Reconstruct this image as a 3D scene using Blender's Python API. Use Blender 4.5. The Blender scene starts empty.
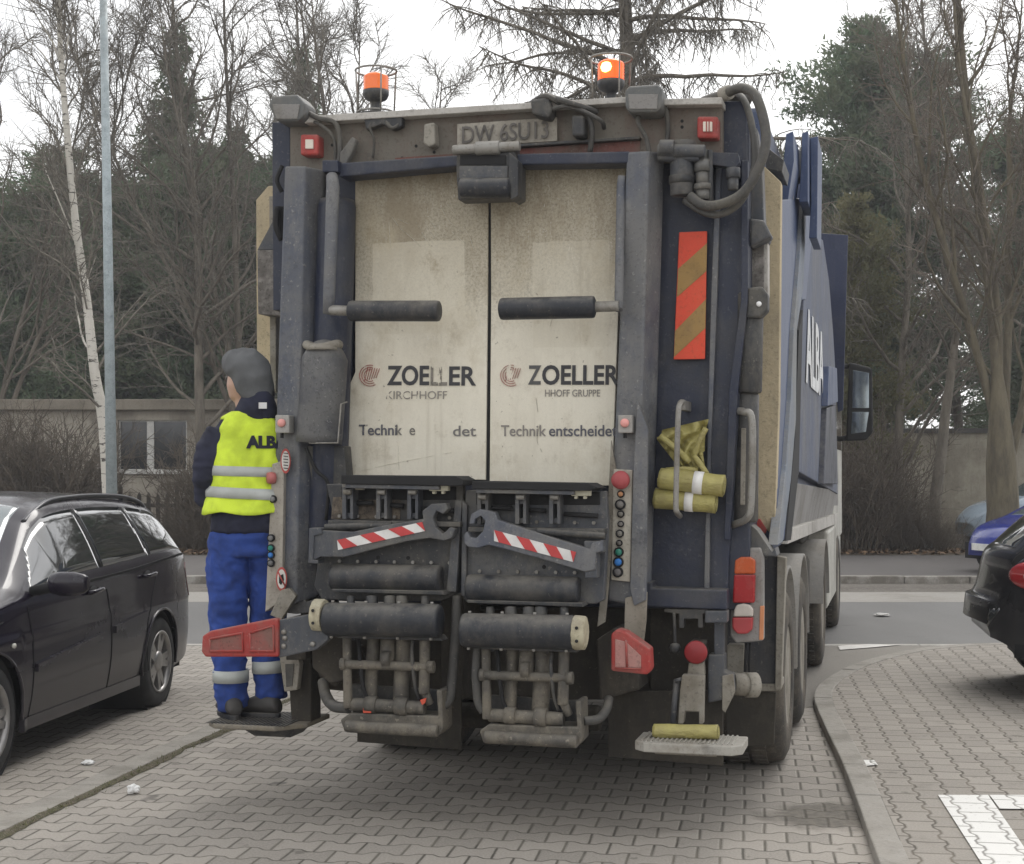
import bpy, bmesh, math, random
from mathutils import Vector, Matrix, noise
R_ = math.radians
random.seed(7)
scene = bpy.context.scene
C = scene.collection
# ------------------------------------------------------------------ camera
FPX, CX, HY, CAMH = 1480.0, 512.0, 472.0, 1.7
cam = bpy.data.cameras.new('camera'); camo = bpy.data.objects.new('camera', cam); C.objects.link(camo)
cam.sensor_width = 36; cam.lens = FPX*36/1024; cam.shift_y = (HY-432)/1024
cam.clip_end = 2000; cam.clip_start = 0.05
camo.location = (0, 0, CAMH); camo.rotation_euler = (R_(90), 0, 0)
scene.camera = camo
# ------------------------------------------------------------------ world + sun
w = bpy.data.worlds.new('World'); scene.world = w; w.use_nodes = True
nt = w.node_tree; nt.nodes.clear()
SUN_EL, SUN_ROT = 52, 25
sky = nt.nodes.new('ShaderNodeTexSky'); sky.sky_type = 'NISHITA'; sky.sun_disc = False
sky.sun_elevation = R_(SUN_EL); sky.sun_rotation = R_(SUN_ROT); sky.dust_density = 4
hs = nt.nodes.new('ShaderNodeHueSaturation'); hs.inputs['Saturation'].default_value = 0.2
nt.links.new(sky.outputs[0], hs.inputs['Color'])
b1 = nt.nodes.new('ShaderNodeBackground'); b1.inputs[1].default_value = 0.05
nt.links.new(hs.outputs[0], b1.inputs[0])
tc = nt.nodes.new('ShaderNodeTexCoord'); mp = nt.nodes.new('ShaderNodeMapping'); mp.inputs['Scale'].default_value = (1, 1, 3)
nz = nt.nodes.new('ShaderNodeTexNoise'); nz.inputs['Scale'].default_value = 2.2; nz.inputs['Detail'].default_value = 6
rp = nt.nodes.new('ShaderNodeValToRGB')
rp.color_ramp.elements[0].position = .3; rp.color_ramp.elements[0].color = (.78, .79, .81, 1)
rp.color_ramp.elements[1].position = .7; rp.color_ramp.elements[1].color = (1.0, .99, .965, 1)
nt.links.new(tc.outputs['Generated'], mp.inputs[0]); nt.links.new(mp.outputs[0], nz.inputs[0]); nt.links.new(nz.outputs[0], rp.inputs[0])
b2 = nt.nodes.new('ShaderNodeBackground'); b2.inputs[1].default_value = 0.86
nt.links.new(rp.outputs[0], b2.inputs[0])
ad = nt.nodes.new('ShaderNodeAddShader'); wo = nt.nodes.new('ShaderNodeOutputWorld')
nt.links.new(b1.outputs[0], ad.inputs[0]); nt.links.new(b2.outputs[0], ad.inputs[1]); nt.links.new(ad.outputs[0], wo.inputs[0])
sl = bpy.data.lights.new('sun', 'SUN'); sl.energy = 0.8; sl.angle = R_(24); sl.color = (1, .97, .92)
so = bpy.data.objects.new('sun', sl); C.objects.link(so)
az = R_(SUN_ROT)
sdir = Vector((math.sin(az)*math.cos(R_(SUN_EL)), math.cos(az)*math.cos(R_(SUN_EL)), math.sin(R_(SUN_EL))))
so.rotation_euler = (sdir).to_track_quat('Z', 'Y').to_euler(); so.location = (0, 0, 20)
scene.view_settings.view_transform = 'Standard'; scene.view_settings.look = 'None'
scene.view_settings.exposure = 0.42; scene.view_settings.gamma = 1
scene.cycles.max_bounces = 6; scene.cycles.diffuse_bounces = 3; scene.cycles.transparent_max_bounces = 12

# ------------------------------------------------------------------ node helper
class E:
    """tiny expression layer over Math nodes"""
    def __init__(s, nt, v): s.nt = nt; s.v = v
    def _m(s, op, *a, clamp=False):
        n = s.nt.nodes.new('ShaderNodeMath'); n.operation = op; n.use_clamp = clamp
        for i, x in enumerate((s,)+a):
            x = x.v if isinstance(x, E) else x
            if isinstance(x, (int, float)): n.inputs[i].default_value = x
            else: s.nt.links.new(x, n.inputs[i])
        return E(s.nt, n.outputs[0])
    def __add__(s, o): return s._m('ADD', o)
    def __sub__(s, o): return s._m('SUBTRACT', o)
    def __mul__(s, o): return s._m('MULTIPLY', o)
    def __truediv__(s, o): return s._m('DIVIDE', o)
    def cos(s): return s._m('COSINE')
    def floor(s): return s._m('FLOOR')
    def fract(s): return s._m('FRACT')
    def mn(s, o): return s._m('MINIMUM', o)
    def mx(s, o): return s._m('MAXIMUM', o)
    def clamp(s): return s._m('ADD', 0.0, clamp=True)
    def sm(s, a, b):
        n = s.nt.nodes.new('ShaderNodeMapRange'); n.interpolation_type = 'SMOOTHSTEP'
        s.nt.links.new(s.v, n.inputs[0]); n.inputs[1].default_value = a; n.inputs[2].default_value = b
        return E(s.nt, n.outputs[0])

def L(r, g, b):
    f = lambda c: (c/255/12.92) if c/255 <= .04045 else ((c/255+.055)/1.055)**2.4
    return (f(r), f(g), f(b), 1)
def mat_new(name):
    m = bpy.data.materials.new(name); m.use_nodes = True
    nt = m.node_tree; bs = nt.nodes['Principled BSDF']
    return m, nt, bs
def col(c): return tuple(c)[:3]+(1,)
def mix(nt, fac, a, b, mode='MIX'):
    n = nt.nodes.new('ShaderNodeMix'); n.data_type = 'RGBA'; n.blend_type = mode
    for i, x in ((0, fac), (6, a), (7, b)):
        x = x.v if isinstance(x, E) else x
        if isinstance(x, (int, float)): n.inputs[i].default_value = x
        elif isinstance(x, tuple): n.inputs[i].default_value = col(x)
        else: nt.links.new(x, n.inputs[i])
    return n.outputs[2]
def noise_e(nt, scale, detail=4, stretch=(1, 1, 1), coord='Object', rough=.55, loc=(0, 0, 0)):
    tc = nt.nodes.new('ShaderNodeTexCoord'); mp = nt.nodes.new('ShaderNodeMapping')
    mp.inputs['Scale'].default_value = stretch; mp.inputs['Location'].default_value = loc
    n = nt.nodes.new('ShaderNodeTexNoise'); n.inputs['Scale'].default_value = scale; n.inputs['Detail'].default_value = detail
    n.inputs['Roughness'].default_value = rough
    nt.links.new(tc.outputs[coord], mp.inputs[0]); nt.links.new(mp.outputs[0], n.inputs[0])
    return E(nt, n.outputs[0])
def bump(nt, bs, h, strength=.3, dist=.01):
    b = nt.nodes.new('ShaderNodeBump'); b.inputs['Strength'].default_value = strength; b.inputs['Distance'].default_value = dist
    nt.links.new(h.v if isinstance(h, E) else h, b.inputs['Height']); nt.links.new(b.outputs[0], bs.inputs['Normal'])
_mc = {}
def dirty(name, base, dirt=(.13, .12, .10), amt=.5, scale=2.5, rough=.6, metal=0, bmp=.15, streak=True, chips=0, chipcol=(.3, .29, .27), spec=.4, dust=.45):
    """painted or bare metal with grime in patches, runs and specks"""
    if name in _mc: return _mc[name]
    m, nt, bs = mat_new(name)
    n1 = noise_e(nt, scale, 7, rough=.65).sm(.62-.35*amt, .85-.3*amt)
    c = mix(nt, n1*min(1, .35+amt*.6), base, dirt)
    if streak:
        n2 = noise_e(nt, 14, 5, (1, 1, .07)).sm(.5, .75)
        c = mix(nt, n2*(.35*amt+.1), c, dirt)
    n5 = noise_e(nt, 7, 8, (1, 1, .5), rough=.8, loc=(6, 6, 1)).sm(.48, .64)
    c = mix(nt, n5*(.55*amt), c, tuple(x*1.25 for x in dirt[:3]))
    n6 = noise_e(nt, 4.3, 9, rough=.85, loc=(1, 8, 5)).sm(.53, .68)
    c = mix(nt, n6*(.75*amt+.1), c, tuple(x*.32 for x in base[:3]))
    n3 = noise_e(nt, 70, 3).sm(.56, .68)
    c = mix(nt, n3*(.6*amt), c, tuple(x*.4 for x in dirt[:3]))
    n7 = noise_e(nt, 48, 2, loc=(3, 3, 3)).sm(.66, .70)
    c = mix(nt, n7*(.5*amt), c, tuple(min(.6, x*2.0) for x in dirt[:3]))
    if chips:
        n4 = noise_e(nt, 22, 6, rough=.7, loc=(3, 1, 7)).sm(.66, .69)
        c = mix(nt, n4*chips, c, chipcol)
    if dust:
        gm = nt.nodes.new('ShaderNodeNewGeometry'); sg = nt.nodes.new('ShaderNodeSeparateXYZ'); nt.links.new(gm.outputs['Normal'], sg.inputs[0])
        up = E(nt, sg.outputs[2]).sm(.15, .95)*noise_e(nt, 11, 6, rough=.7).sm(.3, .6)
        c = mix(nt, up*dust, c, (.27, .25, .215))
    nt.links.new(c, bs.inputs['Base Color'])
    r = n1*.25+rough
    nt.links.new(r.clamp().v, bs.inputs['Roughness'])
    bs.inputs['Metallic'].default_value = metal; bs.inputs['Specular IOR Level'].default_value = spec
    if bmp: bump(nt, bs, noise_e(nt, 35, 5)+noise_e(nt, 4, 3)*2.5, min(1, bmp*2), .007)
    _mc[name] = m
    return m
def plain(name, c, rough=.5, metal=0, emit=None, es=1, trans=0, var=0.12, coat=0, spec=.5):
    if name in _mc: return _mc[name]
    m, nt, bs = mat_new(name)
    n = noise_e(nt, 9, 5).sm(.3, .7)
    cc = mix(nt, n, tuple(x*(1-var) for x in c[:3]), tuple(min(1, x*(1+var)) for x in c[:3]))
    nt.links.new(cc, bs.inputs['Base Color'])
    bs.inputs['Roughness'].default_value = rough; bs.inputs['Metallic'].default_value = metal
    bs.inputs['Transmission Weight'].default_value = trans; bs.inputs['Coat Weight'].default_value = coat
    bs.inputs['Specular IOR Level'].default_value = spec
    if emit:
        bs.inputs['Emission Color'].default_value = col(emit); bs.inputs['Emission Strength'].default_value = es
    _mc[name] = m
    return m

# ------------------------------------------------------------------ mesh helper
class MB:
    def __init__(s): s.v = []; s.f = []; s.s = []
    def add(s, vs, fs, smooth=False):
        o = len(s.v); s.v += [tuple(p) for p in vs]
        for f in fs: s.f.append(tuple(i+o for i in f)); s.s.append(smooth)
        return s
    def box(s, x0, y0, z0, x1, y1, z1, M=None):
        vs = [Vector(p) for p in ((x0,y0,z0),(x1,y0,z0),(x1,y1,z0),(x0,y1,z0),(x0,y0,z1),(x1,y0,z1),(x1,y1,z1),(x0,y1,z1))]
        if M: vs = [M @ p for p in vs]
        return s.add(vs, [(0,3,2,1),(4,5,6,7),(0,1,5,4),(1,2,6,5),(2,3,7,6),(3,0,4,7)])
    def prism(s, A, B, smooth=False):
        """A, B: matching rings"""
        n = len(A)
        return s.add(list(A)+list(B), [tuple(range(n)), tuple(range(2*n-1, n-1, -1))]+[(i, n+i, n+(i+1) % n, (i+1) % n) for i in range(n)], smooth)
    def rings(s, rs, smooth=True, cap=True):
        n = len(rs[0]); vs = [p for r in rs for p in r]; fs = []
        for k in range(len(rs)-1):
            for i in range(n):
                fs.append((k*n+i, k*n+(i+1) % n, (k+1)*n+(i+1) % n, (k+1)*n+i))
        o = len(s.v); s.add(vs, fs, smooth)
        if cap:
            s.f.append(tuple(o+i for i in range(n-1, -1, -1))); s.s.append(False)
            s.f.append(tuple(o+(len(rs)-1)*n+i for i in range(n))); s.s.append(False)
        return s
    def tube(s, pts, r, n=10, cap=True, flat=None):
        pts = [Vector(p) for p in pts]; m = len(pts)
        rr = r if isinstance(r, (list, tuple)) else [r]*m
        rs = []; prev = None
        for i, p in enumerate(pts):
            t = (pts[min(i+1, m-1)]-pts[max(i-1, 0)]).normalized()
            if prev is None:
                a = Vector((0, 0, 1)) if abs(t.z) < .9 else Vector((1, 0, 0))
                u = t.cross(a).normalized()
            else:
                u = (prev - t*prev.dot(t)).normalized()
            prev = u; v = t.cross(u)
            rs.append([p+(u*math.cos(2*math.pi*k/n)+v*math.sin(2*math.pi*k/n)*(flat or 1))*rr[i] for k in range(n)])
        return s.rings(rs, True, cap)
    def lathe(s, prof, M=None, n=28, smooth=True):
        """prof: (r, z) about local z"""
        rs = [[Vector((max(r, 1e-4)*math.cos(2*math.pi*k/n), max(r, 1e-4)*math.sin(2*math.pi*k/n), z)) for k in range(n)] for r, z in prof]
        if M: rs = [[M @ p for p in r] for r in rs]
        return s.rings(rs, smooth, True)
    def lathe_open(s, prof, M=None, n=28):
        rs = [[Vector((max(r, 1e-4)*math.cos(2*math.pi*k/n), max(r, 1e-4)*math.sin(2*math.pi*k/n), z)) for k in range(n)] for r, z in prof]
        if M: rs = [[M @ p for p in r] for r in rs]
        return s.rings(rs, True, False)
    def build(s, name, m, parent=None, bevel=0, label=None, fix=True):
        me = bpy.data.meshes.new(name); me.from_pydata([tuple(v) for v in s.v], [], s.f)
        me.polygons.foreach_set('use_smooth', s.s)
        if fix:
            bm = bmesh.new(); bm.from_mesh(me); bmesh.ops.recalc_face_normals(bm, faces=bm.faces); bm.to_mesh(me); bm.free()
        if m: me.materials.append(m)
        o = bpy.data.objects.new(name, me); C.objects.link(o)
        if parent: o.parent = parent
        if bevel:
            b = o.modifiers.new('bevel', 'BEVEL'); b.width = bevel; b.segments = 2; b.limit_method = 'ANGLE'; b.angle_limit = R_(35)
        if label: o['label'] = label
        return o
def tag(o, label=None, cat=None, group=None, kind=None):
    if label: o['label'] = label
    if cat: o['category'] = cat
    if group: o['group'] = group
    if kind: o['kind'] = kind
    return o
def empty(name, loc=(0, 0, 0), rz=0, **k):
    o = bpy.data.objects.new(name, None); C.objects.link(o); o.location = loc; o.rotation_euler = (0, 0, rz); o.empty_display_size = .2
    return tag(o, **k)
def copy_tree(o, parent=None, loc=None, rz=None, sc=None, **k):
    c = o.copy(); C.objects.link(c)
    if parent: c.parent = parent
    if loc is not None: c.location = loc
    if rz is not None: c.rotation_euler = (0, 0, rz)
    if sc is not None: c.scale = (sc, sc, sc)
    for ch in list(o.children): copy_tree(ch, c)
    return tag(c, **k)
def bez(pts, n=8):
    """Catmull-Rom through pts"""
    P = [Vector(p) for p in pts]; P = [P[0]*2-P[1]]+P+[P[-1]*2-P[-2]]; out = []
    for i in range(1, len(P)-2):
        for k in range(n):
            t = k/n; a, b, c, d = P[i-1], P[i], P[i+1], P[i+2]
            out.append(.5*((2*b)+(c-a)*t+(2*a-5*b+4*c-d)*t*t+(3*b-a-3*c+d)*t**3))
    out.append(P[-2]); return out
def text_obj(name, txt, size, m, parent, M, bold=0, ext=.002, space=1, xs=1):
    cu = bpy.data.curves.new(name, 'FONT'); cu.body = txt; cu.size = size; cu.offset = bold; cu.extrude = ext
    cu.space_character = space; cu.resolution_u = 4
    t = bpy.data.objects.new(name, cu); C.objects.link(t)
    bpy.context.view_layer.update()
    me = bpy.data.meshes.new_from_object(t.evaluated_get(bpy.context.evaluated_depsgraph_get()))
    C.objects.unlink(t); bpy.data.objects.remove(t)
    me.transform(M @ Matrix.Diagonal((xs, 1, 1, 1))); me.materials.clear(); me.materials.append(m)
    o = bpy.data.objects.new(name, me); C.objects.link(o)
    if parent: o.parent = parent
    return o
def G(px, py):
    """ground point seen at a photo pixel"""
    Y = FPX*CAMH/(py-HY); return ((px-CX)/FPX*Y, Y)
# ================================================================== setting
def paver_mat(name, ang, LL, h, c1, c2, joint, a=.013, paint=None, wear=0.0, hole_and_shade=False):
    m, nt, bs = mat_new(name)
    tc = nt.nodes.new('ShaderNodeTexCoord'); sx = nt.nodes.new('ShaderNodeSeparateXYZ'); nt.links.new(tc.outputs['Object'], sx.inputs[0])
    X = E(nt, sx.outputs[0]); Y = E(nt, sx.outputs[1])
    wob = noise_e(nt, 1.3, 2)*.03
    ca, sa = math.cos(ang), math.sin(ang)
    x = X*ca+Y*sa+wob; y = Y*ca-X*sa+wob
    T = (x*(2*math.pi/LL)).cos()*1.8
    T = T.mn(1.0).mx(-1.0)
    yp = y+((y*(math.pi/h)).cos()*T)*a
    row = (yp/h).floor(); fy = (yp/h).fract()*h
    odd = (row*.5).fract()*2.0
    xp = x/LL+odd*.5
    fx = xp.fract()*LL; bi = xp.floor()
    def neg(e, k): return (e*-1.0)+k
    d = fx.mn(neg(fx, LL)).mn(fy).mn(neg(fy, h))
    nzj = noise_e(nt, 40, 3)*.006
    body = (d+nzj-.003).sm(.002, .009)
    cmb = nt.nodes.new('ShaderNodeCombineXYZ'); nt.links.new(row.v, cmb.inputs[0]); nt.links.new(bi.v, cmb.inputs[1])
    wn = nt.nodes.new('ShaderNodeTexWhiteNoise'); wn.noise_dimensions = '2D'; nt.links.new(cmb.outputs[0], wn.inputs[0])
    rnd = E(nt, wn.outputs[0])
    big = noise_e(nt, .55, 5, rough=.6).sm(.3, .72)
    fine = noise_e(nt, 90, 4).sm(.25, .8)
    c = mix(nt, rnd, c1, c2)
    c = mix(nt, big*.4, c, tuple(v*.68 for v in c1[:3]))
    c = mix(nt, fine*.5, c, tuple(v*1.35 for v in c1[:3]))
    st = noise_e(nt, 1.7, 6, rough=.7, loc=(5, 2, 0)).sm(.56, .75)
    c = mix(nt, st*.45, c, (.09, .08, .065))
    sp = noise_e(nt, 7, 4, loc=(9, 2, 0)).sm(.66, .72)
    c = mix(nt, sp*.5, c, (.07, .063, .05))
    # block tops darken on lost pieces near (hole)
    jn = noise_e(nt, 3, 3).sm(.35, .65)
    jc = mix(nt, jn, joint, tuple(v*1.9 for v in joint[:3]))
    if paint:
        pw = noise_e(nt, 30, 5, rough=.7).sm(.26, .42)
        c = mix(nt, pw*.92, c, paint)
        jc = mix(nt, .3, jc, paint)
    c = mix(nt, body, jc, c)
    if hole_and_shade:
        hx_, hy_ = G(826, 816)
        dx = (X-hx_)/.36; dy = (Y-hy_)/.33
        rr = (dx*dx+dy*dy)._m('SQRT')+noise_e(nt, 3.5, 6, rough=.7)*1.3-.65
        hm = rr.sm(1.05, .55)
        c = mix(nt, hm*.8, c, mix(nt, noise_e(nt, 25, 6).sm(.35, .65), (.06, .052, .042), (.13, .115, .09)))
        hx_, hy_ = G(660, 790); dx = (X-hx_)/1.5; dy = (Y-hy_)/.9
        rr = (dx*dx+dy*dy)._m('SQRT')+noise_e(nt, 1.5, 6, rough=.7)*1.4-.7
        c = mix(nt, rr.sm(1.3, .2)*.35, c, (.10, .09, .078))  # shade at the truck's tail, painted into the paver colour
        oil = noise_e(nt, 2.6, 3, loc=(1, 4, 0)).sm(.70, .74)
        c = mix(nt, oil*.6, c, (.05, .046, .04))
    nt.links.new(c, bs.inputs['Base Color']); bs.inputs['Roughness'].default_value = .85
    h_ = d.sm(0, .014)+fine*.12+rnd*.4
    bump(nt, bs, h_, .55, .012)
    return m
LOT = R_(-9.0)     # lot axis leans to the right going away
ca_, sa_ = (.62, .57, .50), (.5, .47, .42)
m_pav = paver_mat('interlocking pavers', -R_(9), .2, .165, (.345, .315, .278), (.225, .207, .182), (.085, .077, .063), a=.018, hole_and_shade=True)
m_pav2 = paver_mat('interlocking pavers of the right lot', -R_(8.6)+R_(90), .2, .15, (.30, .274, .240), (.225, .205, .178), (.095, .083, .066), a=.010)
m_pavw = paver_mat('white painted pavers', -R_(8.6)+R_(90), .2, .15, (.33, .305, .265), (.26, .243, .215), (.09, .08, .065), a=.010, paint=(.74, .73, .70))

def sheet(name, pts, z, m, sub=0, kind='structure', parent=None):
    b = MB(); b.add([(x, y, z) for x, y in pts], [tuple(range(len(pts)))])
    o = b.build(name, m, parent, fix=False)
    if o.data.polygons[0].normal.z < 0: o.data.flip_normals()
    if kind: o['kind'] = kind
    return o
def soil_mat(name, a, b_, c_, sc=1.2):
    m, nt, bs = mat_new(name)
    c = mix(nt, noise_e(nt, sc, 8, rough=.7).sm(.35, .65), a, b_)
    c = mix(nt, noise_e(nt, sc*9, 6, rough=.75).sm(.5, .62), c, c_)
    nt.links.new(c, bs.inputs['Base Color']); bs.inputs['Roughness'].default_value = .95
    bump(nt, bs, noise_e(nt, 18, 8, rough=.7), .8, .04); return m
m_soil = soil_mat('soil with dead leaves', (.10, .082, .058), (.06, .055, .035), (.19, .14, .09))
def asphalt_mat(name, base, var, crack=True):
    m, nt, bs = mat_new(name)
    c = mix(nt, noise_e(nt, .5, 6, (1, .25, 1)).sm(.3, .7), base, tuple(v*(1+var) for v in base))
    c = mix(nt, noise_e(nt, 140, 3).sm(.45, .7)*.6, c, tuple(v*1.6 for v in base))
    c = mix(nt, noise_e(nt, 3.5, 8, (.4, 1, 1), rough=.8, loc=(4, 4, 0)).sm(.6, .66)*.5, c, tuple(v*.55 for v in base))
    nt.links.new(c, bs.inputs['Base Color']); bs.inputs['Roughness'].default_value = .88
    bump(nt, bs, noise_e(nt, 120, 3), .4, .006); return m
m_asph = asphalt_mat('road asphalt', (.135, .132, .128), .35)
m_asph2 = asphalt_mat('sidewalk asphalt', (.085, .078, .074), .4)
m_conc = dirty('kerb concrete', (.33, .31, .28), (.15, .14, .12), .5, 3, .85, bmp=.4, streak=False)
m_concp = dirty('pale worn kerb concrete', (.50, .48, .45), (.2, .18, .15), .45, 2, .85, bmp=.4, streak=False)
m_pale = dirty('pale concrete lane', (.34, .325, .30), (.2, .185, .165), .5, .8, .85, bmp=.3, streak=False)

sheet('ground', [(-300, -60), (300, -60), (300, 600), (-300, 600)], -.03, m_soil)
ks = (.18, 1.0)      # left kerb direction (dx per dy)
def kl(y, off=0): return (-2.40+.18*(y-6.93)+off, y)
RY0 = 14.55
sheet('parking_lot', [kl(-8), (9, -8), (9, RY0), kl(RY0)], 0.0, m_pav)
# left parking bays, pavers run to the kerb strip
sheet('parking_bays', [(-16, -8), kl(-8, -.17), kl(RY0, -.17), (-16, RY0)], 0.003, m_pav)
# flush kerb strip of single stones
b = MB(); y = -6.0
rk = random.Random(3)
while y < RY0-.05:
    L_ = 1.0; y2 = min(y+L_-.006, RY0); z = .010+rk.random()*.006
    A = [(*kl(y, -.168), -.1), (*kl(y, -.012), -.1), (*kl(y2, -.012), -.1), (*kl(y2, -.168), -.1)]
    b.prism(A, [(p[0], p[1], z+rk.uniform(-.002, .002)) for p in A]); y += L_
tag(b.build('kerb_strip', m_conc, bevel=.006), kind='structure')
# moss and dirt in the gutter
m_moss = soil_mat('moss and grit', (.12, .10, .07), (.085, .085, .045), (.20, .17, .125), 9)
b = MB(); n = 140; top = []
for i in range(n+1):
    yy = 4+i*(RY0-4.1)/n; wv = .06+.05*noise.noise(Vector((yy*1.7, 0, 0)))+.03*noise.noise(Vector((yy*7, 3, 0)))
    top += [(*kl(yy, -.014), .006), (*kl(yy, -.014+wv*.5), .02+.012*noise.noise(Vector((yy*9, 1, 1)))), (*kl(yy, -.014+wv), .003)]
b.add(top, [(3*i+k, 3*i+k+1, 3*i+k+4, 3*i+k+3) for i in range(n) for k in (0, 1)], True)
tag(b.build('gutter_moss', m_moss, fix=False), kind='stuff')
b = MB(); rk = random.Random(5)
for i in range(1200):
    yy = rk.uniform(5, 12); o_ = rk.gauss(.035, .022); p = Vector((*kl(yy, o_), .012)); a = rk.random()*6.28
    t = Vector((math.cos(a), math.sin(a), rk.uniform(.1, 1.4))).normalized()*rk.uniform(.008, .028); s_ = t.cross(Vector((0, 0, 1))).normalized()*.003
    b.add([p-s_, p+s_, p+t], [(0, 1, 2)])
tag(b.build('gutter_grass', plain('dry moss grass', (.10, .10, .04), .9, var=.5), fix=False), kind='stuff')

# right kerb with its curve, and the right lot raised behind it
KR = [G(*p) for p in ((875, 864), (855, 806), (840, 768), (826, 738), (817, 716), (814, 703), (819, 692), (833, 681), (859, 669), (895, 659), (940, 652), (1040, 648), (1500, 646))]
d0 = (Vector(KR[0])-Vector(KR[2])).normalized()
KR = [tuple(Vector(KR[0])+d0*t_) for t_ in (10, 7.5, 5, 2.5, 1.2, .5)]+KR
KRs = [(p.x, p.y) for p in bez([(x, y, 0) for x, y in KR], 5)]
def offs(pl, d):
    out = []
    for i, p in enumerate(pl):
        a = Vector(pl[max(i-1, 0)]); c_ = Vector(pl[min(i+1, len(pl)-1)]); t = (c_-a).normalized()
        out.append((p[0]+t.y*d, p[1]-t.x*d))
    return out
K2 = offs(KRs, .13)
KH = .06
sheet('right_parking_lot', K2+[(60, K2[-1][1]), (60, -8), (K2[0][0], -8)], KH-.006, m_pav2)
b = MB()
# walk the kerb in ~1 m stones (short ones in the curve)
acc = 0; start = 0
def stone(i, j):
    A0 = KRs[i:j+1]; A1 = K2[i:j+1]
    z = KH+rk.uniform(-.004, .004)
    ring = A0+A1[::-1]
    cx = sum(p[0] for p in ring)/len(ring); cy = sum(p[1] for p in ring)/len(ring)
    ring = [(cx+(p[0]-cx)*.995, cy+(p[1]-cy)*.995) for p in ring]
    b.prism([(x, y, -.1) for x, y in ring], [(x, y, z) for x, y in ring])
dense = []
for i in range(len(KRs)-1):
    dense.append(i)
KD = []; 
for i in range(len(KRs)-1):
    p, q = Vector(KRs[i]), Vector(KRs[i+1]); m_ = max(1, int((q-p).length/.12))
    for k in range(m_): KD.append(tuple(p.lerp(q, k/m_)))
KRs = KD; K2 = offs(KRs, .13); start = 0; acc = 0
for i in range(1, len(KRs)):
    acc += (Vector(KRs[i])-Vector(KRs[i-1])).length
    if acc > .75: stone(start, i); start = i; acc = 0
tag(b.build('kerb', m_conc, bevel=.008), kind='structure')
ap = [p for p in KRs if p[1] > 10.6]
sheet('driveway_apron', [(p[0]-.01 if p[1] < 11.5 else p[0], p[1]+(.0 if p[1] < 11.5 else .01)) for p in ap if p[0] < 8]+[(8, RY0-.11), (ap[0][0]-4.5, RY0-.11), (ap[0][0]-3.2, 12.2)], .004, asphalt_mat('dusty apron', (.185, .172, .152), .3))
# white bay marking on the right lot (L shape)
def QR(px, py, z=KH):
    Y = FPX*(CAMH-z)/(py-HY); return ((px-CX)/FPX*Y, Y)
sheet('white_bay_line', [QR(938, 795), QR(988, 795), QR(1040, 870), QR(1090, 930), QR(1050, 930), QR(982, 864)], KH+.001, m_pavw)
sheet('white_cross_line', [QR(989.5, 795), QR(1300, 795.5), QR(1300, 809), QR(1000, 809)], KH+.001, m_pavw)
sheet('white_paint_patch', [QR(860, 760), QR(874, 760), QR(878, 765), QR(864, 766)], KH+.001, m_pavw)
# broken-out patch of blocks beside the kerb
# road and far side
sheet('road', [(-120, RY0), (120, RY0), (120, 19.4), (-120, 19.4)], -.004, m_asph)
sheet('pale_road_lane', [(-120, 19.4), (120, 19.4), (120, 21.0), (-120, 21.0)], -.003, m_pale)
sheet('gutter_dirt', [(-120, 21.0), (120, 21.0), (120, 22.6), (-120, 22.6)], -.004, soil_mat('gutter dust', (.17, .155, .135), (.12, .105, .09), (.22, .2, .17), 2))
b = MB(); x = -40
while x < 40:
    b.box(x, 22.6, -.1, x+.985, 22.8, .11+rk.uniform(-.006, .006)); x += 1.0
tag(b.build('far_kerb', dirty('dirty far kerb', (.40, .38, .35), (.14, .125, .105), .85, 2.5, .9, bmp=.4), bevel=.01), kind='structure')
sheet('sidewalk', [(-120, 22.8), (120, 22.8), (120, 28.6), (-120, 28.6)], .09, m_asph2)
sheet('garden_ground', [(-300, 28.6), (300, 28.6), (300, 500), (-300, 500)], .095, m_soil)
# near edge of the road: white painted wedge on the right, edging stones
sheet('road_edge_paint', [G(838, 647), G(840, 651), G(872, 648.5), G(900, 646), G(870, 645.2)], .012, plain('worn road paint', (.62, .6, .57), .8))
b = MB(); x = -14
while x < 9:
    b.box(x, RY0-.1, -.1, x+.985, RY0+.02, .008+rk.uniform(-.002, .003)); x += 1.0
tag(b.build('lot_edge_stones', m_concp, bevel=.006), kind='structure')
# fallen leaves on the garden strip
b = MB()
for i in range(9000):
    x = rk.uniform(-14, 16); y = 28.7+abs(rk.gauss(0, 1.6)); s_ = rk.uniform(.03, .07); a = rk.random()*6.28; z = .10+rk.random()*.05
    u = Vector((math.cos(a), math.sin(a), rk.uniform(-.5, .5)))*s_; v = Vector((-math.sin(a), math.cos(a), rk.uniform(-.5, .5)))*s_*.7; p = Vector((x, y, z))
    b.add([p-u, p-v, p+u, p+v], [(0, 1, 2, 3)])
tag(b.build('fallen_leaves', plain('dead leaf brown', (.17, .11, .065), .9, var=.5), fix=False), kind='stuff')
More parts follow.
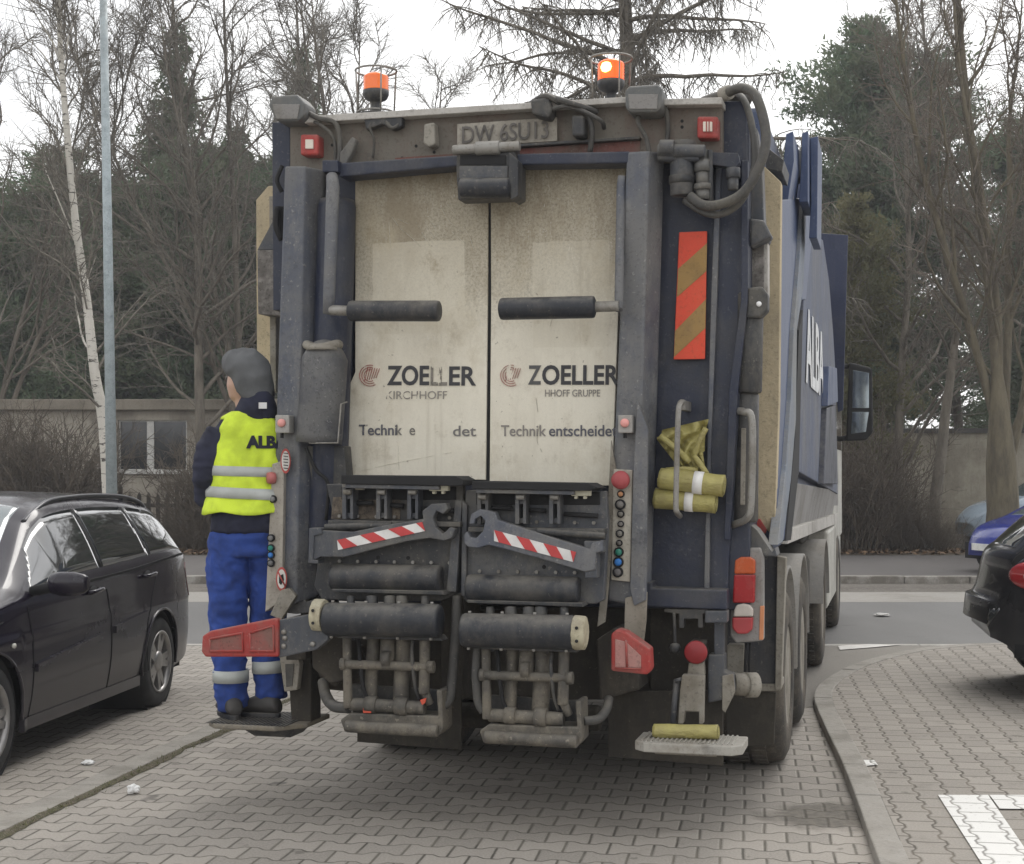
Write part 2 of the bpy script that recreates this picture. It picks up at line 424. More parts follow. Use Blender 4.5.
# litter
def crumple(name, px, py, r, seed, label, m, flat=.7, z0=0):
    b = MB(); bm = bmesh.new(); bmesh.ops.create_icosphere(bm, subdivisions=3, radius=r)
    for v in bm.verts:
        n = noise.noise(v.co*(1.6/r)+Vector((seed, 0, 0)))*.45+noise.noise(v.co*(4/r)+Vector((seed, 5, 0)))*.2
        v.co *= 1+n; v.co.z *= flat
    zmin = min(v.co.z for v in bm.verts)
    for v in bm.verts: v.co.z -= zmin
    me = bpy.data.meshes.new(name); bm.to_mesh(me); bm.free(); me.materials.append(m)
    o = bpy.data.objects.new(name, me); C.objects.link(o); o.location = (*G(px, py), z0); return tag(o, label, 'litter')
m_paper = plain('white paper', (.75, .75, .74), .8)
crumple('crumpled_paper', 133, 794, .033, 1, 'crumpled ball of white paper on the driveway pavers beside the mossy gutter', m_paper)
o = crumple('paper_scrap', 88, 765, .035, 4, 'torn white paper scrap lying on the pavers beside the dark wagon', m_paper, .35)
crumple('flattened_wrapper', 882, 616, .09, 9, 'pale flattened wrapper lying out on the asphalt road', plain('pale wrapper', (.5, .49, .47), .8), .2)
# ================================================================== refuse truck
TH = math.atan(388/1480); sT, cT = math.sin(TH), math.cos(TH)
TC = (-.0317, 7.34)
truck = empty('garbage_truck', (TC[0], TC[1], 0), -TH, label='dirty dark blue refuse truck with two worn white hopper panels and amber beacons', cat='garbage truck')
U0 = -(TC[0]*cT-TC[1]*sT); V0 = -(TC[0]*sT+TC[1]*cT)
def P(px, py, v):
    a = (px-CX)/FPX; c = (HY-py)/FPX
    du = a*cT-sT; dv = a*sT+cT
    t = (v-V0)/dv; return Vector((U0+t*du, v, CAMH+t*c))
def Q(px, py, u):
    a = (px-CX)/FPX; c = (HY-py)/FPX
    du = a*cT-sT; dv = a*sT+cT
    t = (u-U0)/du; return Vector((u, V0+t*dv, CAMH+t*c))
def pp(mb, pts, v, d):
    A = [P(x, y, v) for x, y in pts]; return mb.prism(A, [p+Vector((0, d, 0)) for p in A])
def pb(mb, x0, y0, x1, y1, v, d): return pp(mb, [(x0, y0), (x1, y0), (x1, y1), (x0, y1)], v, d)
def PP(name, pts, v, d, m, parent=truck, bevel=.004, **k): return pp(MB(), pts, v, d).build(name, m, parent, bevel, **k)
def PB(name, x0, y0, x1, y1, v, d, m, parent=truck, bevel=.004, **k): return pb(MB(), x0, y0, x1, y1, v, d).build(name, m, parent, bevel, **k)
def qp(mb, pts, u, d):
    A = [Q(x, y, u) for x, y in pts]; return mb.prism(A, [p-Vector((d, 0, 0)) for p in A])
def each(name, m, parent, *specs, bevel=0):
    for sp in specs:
        q = MB(); cyl(q, *sp); q.build(name, m, parent, bevel)
def cyl(mb, a, b, r, n=20, r2=None): return mb.tube([a, a.lerp(b, .02), a.lerp(b, .98), b], [r*.9, r, r2 or r, (r2 or r)*.9], n)
def pl(mb, rings_, smooth=False):
    return mb.rings([[P(*q) for q in r] for r in rings_], smooth, True)
# materials
GR = (.16, .145, .12)
m_navy = dirty('navy paint', (.020, .026, .050), (.085, .084, .085), .5, 2.2, .4, chips=.35, chipcol=(.16, .16, .17))
m_slate = dirty('slate blue paint', (.085, .096, .125), (.19, .185, .175), .7, 2.0, .5, chips=.5, chipcol=(.27, .26, .25))
m_blue = dirty('faded blue paint', (.045, .070, .150), (.12, .135, .18), .3, 1.2, .42)
m_blueg = dirty('dusty blue body side', (.050, .070, .130), (.20, .20, .205), .6, 1.0, .55)
m_dark = dirty('greasy dark steel', (.034, .036, .041), (.15, .138, .115), .55, 3.5, .5, chips=.4, chipcol=(.2, .19, .175))
m_dark2 = dirty('grey primed steel', (.062, .068, .082), (.17, .16, .14), .6, 3, .5, chips=.45, chipcol=(.26, .25, .235))
m_head = dirty('grimy header steel', (.175, .16, .135), (.14, .085, .07), .45, 1.6, .75, chips=.3, chipcol=(.09, .08, .07))
m_under = dirty('road dirt on steel', (.036, .032, .027), (.085, .074, .058), .6, 2, .9)
m_rubber = dirty('rubber', (.022, .025, .032), (.13, .118, .10), .45, 3, .42)
m_rubd = dirty('dusty rubber flap', (.040, .036, .030), (.085, .074, .058), .6, 1.5, .85)
m_hose = dirty('hose rubber', (.065, .063, .06), (.14, .13, .11), .5, 5, .6, streak=False)
m_steel = dirty('worn bare steel', (.30, .29, .27), (.16, .14, .11), .55, 4, .5, metal=.4)
m_bracket = dirty('pale dusty bracket paint', (.30, .28, .24), (.15, .13, .1), .6, 4, .7)
m_tan = dirty('dusty tan board', (.54, .45, .30), (.30, .26, .19), .5, 1.5, .9, bmp=.4)
m_grid = dirty('stone pattern plate', (.30, .28, .26), (.13, .12, .11), .9, 14, .85, bmp=.8, streak=False)
m_cream = dirty('cream cab plastic', (.50, .49, .44), (.2, .185, .16), .5, 2, .5)
m_red = dirty('faded red paint', (.36, .042, .036), (.26, .13, .11), .5, 5, .6, streak=False)
m_red2 = dirty('dusty faded red', (.28, .075, .065), (.20, .13, .11), .7, 5, .75, streak=False)
m_black = plain('black void', (.012, .012, .013), .8)
m_panelgrey = dirty('control panel plate', (.40, .37, .32), (.2, .17, .14), .5, 5, .6)
# white panels: weathering specific
def panel_mat():
    m, nt, bs = mat_new('weathered white panel')
    base = (.82, .775, .655)
    tc = nt.nodes.new('ShaderNodeTexCoord'); sx = nt.nodes.new('ShaderNodeSeparateXYZ'); nt.links.new(tc.outputs['Object'], sx.inputs[0])
    Z = E(nt, sx.outputs[2])
    up = (Z+noise_e(nt, 2.2, 6, rough=.7)*.7).sm(2.6, 3.35)
    fine = noise_e(nt, 75, 8, rough=.8).sm(.44, .62)
    c = mix(nt, noise_e(nt, 2.0, 5).sm(.35, .75)*.4, base, (.66, .60, .48))
    c = mix(nt, up*.85, c, (.40, .35, .255))
    c = mix(nt, (up*.6+.05)*fine, c, (.15, .13, .095)); smear = noise_e(nt, 3.0, 8, (1, 1, .35), rough=.75, loc=(7, 1, 2)).sm(.46, .66); c = mix(nt, smear*(up*.55+.10), c, (.24, .19, .12))
    Xo = E(nt, sx.outputs[0]); edge = noise_e(nt, 8, 4)*.02
    def rect(x0, x1, z0, z1):
        return (Xo+edge).sm(x0, x0+.006)*(Xo+edge).sm(x1, x1-.006)*(Z+edge).sm(z0, z0+.006)*(Z+edge).sm(z1, z1-.006)
    g0, g1 = P(374, 241, .16), P(467, 331, .16); h0, h1 = P(534, 240, .16), P(612, 345, .16)
    gh = rect(g0.x, g1.x, g1.z, g0.z); gh2 = rect(h0.x, h1.x, h1.z, h0.z)
    ex = (gh*.55).mx(gh2*.4)
    c = mix(nt, ex, c, (.68, .63, .51))
    run = noise_e(nt, 16, 5, (1, 1, .05)).sm(.55, .8)
    bl = noise_e(nt, 1.6, 8, (1, 1, .7), rough=.75, loc=(0, 3, 1)).sm(.5, .7); c = mix(nt, bl*.6, c, (.50, .43, .30)); bl2 = noise_e(nt, 5.5, 9, (1, 1, .8), rough=.8, loc=(9, 3, 4)).sm(.53, .68); c = mix(nt, bl2*(up*.5+.28), c, (.30, .24, .15))
    c = mix(nt, run*.45, c, (.40, .35, .26))
    grime = noise_e(nt, 3.4, 7, (1, 1, .6), rough=.75, loc=(2, 7, 4)).sm(.6, .72)
    c = mix(nt, grime*.4, c, (.36, .31, .22))
    spk = noise_e(nt, 38, 4, loc=(1, 1, 1)).sm(.68, .72)
    c = mix(nt, spk*.6, c, (.22, .18, .13))
    edgeband = rect(0, 0, 0, 0) if 0 else None
    # scratches
    wv = nt.nodes.new('ShaderNodeTexNoise'); wv.inputs['Scale'].default_value = 6; wv.inputs['Detail'].default_value = 1
    sc = noise_e(nt, 9, 2, (3, 1, .6), loc=(8, 0, 3)); s2 = (sc-.5)._m('ABSOLUTE').sm(.0035, .0)
    zone = noise_e(nt, 3, 2, loc=(3, 3, 9)).sm(.52, .62)
    c = mix(nt, s2*zone*.6, c, (.85, .83, .78))
    nt.links.new(c, bs.inputs['Base Color']); bs.inputs['Roughness'].default_value = .6
    bump(nt, bs, noise_e(nt, 50, 5)+noise_e(nt, 2, 2)*3, .15, .008)
    return m
m_panel = panel_mat()
def worn_text(name, c, thr=.5, scale=14, under=None, amt=1):
    m, nt, bs = mat_new(name)
    n = noise_e(nt, scale, 6, (1, 1, .35), rough=.65, loc=(thr*7, 0, 2)).sm(thr-.035, thr+.035)
    fn = noise_e(nt, 90, 3).sm(.62, .7)*.6
    bs.inputs['Base Color'].default_value = col(c); bs.inputs['Roughness'].default_value = .7
    nt.links.new((E(nt, n.v)*-amt+1.0-fn).clamp().v, bs.inputs['Alpha'])
    return m

# ---- hidden mass of the truck: body, cab, chassis
b = MB(); b.box(-1.20, .75, 1.25, 1.20, 8.1, 3.62)
b.build('container_body', m_blueg, truck, .03)
b = MB(); b.box(-1.17, .22, 1.02, 1.18, .8, 3.42)
b.build('hopper_shell', m_navy, truck, .01)
b = MB(); b.box(-.45, .9, .55, -.36, 11.2, .95); b.box(.36, .9, .55, .45, 11.2, .95)
for y in (1.2, 2.4, 3.4, 5.2, 7, 9): b.box(-.36, y, .6, .36, y+.12, .9)
b.build('chassis', m_under, truck, .005)
# cab
cabw = 1.22
cab = MB(); prof = [(8.85, .95), (8.85, 2.95), (9.25, 3.12), (10.6, 3.05), (10.95, 2.1), (11.05, 1.2), (11.05, .95)]
cab.prism([(cabw, y, z) for y, z in prof], [(-cabw, y, z) for y, z in prof])
cab = cab.build('cab', m_cream, truck, .03)
gl = plain('dark window glass', (.02, .025, .03), .06, coat=1)
for s in (-1, 1):
    b = MB(); pf = [(9.35, 1.95), (10.78, 1.95), (10.55, 2.75), (9.35, 2.75)]
    b.prism([(s*(cabw+.004), y, z) for y, z in pf], [(s*(cabw-.02), y, z) for y, z in pf])
    b.build('cab_window', gl, cab)
b = MB(); b.prism([(-1.1, 11.0, 1.9), (1.1, 11.0, 1.9), (1.1, 10.72, 2.85), (-1.1, 10.72, 2.85)], [(-1.1, 10.9, 1.9), (1.1, 10.9, 1.9), (1.1, 10.6, 2.85), (-1.1, 10.6, 2.85)])
b.build('windshield', gl, cab)
b = MB(); b.box(-1.24, 7.0, .42, 1.24, 8.9, 1.15); b.box(-1.2, 8.9, .42, 1.2, 11.1, .96); b.build('cab_skirt', m_cream, cab, .03)
# side skirt seen between the wheels and the cab
b = MB(); b.box(.75, 4.0, .55, 1.17, 5.4, 1.02); b.build('side_tank', m_under, truck, .05)
b = MB()
for k in range(5):
    b.tube(bez([(1.1, 5.2+k*.12, 1.12), (1.16, 5.3+k*.12, 1.3), (1.1, 5.55+k*.12, 1.12)], 6), .02, 8)
b.build('hose', m_hose, truck)
# mirrors
def mirror(side):
    b = MB()
    v = 10.3
    if side > 0:
        o = PP('mirror', [(849, 362), (872, 368), (873, 432), (866, 440), (846, 441)], v, .14, m_black, truck, .02)
        PP('mirror_glass', [(853, 370), (869, 373), (869, 408), (852, 408)], v-.006, .006, plain('mirror glass', (.30, .34, .36), .05, metal=.9), o)
        PP('wide_mirror_glass', [(852, 412), (869, 412), (866, 432), (851, 434)], v-.006, .006, plain('mirror glass', (.30, .34, .36), .05, metal=.9), o)
        c = P(848, 367, v+.05); b.tube([Vector((1.15, v+.1, c.z-.05)), Vector((c.x-.1, v+.08, c.z+.03)), c], .03, 8)
        c = P(846, 438, v+.05); b.tube([Vector((1.15, v+.1, c.z-.02)), c], .03, 8)
        b.build('mirror_arm', m_black, o)
    else:
        b.box(-1.62, v, 1.75, -1.40, v+.14, 2.55); o = b.build('mirror', m_black, truck, .02)
        b = MB(); b.tube([(-1.15, v+.1, 2.5), (-1.45, v+.1, 2.5)], .03, 8); b.build('mirror_arm', m_black, o)
mirror(1); mirror(-1)
# body side, edge plates (right flank, seen in steep perspective)
UB = 1.265
side = [(796, 470), (800, 380), (804, 300), (808, 236), (816, 235), (823, 240), (829, 280), (833, 330), (836, 380), (837, 470), (838, 494)]
b = MB(); qp(b, side, UB, .08); bs_ = b.build('side_panel', m_blueg, truck, .006)
b = MB(); A = [(838, 494), (796, 470)]
# sloping lower flank and pale rail
def q4(mb, pts, d=.05):
    A = [Q(x, y, u) for x, y, u in pts]; mb.prism(A, [p-Vector((d, 0, .0)) for p in A])
b = MB(); q4(b, [(791, 482, 1.255), (838, 491, 1.255), (838, 513, 1.20), (790, 529, 1.20)]); b.build('lower_side_panel', dirty('dusty grey side', (.30, .29, .285), (.2, .19, .17), .6, 1.5, .7), truck, .004)
b = MB(); q4(b, [(790, 529, 1.235), (838, 513, 1.235), (836, 524, 1.235), (788, 544, 1.235)], .12); b.build('side_rail', m_concp, truck, .004)
# body ribs
b = MB()
qp(b, [(827, 408), (836, 405), (838, 484), (824, 484)], 1.31, .06); b.build('side_locker', m_navy, truck, .006)
b = MB(); qp(b, [(829, 366), (837, 368), (838, 402), (828, 406)], 1.32, .06); b.build('side_locker_door', m_blue, truck, .006)
# headboard flap in front of the body
PP('headboard_flap', [(819, 233), (848, 235), (843, 410), (838, 412), (826, 300)], 8.35, .05, dirty('dark blue sheet', (.020, .028, .065), (.06, .065, .085), .35, 1.5, .5))
# letters on the flank
zt = Q(820, 300, UB).z
a0 = Q(803.5, 330, UB); a1 = Q(829, 345, UB)
letm = worn_text('white flank lettering', (.72, .73, .74), .66, 6)
l0 = Q(806, 380, UB+.008); l1 = Q(806.5, 306, UB+.008); l2 = Q(823.5, 380, UB+.008)
lw = text_obj('lettering', 'ALBA', 1.0, letm, bs_, Matrix.Identity(4), bold=.02)
vx = [q.co.x for q in lw.data.vertices]; kx = (l2.y-l0.y)/(max(vx)-min(vx)); kz = (l1.z-l0.z)/.70
lw.data.transform(Matrix.Translation(l0) @ Matrix.Rotation(R_(90), 4, 'Z') @ Matrix.Rotation(R_(90), 4, 'X') @ Matrix.Diagonal((kx, kz, 1, 1)) @ Matrix.Translation((-min(vx), 0, 0)))
# tailgate flank: slanted blue side plate
tg = [(781, 200), (806, 198), (801, 250), (797, 330), (795, 400), (790, 470), (786, 540), (777, 542), (777, 420)]
b = MB(); qp(b, tg, 1.275, .07); b.build('tailgate_flank', m_blue, truck, .006)
edge = [(804, 198), (807, 198), (803, 290), (797, 330), (796, 420), (791, 480), (783, 542), (778, 545), (786, 470), (791, 400), (794, 330), (799, 270)]
b = MB(); qp(b, edge, 1.30, .05); b.build('flank_edge_strip', dirty('pale blue worn edge', (.17, .20, .25), (.26, .26, .25), .6, 1.5, .6), truck, .004)
sl_ = [(799, 330), (803, 310), (799, 470), (791, 540), (786, 541), (795, 440)]
b = MB(); qp(b, sl_, 1.285, .05); b.build('flank_slit', m_black, truck)  # darkness of the slit beside the flank, painted as a black strip
b = MB(); qp(b, [(806, 150), (812, 150), (815, 170), (812, 236), (806, 300), (802, 300), (804, 240)], 1.29, .06); b.build('flank_upright', m_blue, truck, .006)
# lift arm plates at the top corner
PP('lift_arm', [(786, 134), (793, 131), (794, 160), (788, 200), (781, 200), (783, 168)], 1.6, .5, m_blue)
PP('lift_arm', [(802, 133), (808, 131), (808, 202), (799, 202), (801, 165)], 2.0, .5, m_blue)
PP('lift_arm', [(810, 138), (818, 136), (817, 238), (809, 238), (811, 200)], 2.2, .5, m_blue)
PB('lift_crossmember', 786, 150, 812, 178, 2.25, .2, m_slate)
b = MB()
for i, x in enumerate((785, 791)):
    cyl(b, P(x, 170, 1.9), P(x-1, 200, 1.9), .022); cyl(b, P(x, 166, 1.9), P(x, 176, 1.9), .032)
b.build('hydraulic_fitting', m_steel, truck)
PP('lift_mount', [(755, 138), (784, 160), (782, 172), (762, 168)], .9, .4, m_dark)
# tan edge boards
PP('tan_side_board', [(762, 164), (781, 182), (779, 400), (775, 520), (769, 532), (753, 515), (757, 400), (762, 300)], .62, .10, m_tan)
PP('red_reflector', [(752, 518), (760, 519), (767, 530), (765, 534), (757, 531)], .60, .02, m_red)
PP('tan_side_board', [(256, 200), (268, 186), (280, 186), (280, 392), (257, 392)], .62, .08, m_tan)
PP('tan_board_edge', [(269, 196), (276, 196), (276, 392), (270, 392)], .55, .06, m_bracket)
PP('stone_pattern_plate', [(257, 250), (283, 250), (281, 316), (258, 314)], .42, .16, m_grid)
PP('plate_shoulder', [(272, 222), (284, 222), (283, 250), (257, 250)], .42, .16, m_dark2)
# ---------------- upper header
hd = PP('header_panel', [(290, 121), (640, 101), (722, 102), (722, 158), (640, 160), (290, 172)], .12, .25, m_head)
PP('header_lip', [(286, 117), (637, 96), (637, 102), (286, 124)], .05, .35, m_concp)
PP('header_lip', [(660, 99), (722, 97), (722, 104), (660, 105)], .05, .35, m_concp)
PP('header_stain', [(395, 158), (640, 140), (640, 153), (395, 163)], .114, .006, dirty('old red paint', (.20, .07, .06), (.13, .12, .1), .7, 4, .8, streak=False), hd, 0)
b = MB()
for x, y in ((332, 137), (332, 145), (682, 121), (682, 127), (416, 146), (402, 158), (434, 152), (650, 118)):
    c = P(x, y, .117); b.tube([c, c+Vector((0, .01, 0))], .008, 10)
b.build('bolt_hole', m_black, hd)
# corner posts
PP('corner_post', [(272, 122), (290, 122), (290, 310), (273, 310)], .14, .3, m_navy)
PP('corner_post', [(722, 101), (747, 101), (747, 300), (741, 380), (735, 480), (729, 560), (728, 600), (706, 600), (708, 500), (716, 300)], .20, .2, m_navy)
PP('post_rail', [(741, 160), (748, 160), (748, 300), (738, 390), (733, 480), (730, 540), (724, 540), (729, 390), (741, 300)], .14, .06, m_navy)
PP('post_rail', [(716, 165), (721, 165), (717, 300), (711, 450), (709, 590), (704, 590), (707, 450), (711, 300)], .17, .06, m_slate)
# latches on the left corner post
b = MB(); b.tube(bez([P(282, 166, .08), P(277, 180, .06), P(282, 192, .08)], 5), .012, 8)
b.tube(bez([P(277, 208, .08), P(276, 225, .05), P(282, 240, .08)], 5), .018, 8); b.build('latch', m_black, truck)
b = MB(); pb(b, 277, 206, 284, 234, .09, .05); b.build('latch_plate', m_black, truck, .004)
# red framed lamps
def redlamp(x0, y0, x1, y1):
    o = PB('marker_lamp', x0, y0, x1, y1, .04, .09, m_red if x0 > 500 else dirty('red lamp housing', (.42, .05, .045), (.3, .14, .12), .5, 5, .5, streak=False), truck, .012)
    w_, h_ = x1-x0, y1-y0
    l = PB('lens', x0+w_*.28, y0+h_*.25, x1-w_*.28, y1-h_*.3, .03, .02, plain('pale lens', (.66, .60, .52), .3), o, .003)
    if x0 > 500:
        b = MB()
        for k in (.33, .62): pb(b, x0+w_*(.28+.44*k), y0+h_*.25, x0+w_*(.28+.44*k)+1, y1-h_*.3, .027, .004)
        b.build('lens_rib', m_red, o)
redlamp(300, 134, 318, 155); redlamp(697, 116, 718, 138)
# licence plate
lp = PP('license_plate', [(457, 124), (557, 117), (557, 141), (457, 147)], .09, .03, dirty('dirty plate white', (.40, .37, .32), (.2, .18, .15), .6, 6, .7, streak=False), truck, .003)
a0, a1 = P(461, 143.5, .085), P(553, 137.5, .085)
ang = math.atan2(a1.z-a0.z, a1.x-a0.x)
M = Matrix.Translation(a0+Vector((0, -.003, 0))) @ Matrix.Rotation(-ang, 4, 'Y') @ Matrix.Rotation(R_(90), 4, 'X')
text_obj('plate_lettering', 'DW 6SU13', .122, plain('faded plate black', (.12, .11, .10), .7, var=.4), lp, M, bold=.0008, xs=.80)
PP('plate_rail', [(452, 148), (640, 136), (640, 139), (452, 151)], .08, .04, m_dark)
# small grey block
PP('rubber_stop', [(424, 124), (434, 122), (435, 144), (429, 147), (423, 143)], .04, .08, m_bracket, truck, .008)
PP('rubber_stop', [(571, 115), (584, 115), (584, 136), (572, 136)], .02, .1, m_dark, truck, .012)
# beacons
def beacon(x, yb, yd, yt, lit, ringy):
    """yb foot, yd lower edge of the dome, yt top of the dome (photo rows)"""
    v = .22
    base = P(x, yb, v); hd_ = P(x, yd, v).z-base.z; ht = P(x, yt, v).z-base.z; r = .066
    MBk = MB(); MBk.lathe([(.05, -.03), (.055, 0), (.026, .008), (.024, hd_*.45), (.03, hd_*.5), (r*.85, hd_*.62), (r*1.02, hd_*.8), (r*1.04, hd_)], Matrix.Translation(base), 28)
    o = MBk.build('beacon', m_dark, truck)
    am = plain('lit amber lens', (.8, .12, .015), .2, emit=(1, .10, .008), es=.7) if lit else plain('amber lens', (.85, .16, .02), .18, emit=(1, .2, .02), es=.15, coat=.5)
    pr = [(r, hd_)]; n = 6
    for k in range(n): pr += [(r*1.02, lerp_(hd_, ht-.012, (k+.3)/n)), (r*.97, lerp_(hd_, ht-.012, (k+.8)/n))]
    pr += [(r*.93, ht-.01), (r*.7, ht), (0, ht+.002)]
    MB().lathe(pr, Matrix.Translation(base), 32).build('amber_dome', am, o)
    if lit:
        MB().lathe([(.0, -.03), (.022, -.02), (.03, 0), (.022, .02), (0, .03)], Matrix.Translation(base+Vector((-.012, -.055, (hd_+ht)/2+.005))), 16).build('lamp_glow', plain('lamp core', (1, .8, .3), .3, emit=(1, .62, .14), es=6), o)
    zr = P(x, ringy, v).z-base.z; rr = .108
    c = MB()
    for zz, ra in ((zr, rr), (.0, rr*.9)):
        c.tube([base+Vector((ra*math.cos(a), ra*math.sin(a), zz)) for a in [k/24*6.2832 for k in range(25)]], .0055, 6)
    for k in range(4):
        a = .6+k*math.pi/2
        c.tube([base+Vector((rr*.9*math.cos(a), rr*.9*math.sin(a), -.01)), base+Vector((rr*math.cos(a), rr*math.sin(a), zr))], .0045, 6)
    c.build('wire_cage', m_steel, o)
    MB().lathe([(.11, -.03), (.115, -.015), (.05, -.012)], Matrix.Translation(base), 24).build('beacon_bracket', m_dark, o)
def lerp_(a, b, t): return a+(b-a)*t
beacon(376, 113, 91, 74, False, 71); beacon(611, 104, 81, 61, True, 59)
# light above and cables
def worklight(pts, lens, v, d):
    o = PP('work_lamp', pts, v, d, dirty('lamp housing grey', (.12, .125, .125), (.2, .18, .15), .4, 5, .5), truck, .012)
    pp(MB(), lens, v-.006, .008).build('lens', dirty('lamp glass', (.22, .21, .20), (.16, .15, .13), .5, 8, .25), o, .003)
    return o
worklight([(272, 96), (297, 94), (305, 103), (304, 115), (298, 121), (276, 121), (268, 105)], [(272, 104), (300, 104), (297, 119), (276, 119)], -.02, .16)
worklight([(628, 86), (658, 84), (662, 88), (661, 108), (656, 112), (629, 112), (625, 107), (625, 90)], [(628, 94), (658, 94), (657, 109), (629, 109)], -.04, .16)
b = MB(); b.tube(bez([P(303, 110, .06), P(318, 118, .04), P(336, 124, .06), P(340, 150, .06), P(336, 175, .05)], 6), .014, 8); b.build('cable', m_hose, truck)
b = MB(); b.tube(bez([P(303, 116, .08), P(322, 126, .05), P(334, 140, .07), P(336, 172, .08)], 6), .010, 8); b.build('cable', m_hose, truck)
b = MB(); b.tube(bez([P(372, 116, .08), P(370, 128, .06), P(374, 140, .08), P(373, 158, .1)], 6), .007, 6); b.build('cable', m_hose, truck)
b = MB(); b.tube(bez([P(384, 118, .08), P(392, 128, .05), P(402, 122, .08)], 6), .010, 6); b.build('cable', m_hose, truck)
b = MB(); b.tube(bez([P(530, 104, .1), P(545, 96, 0), P(562, 104, .02), P(585, 112, .05), P(592, 130, .06), P(590, 152, .08)], 6), .014, 8); b.build('cable', m_hose, truck)
b = MB(); b.tube(bez([P(540, 118, .1), P(556, 108, 0), P(575, 108, .02), P(600, 120, .03), P(604, 128, .1)], 6), .011, 8); b.build('cable', m_hose, truck)
b = MB(); b.tube(bez([P(548, 96, .1), P(560, 100, 0), P(580, 106, .02), P(597, 112, .08)], 6), .016, 8); b.build('cable', m_hose, truck)
b = MB(); b.tube(bez([P(640, 112, .06), P(638, 122, .03), P(646, 138, .05), P(650, 156, .05)], 6), .012, 8); b.build('cable', m_hose, truck)
b = MB(); b.tube(bez([P(660, 104, .1), P(666, 110, .08), P(668, 130, .09), P(666, 146, .1)], 6), .012, 8); b.build('cable', m_hose, truck)
PP('cable_clamp', [(530, 100), (548, 96), (552, 110), (548, 118), (532, 114)], -.01, .12, m_dark, truck, .012)
PP('cable_clamp', [(362, 112), (402, 112), (402, 126), (392, 130), (382, 124), (366, 130)], .06, .05, m_dark, truck, .008)
PP('lever', [(340, 152), (352, 136), (356, 140), (352, 152), (344, 168), (338, 172)], .04, .05, m_dark2, truck, .008)
# ---------------- cross bar and white hopper panels
PP('cross_bar', [(337, 163), (458, 155), (630, 151), (630, 163), (458, 166), (339, 177)], -.02, .14, m_navy, truck, .008)
PANV = .16
pl_ = PP('hopper_panel', [(355, 176), (488.5, 168), (487.6, 300), (485.6, 480), (346, 478), (348, 388), (355, 372)], PANV, .05, m_panel)
pr_ = PP('hopper_panel', [(490.5, 168), (626, 165), (618, 320), (612, 486), (489.5, 482), (491.0, 300)], PANV, .05, m_panel)
PP('panel_gap', [(483, 168), (495, 168), (495, 490), (483, 490)], PANV+.012, .03, m_black)
# lettering on the panels
def ptext(name, s, x0, x1, yb, hcap, m, par, bold=0, v=PANV-.003, dy=0):
    a = P(x0, yb, v); e = P(x1, yb+dy, v); hh = P(x0, yb-hcap, v).z-a.z
    size = hh/.70
    o = text_obj(name, s, size, m, par, Matrix.Identity(4), bold=bold, ext=.0012)
    xs_ = [q.co.x for q in o.data.vertices]; wd = max(xs_)-min(xs_); k = (e-a).length/wd
    an = math.atan2(e.z-a.z, e.x-a.x)
    o.data.transform(Matrix.Translation(a) @ Matrix.Rotation(-an, 4, 'Y') @ Matrix.Rotation(R_(90), 4, 'X') @ Matrix.Diagonal((k, 1, 1, 1)) @ Matrix.Translation((-min(xs_), 0, 0)))
    return o
tl1 = worn_text('worn black lettering', (.05, .05, .055), .66, 7)
tl1b = worn_text('half rubbed lettering', (.10, .10, .10), .54, 10)
tl2 = worn_text('thin worn lettering', (.26, .24, .22), .66, 9)
tl3 = worn_text('faded slogan lettering', (.12, .12, .14), .60, 6)
ptext('lettering', 'ZOE', 387, 429, 384.5, 18.5, tl1, pl_, .0035)
ptext('lettering', 'LL', 430.5, 447, 385, 18.5, worn_text('nearly gone lettering', (.24, .22, .19), .50, 16), pl_, .003)
ptext('lettering', 'ER', 449, 476, 385, 18.5, tl1b if 0 else tl1, pl_, .003)
ptext('small_lettering', 'KIRCHHOFF', 386, 447, 399, 8.0, worn_text('mostly worn small lettering', (.30, .28, .25), .50, 9), pl_, 0)
ptext('slogan', 'Techni', 359, 397, 435, 10.5, tl3, pl_, .0012)
ptext('slogan', 'k  e', 396, 415, 435, 10.5, worn_text('rubbed off slogan', (.22, .21, .19), .58, 12), pl_, .0006)
ptext('slogan', 'det', 453, 476, 436, 10.5, worn_text('partly rubbed slogan', (.2, .19, .18), .66, 12), pl_, .0006)
ptext('lettering', 'Z', 528, 541, 384, 18.5, tl1b, pr_, .003)
ptext('lettering', 'OELLER', 542, 619, 384, 18.5, tl1, pr_, .0035)
ptext('small_lettering', 'HHOFF GRUPPE', 545, 600, 396.5, 7, tl2, pr_, 0)
ptext('slogan', 'Technik', 501, 546, 436, 11, tl2, pr_, .0006)
ptext('slogan', 'entscheidet', 549, 617, 436, 11, tl3, pr_, .001)
# pale scrape marks in the paint
scm = worn_text('pale scrape', (.80, .77, .68), .56, 20)
scr = [[(392, 217), (400, 228), (412, 238), (420, 246)], [(389, 222), (390, 240), (391, 248)], [(416, 222), (424, 236), (430, 246)], [(441, 208), (450, 222), (462, 232)], [(448, 205), (455, 214)], [(463, 226), (470, 238), (474, 250)], [(430, 232), (436, 240)], [(398, 219), (408, 224)], [(452, 232), (466, 244)], [(360, 471), (400, 462), (452, 452)], [(398, 440), (399, 470)]]
for ln in scr:
    b = MB(); b.tube(bez([P(x, y, PANV-.0015) for x, y in ln], 4), .0035 if ln[0][1] < 300 else .0018, 4, flat=.25); b.build('scrape', scm, pl_)
for ln in ([(536, 398), (538, 412)], [(540, 424), (537, 440), (542, 452)], [(552, 300), (554, 312), (550, 326)]):
    b = MB(); b.tube(bez([P(x, y, PANV-.0015) for x, y in ln], 4), .0025, 4, flat=.25); b.build('scuff_line', worn_text('grey scuff', (.34, .31, .26), .6, 20), pr_)
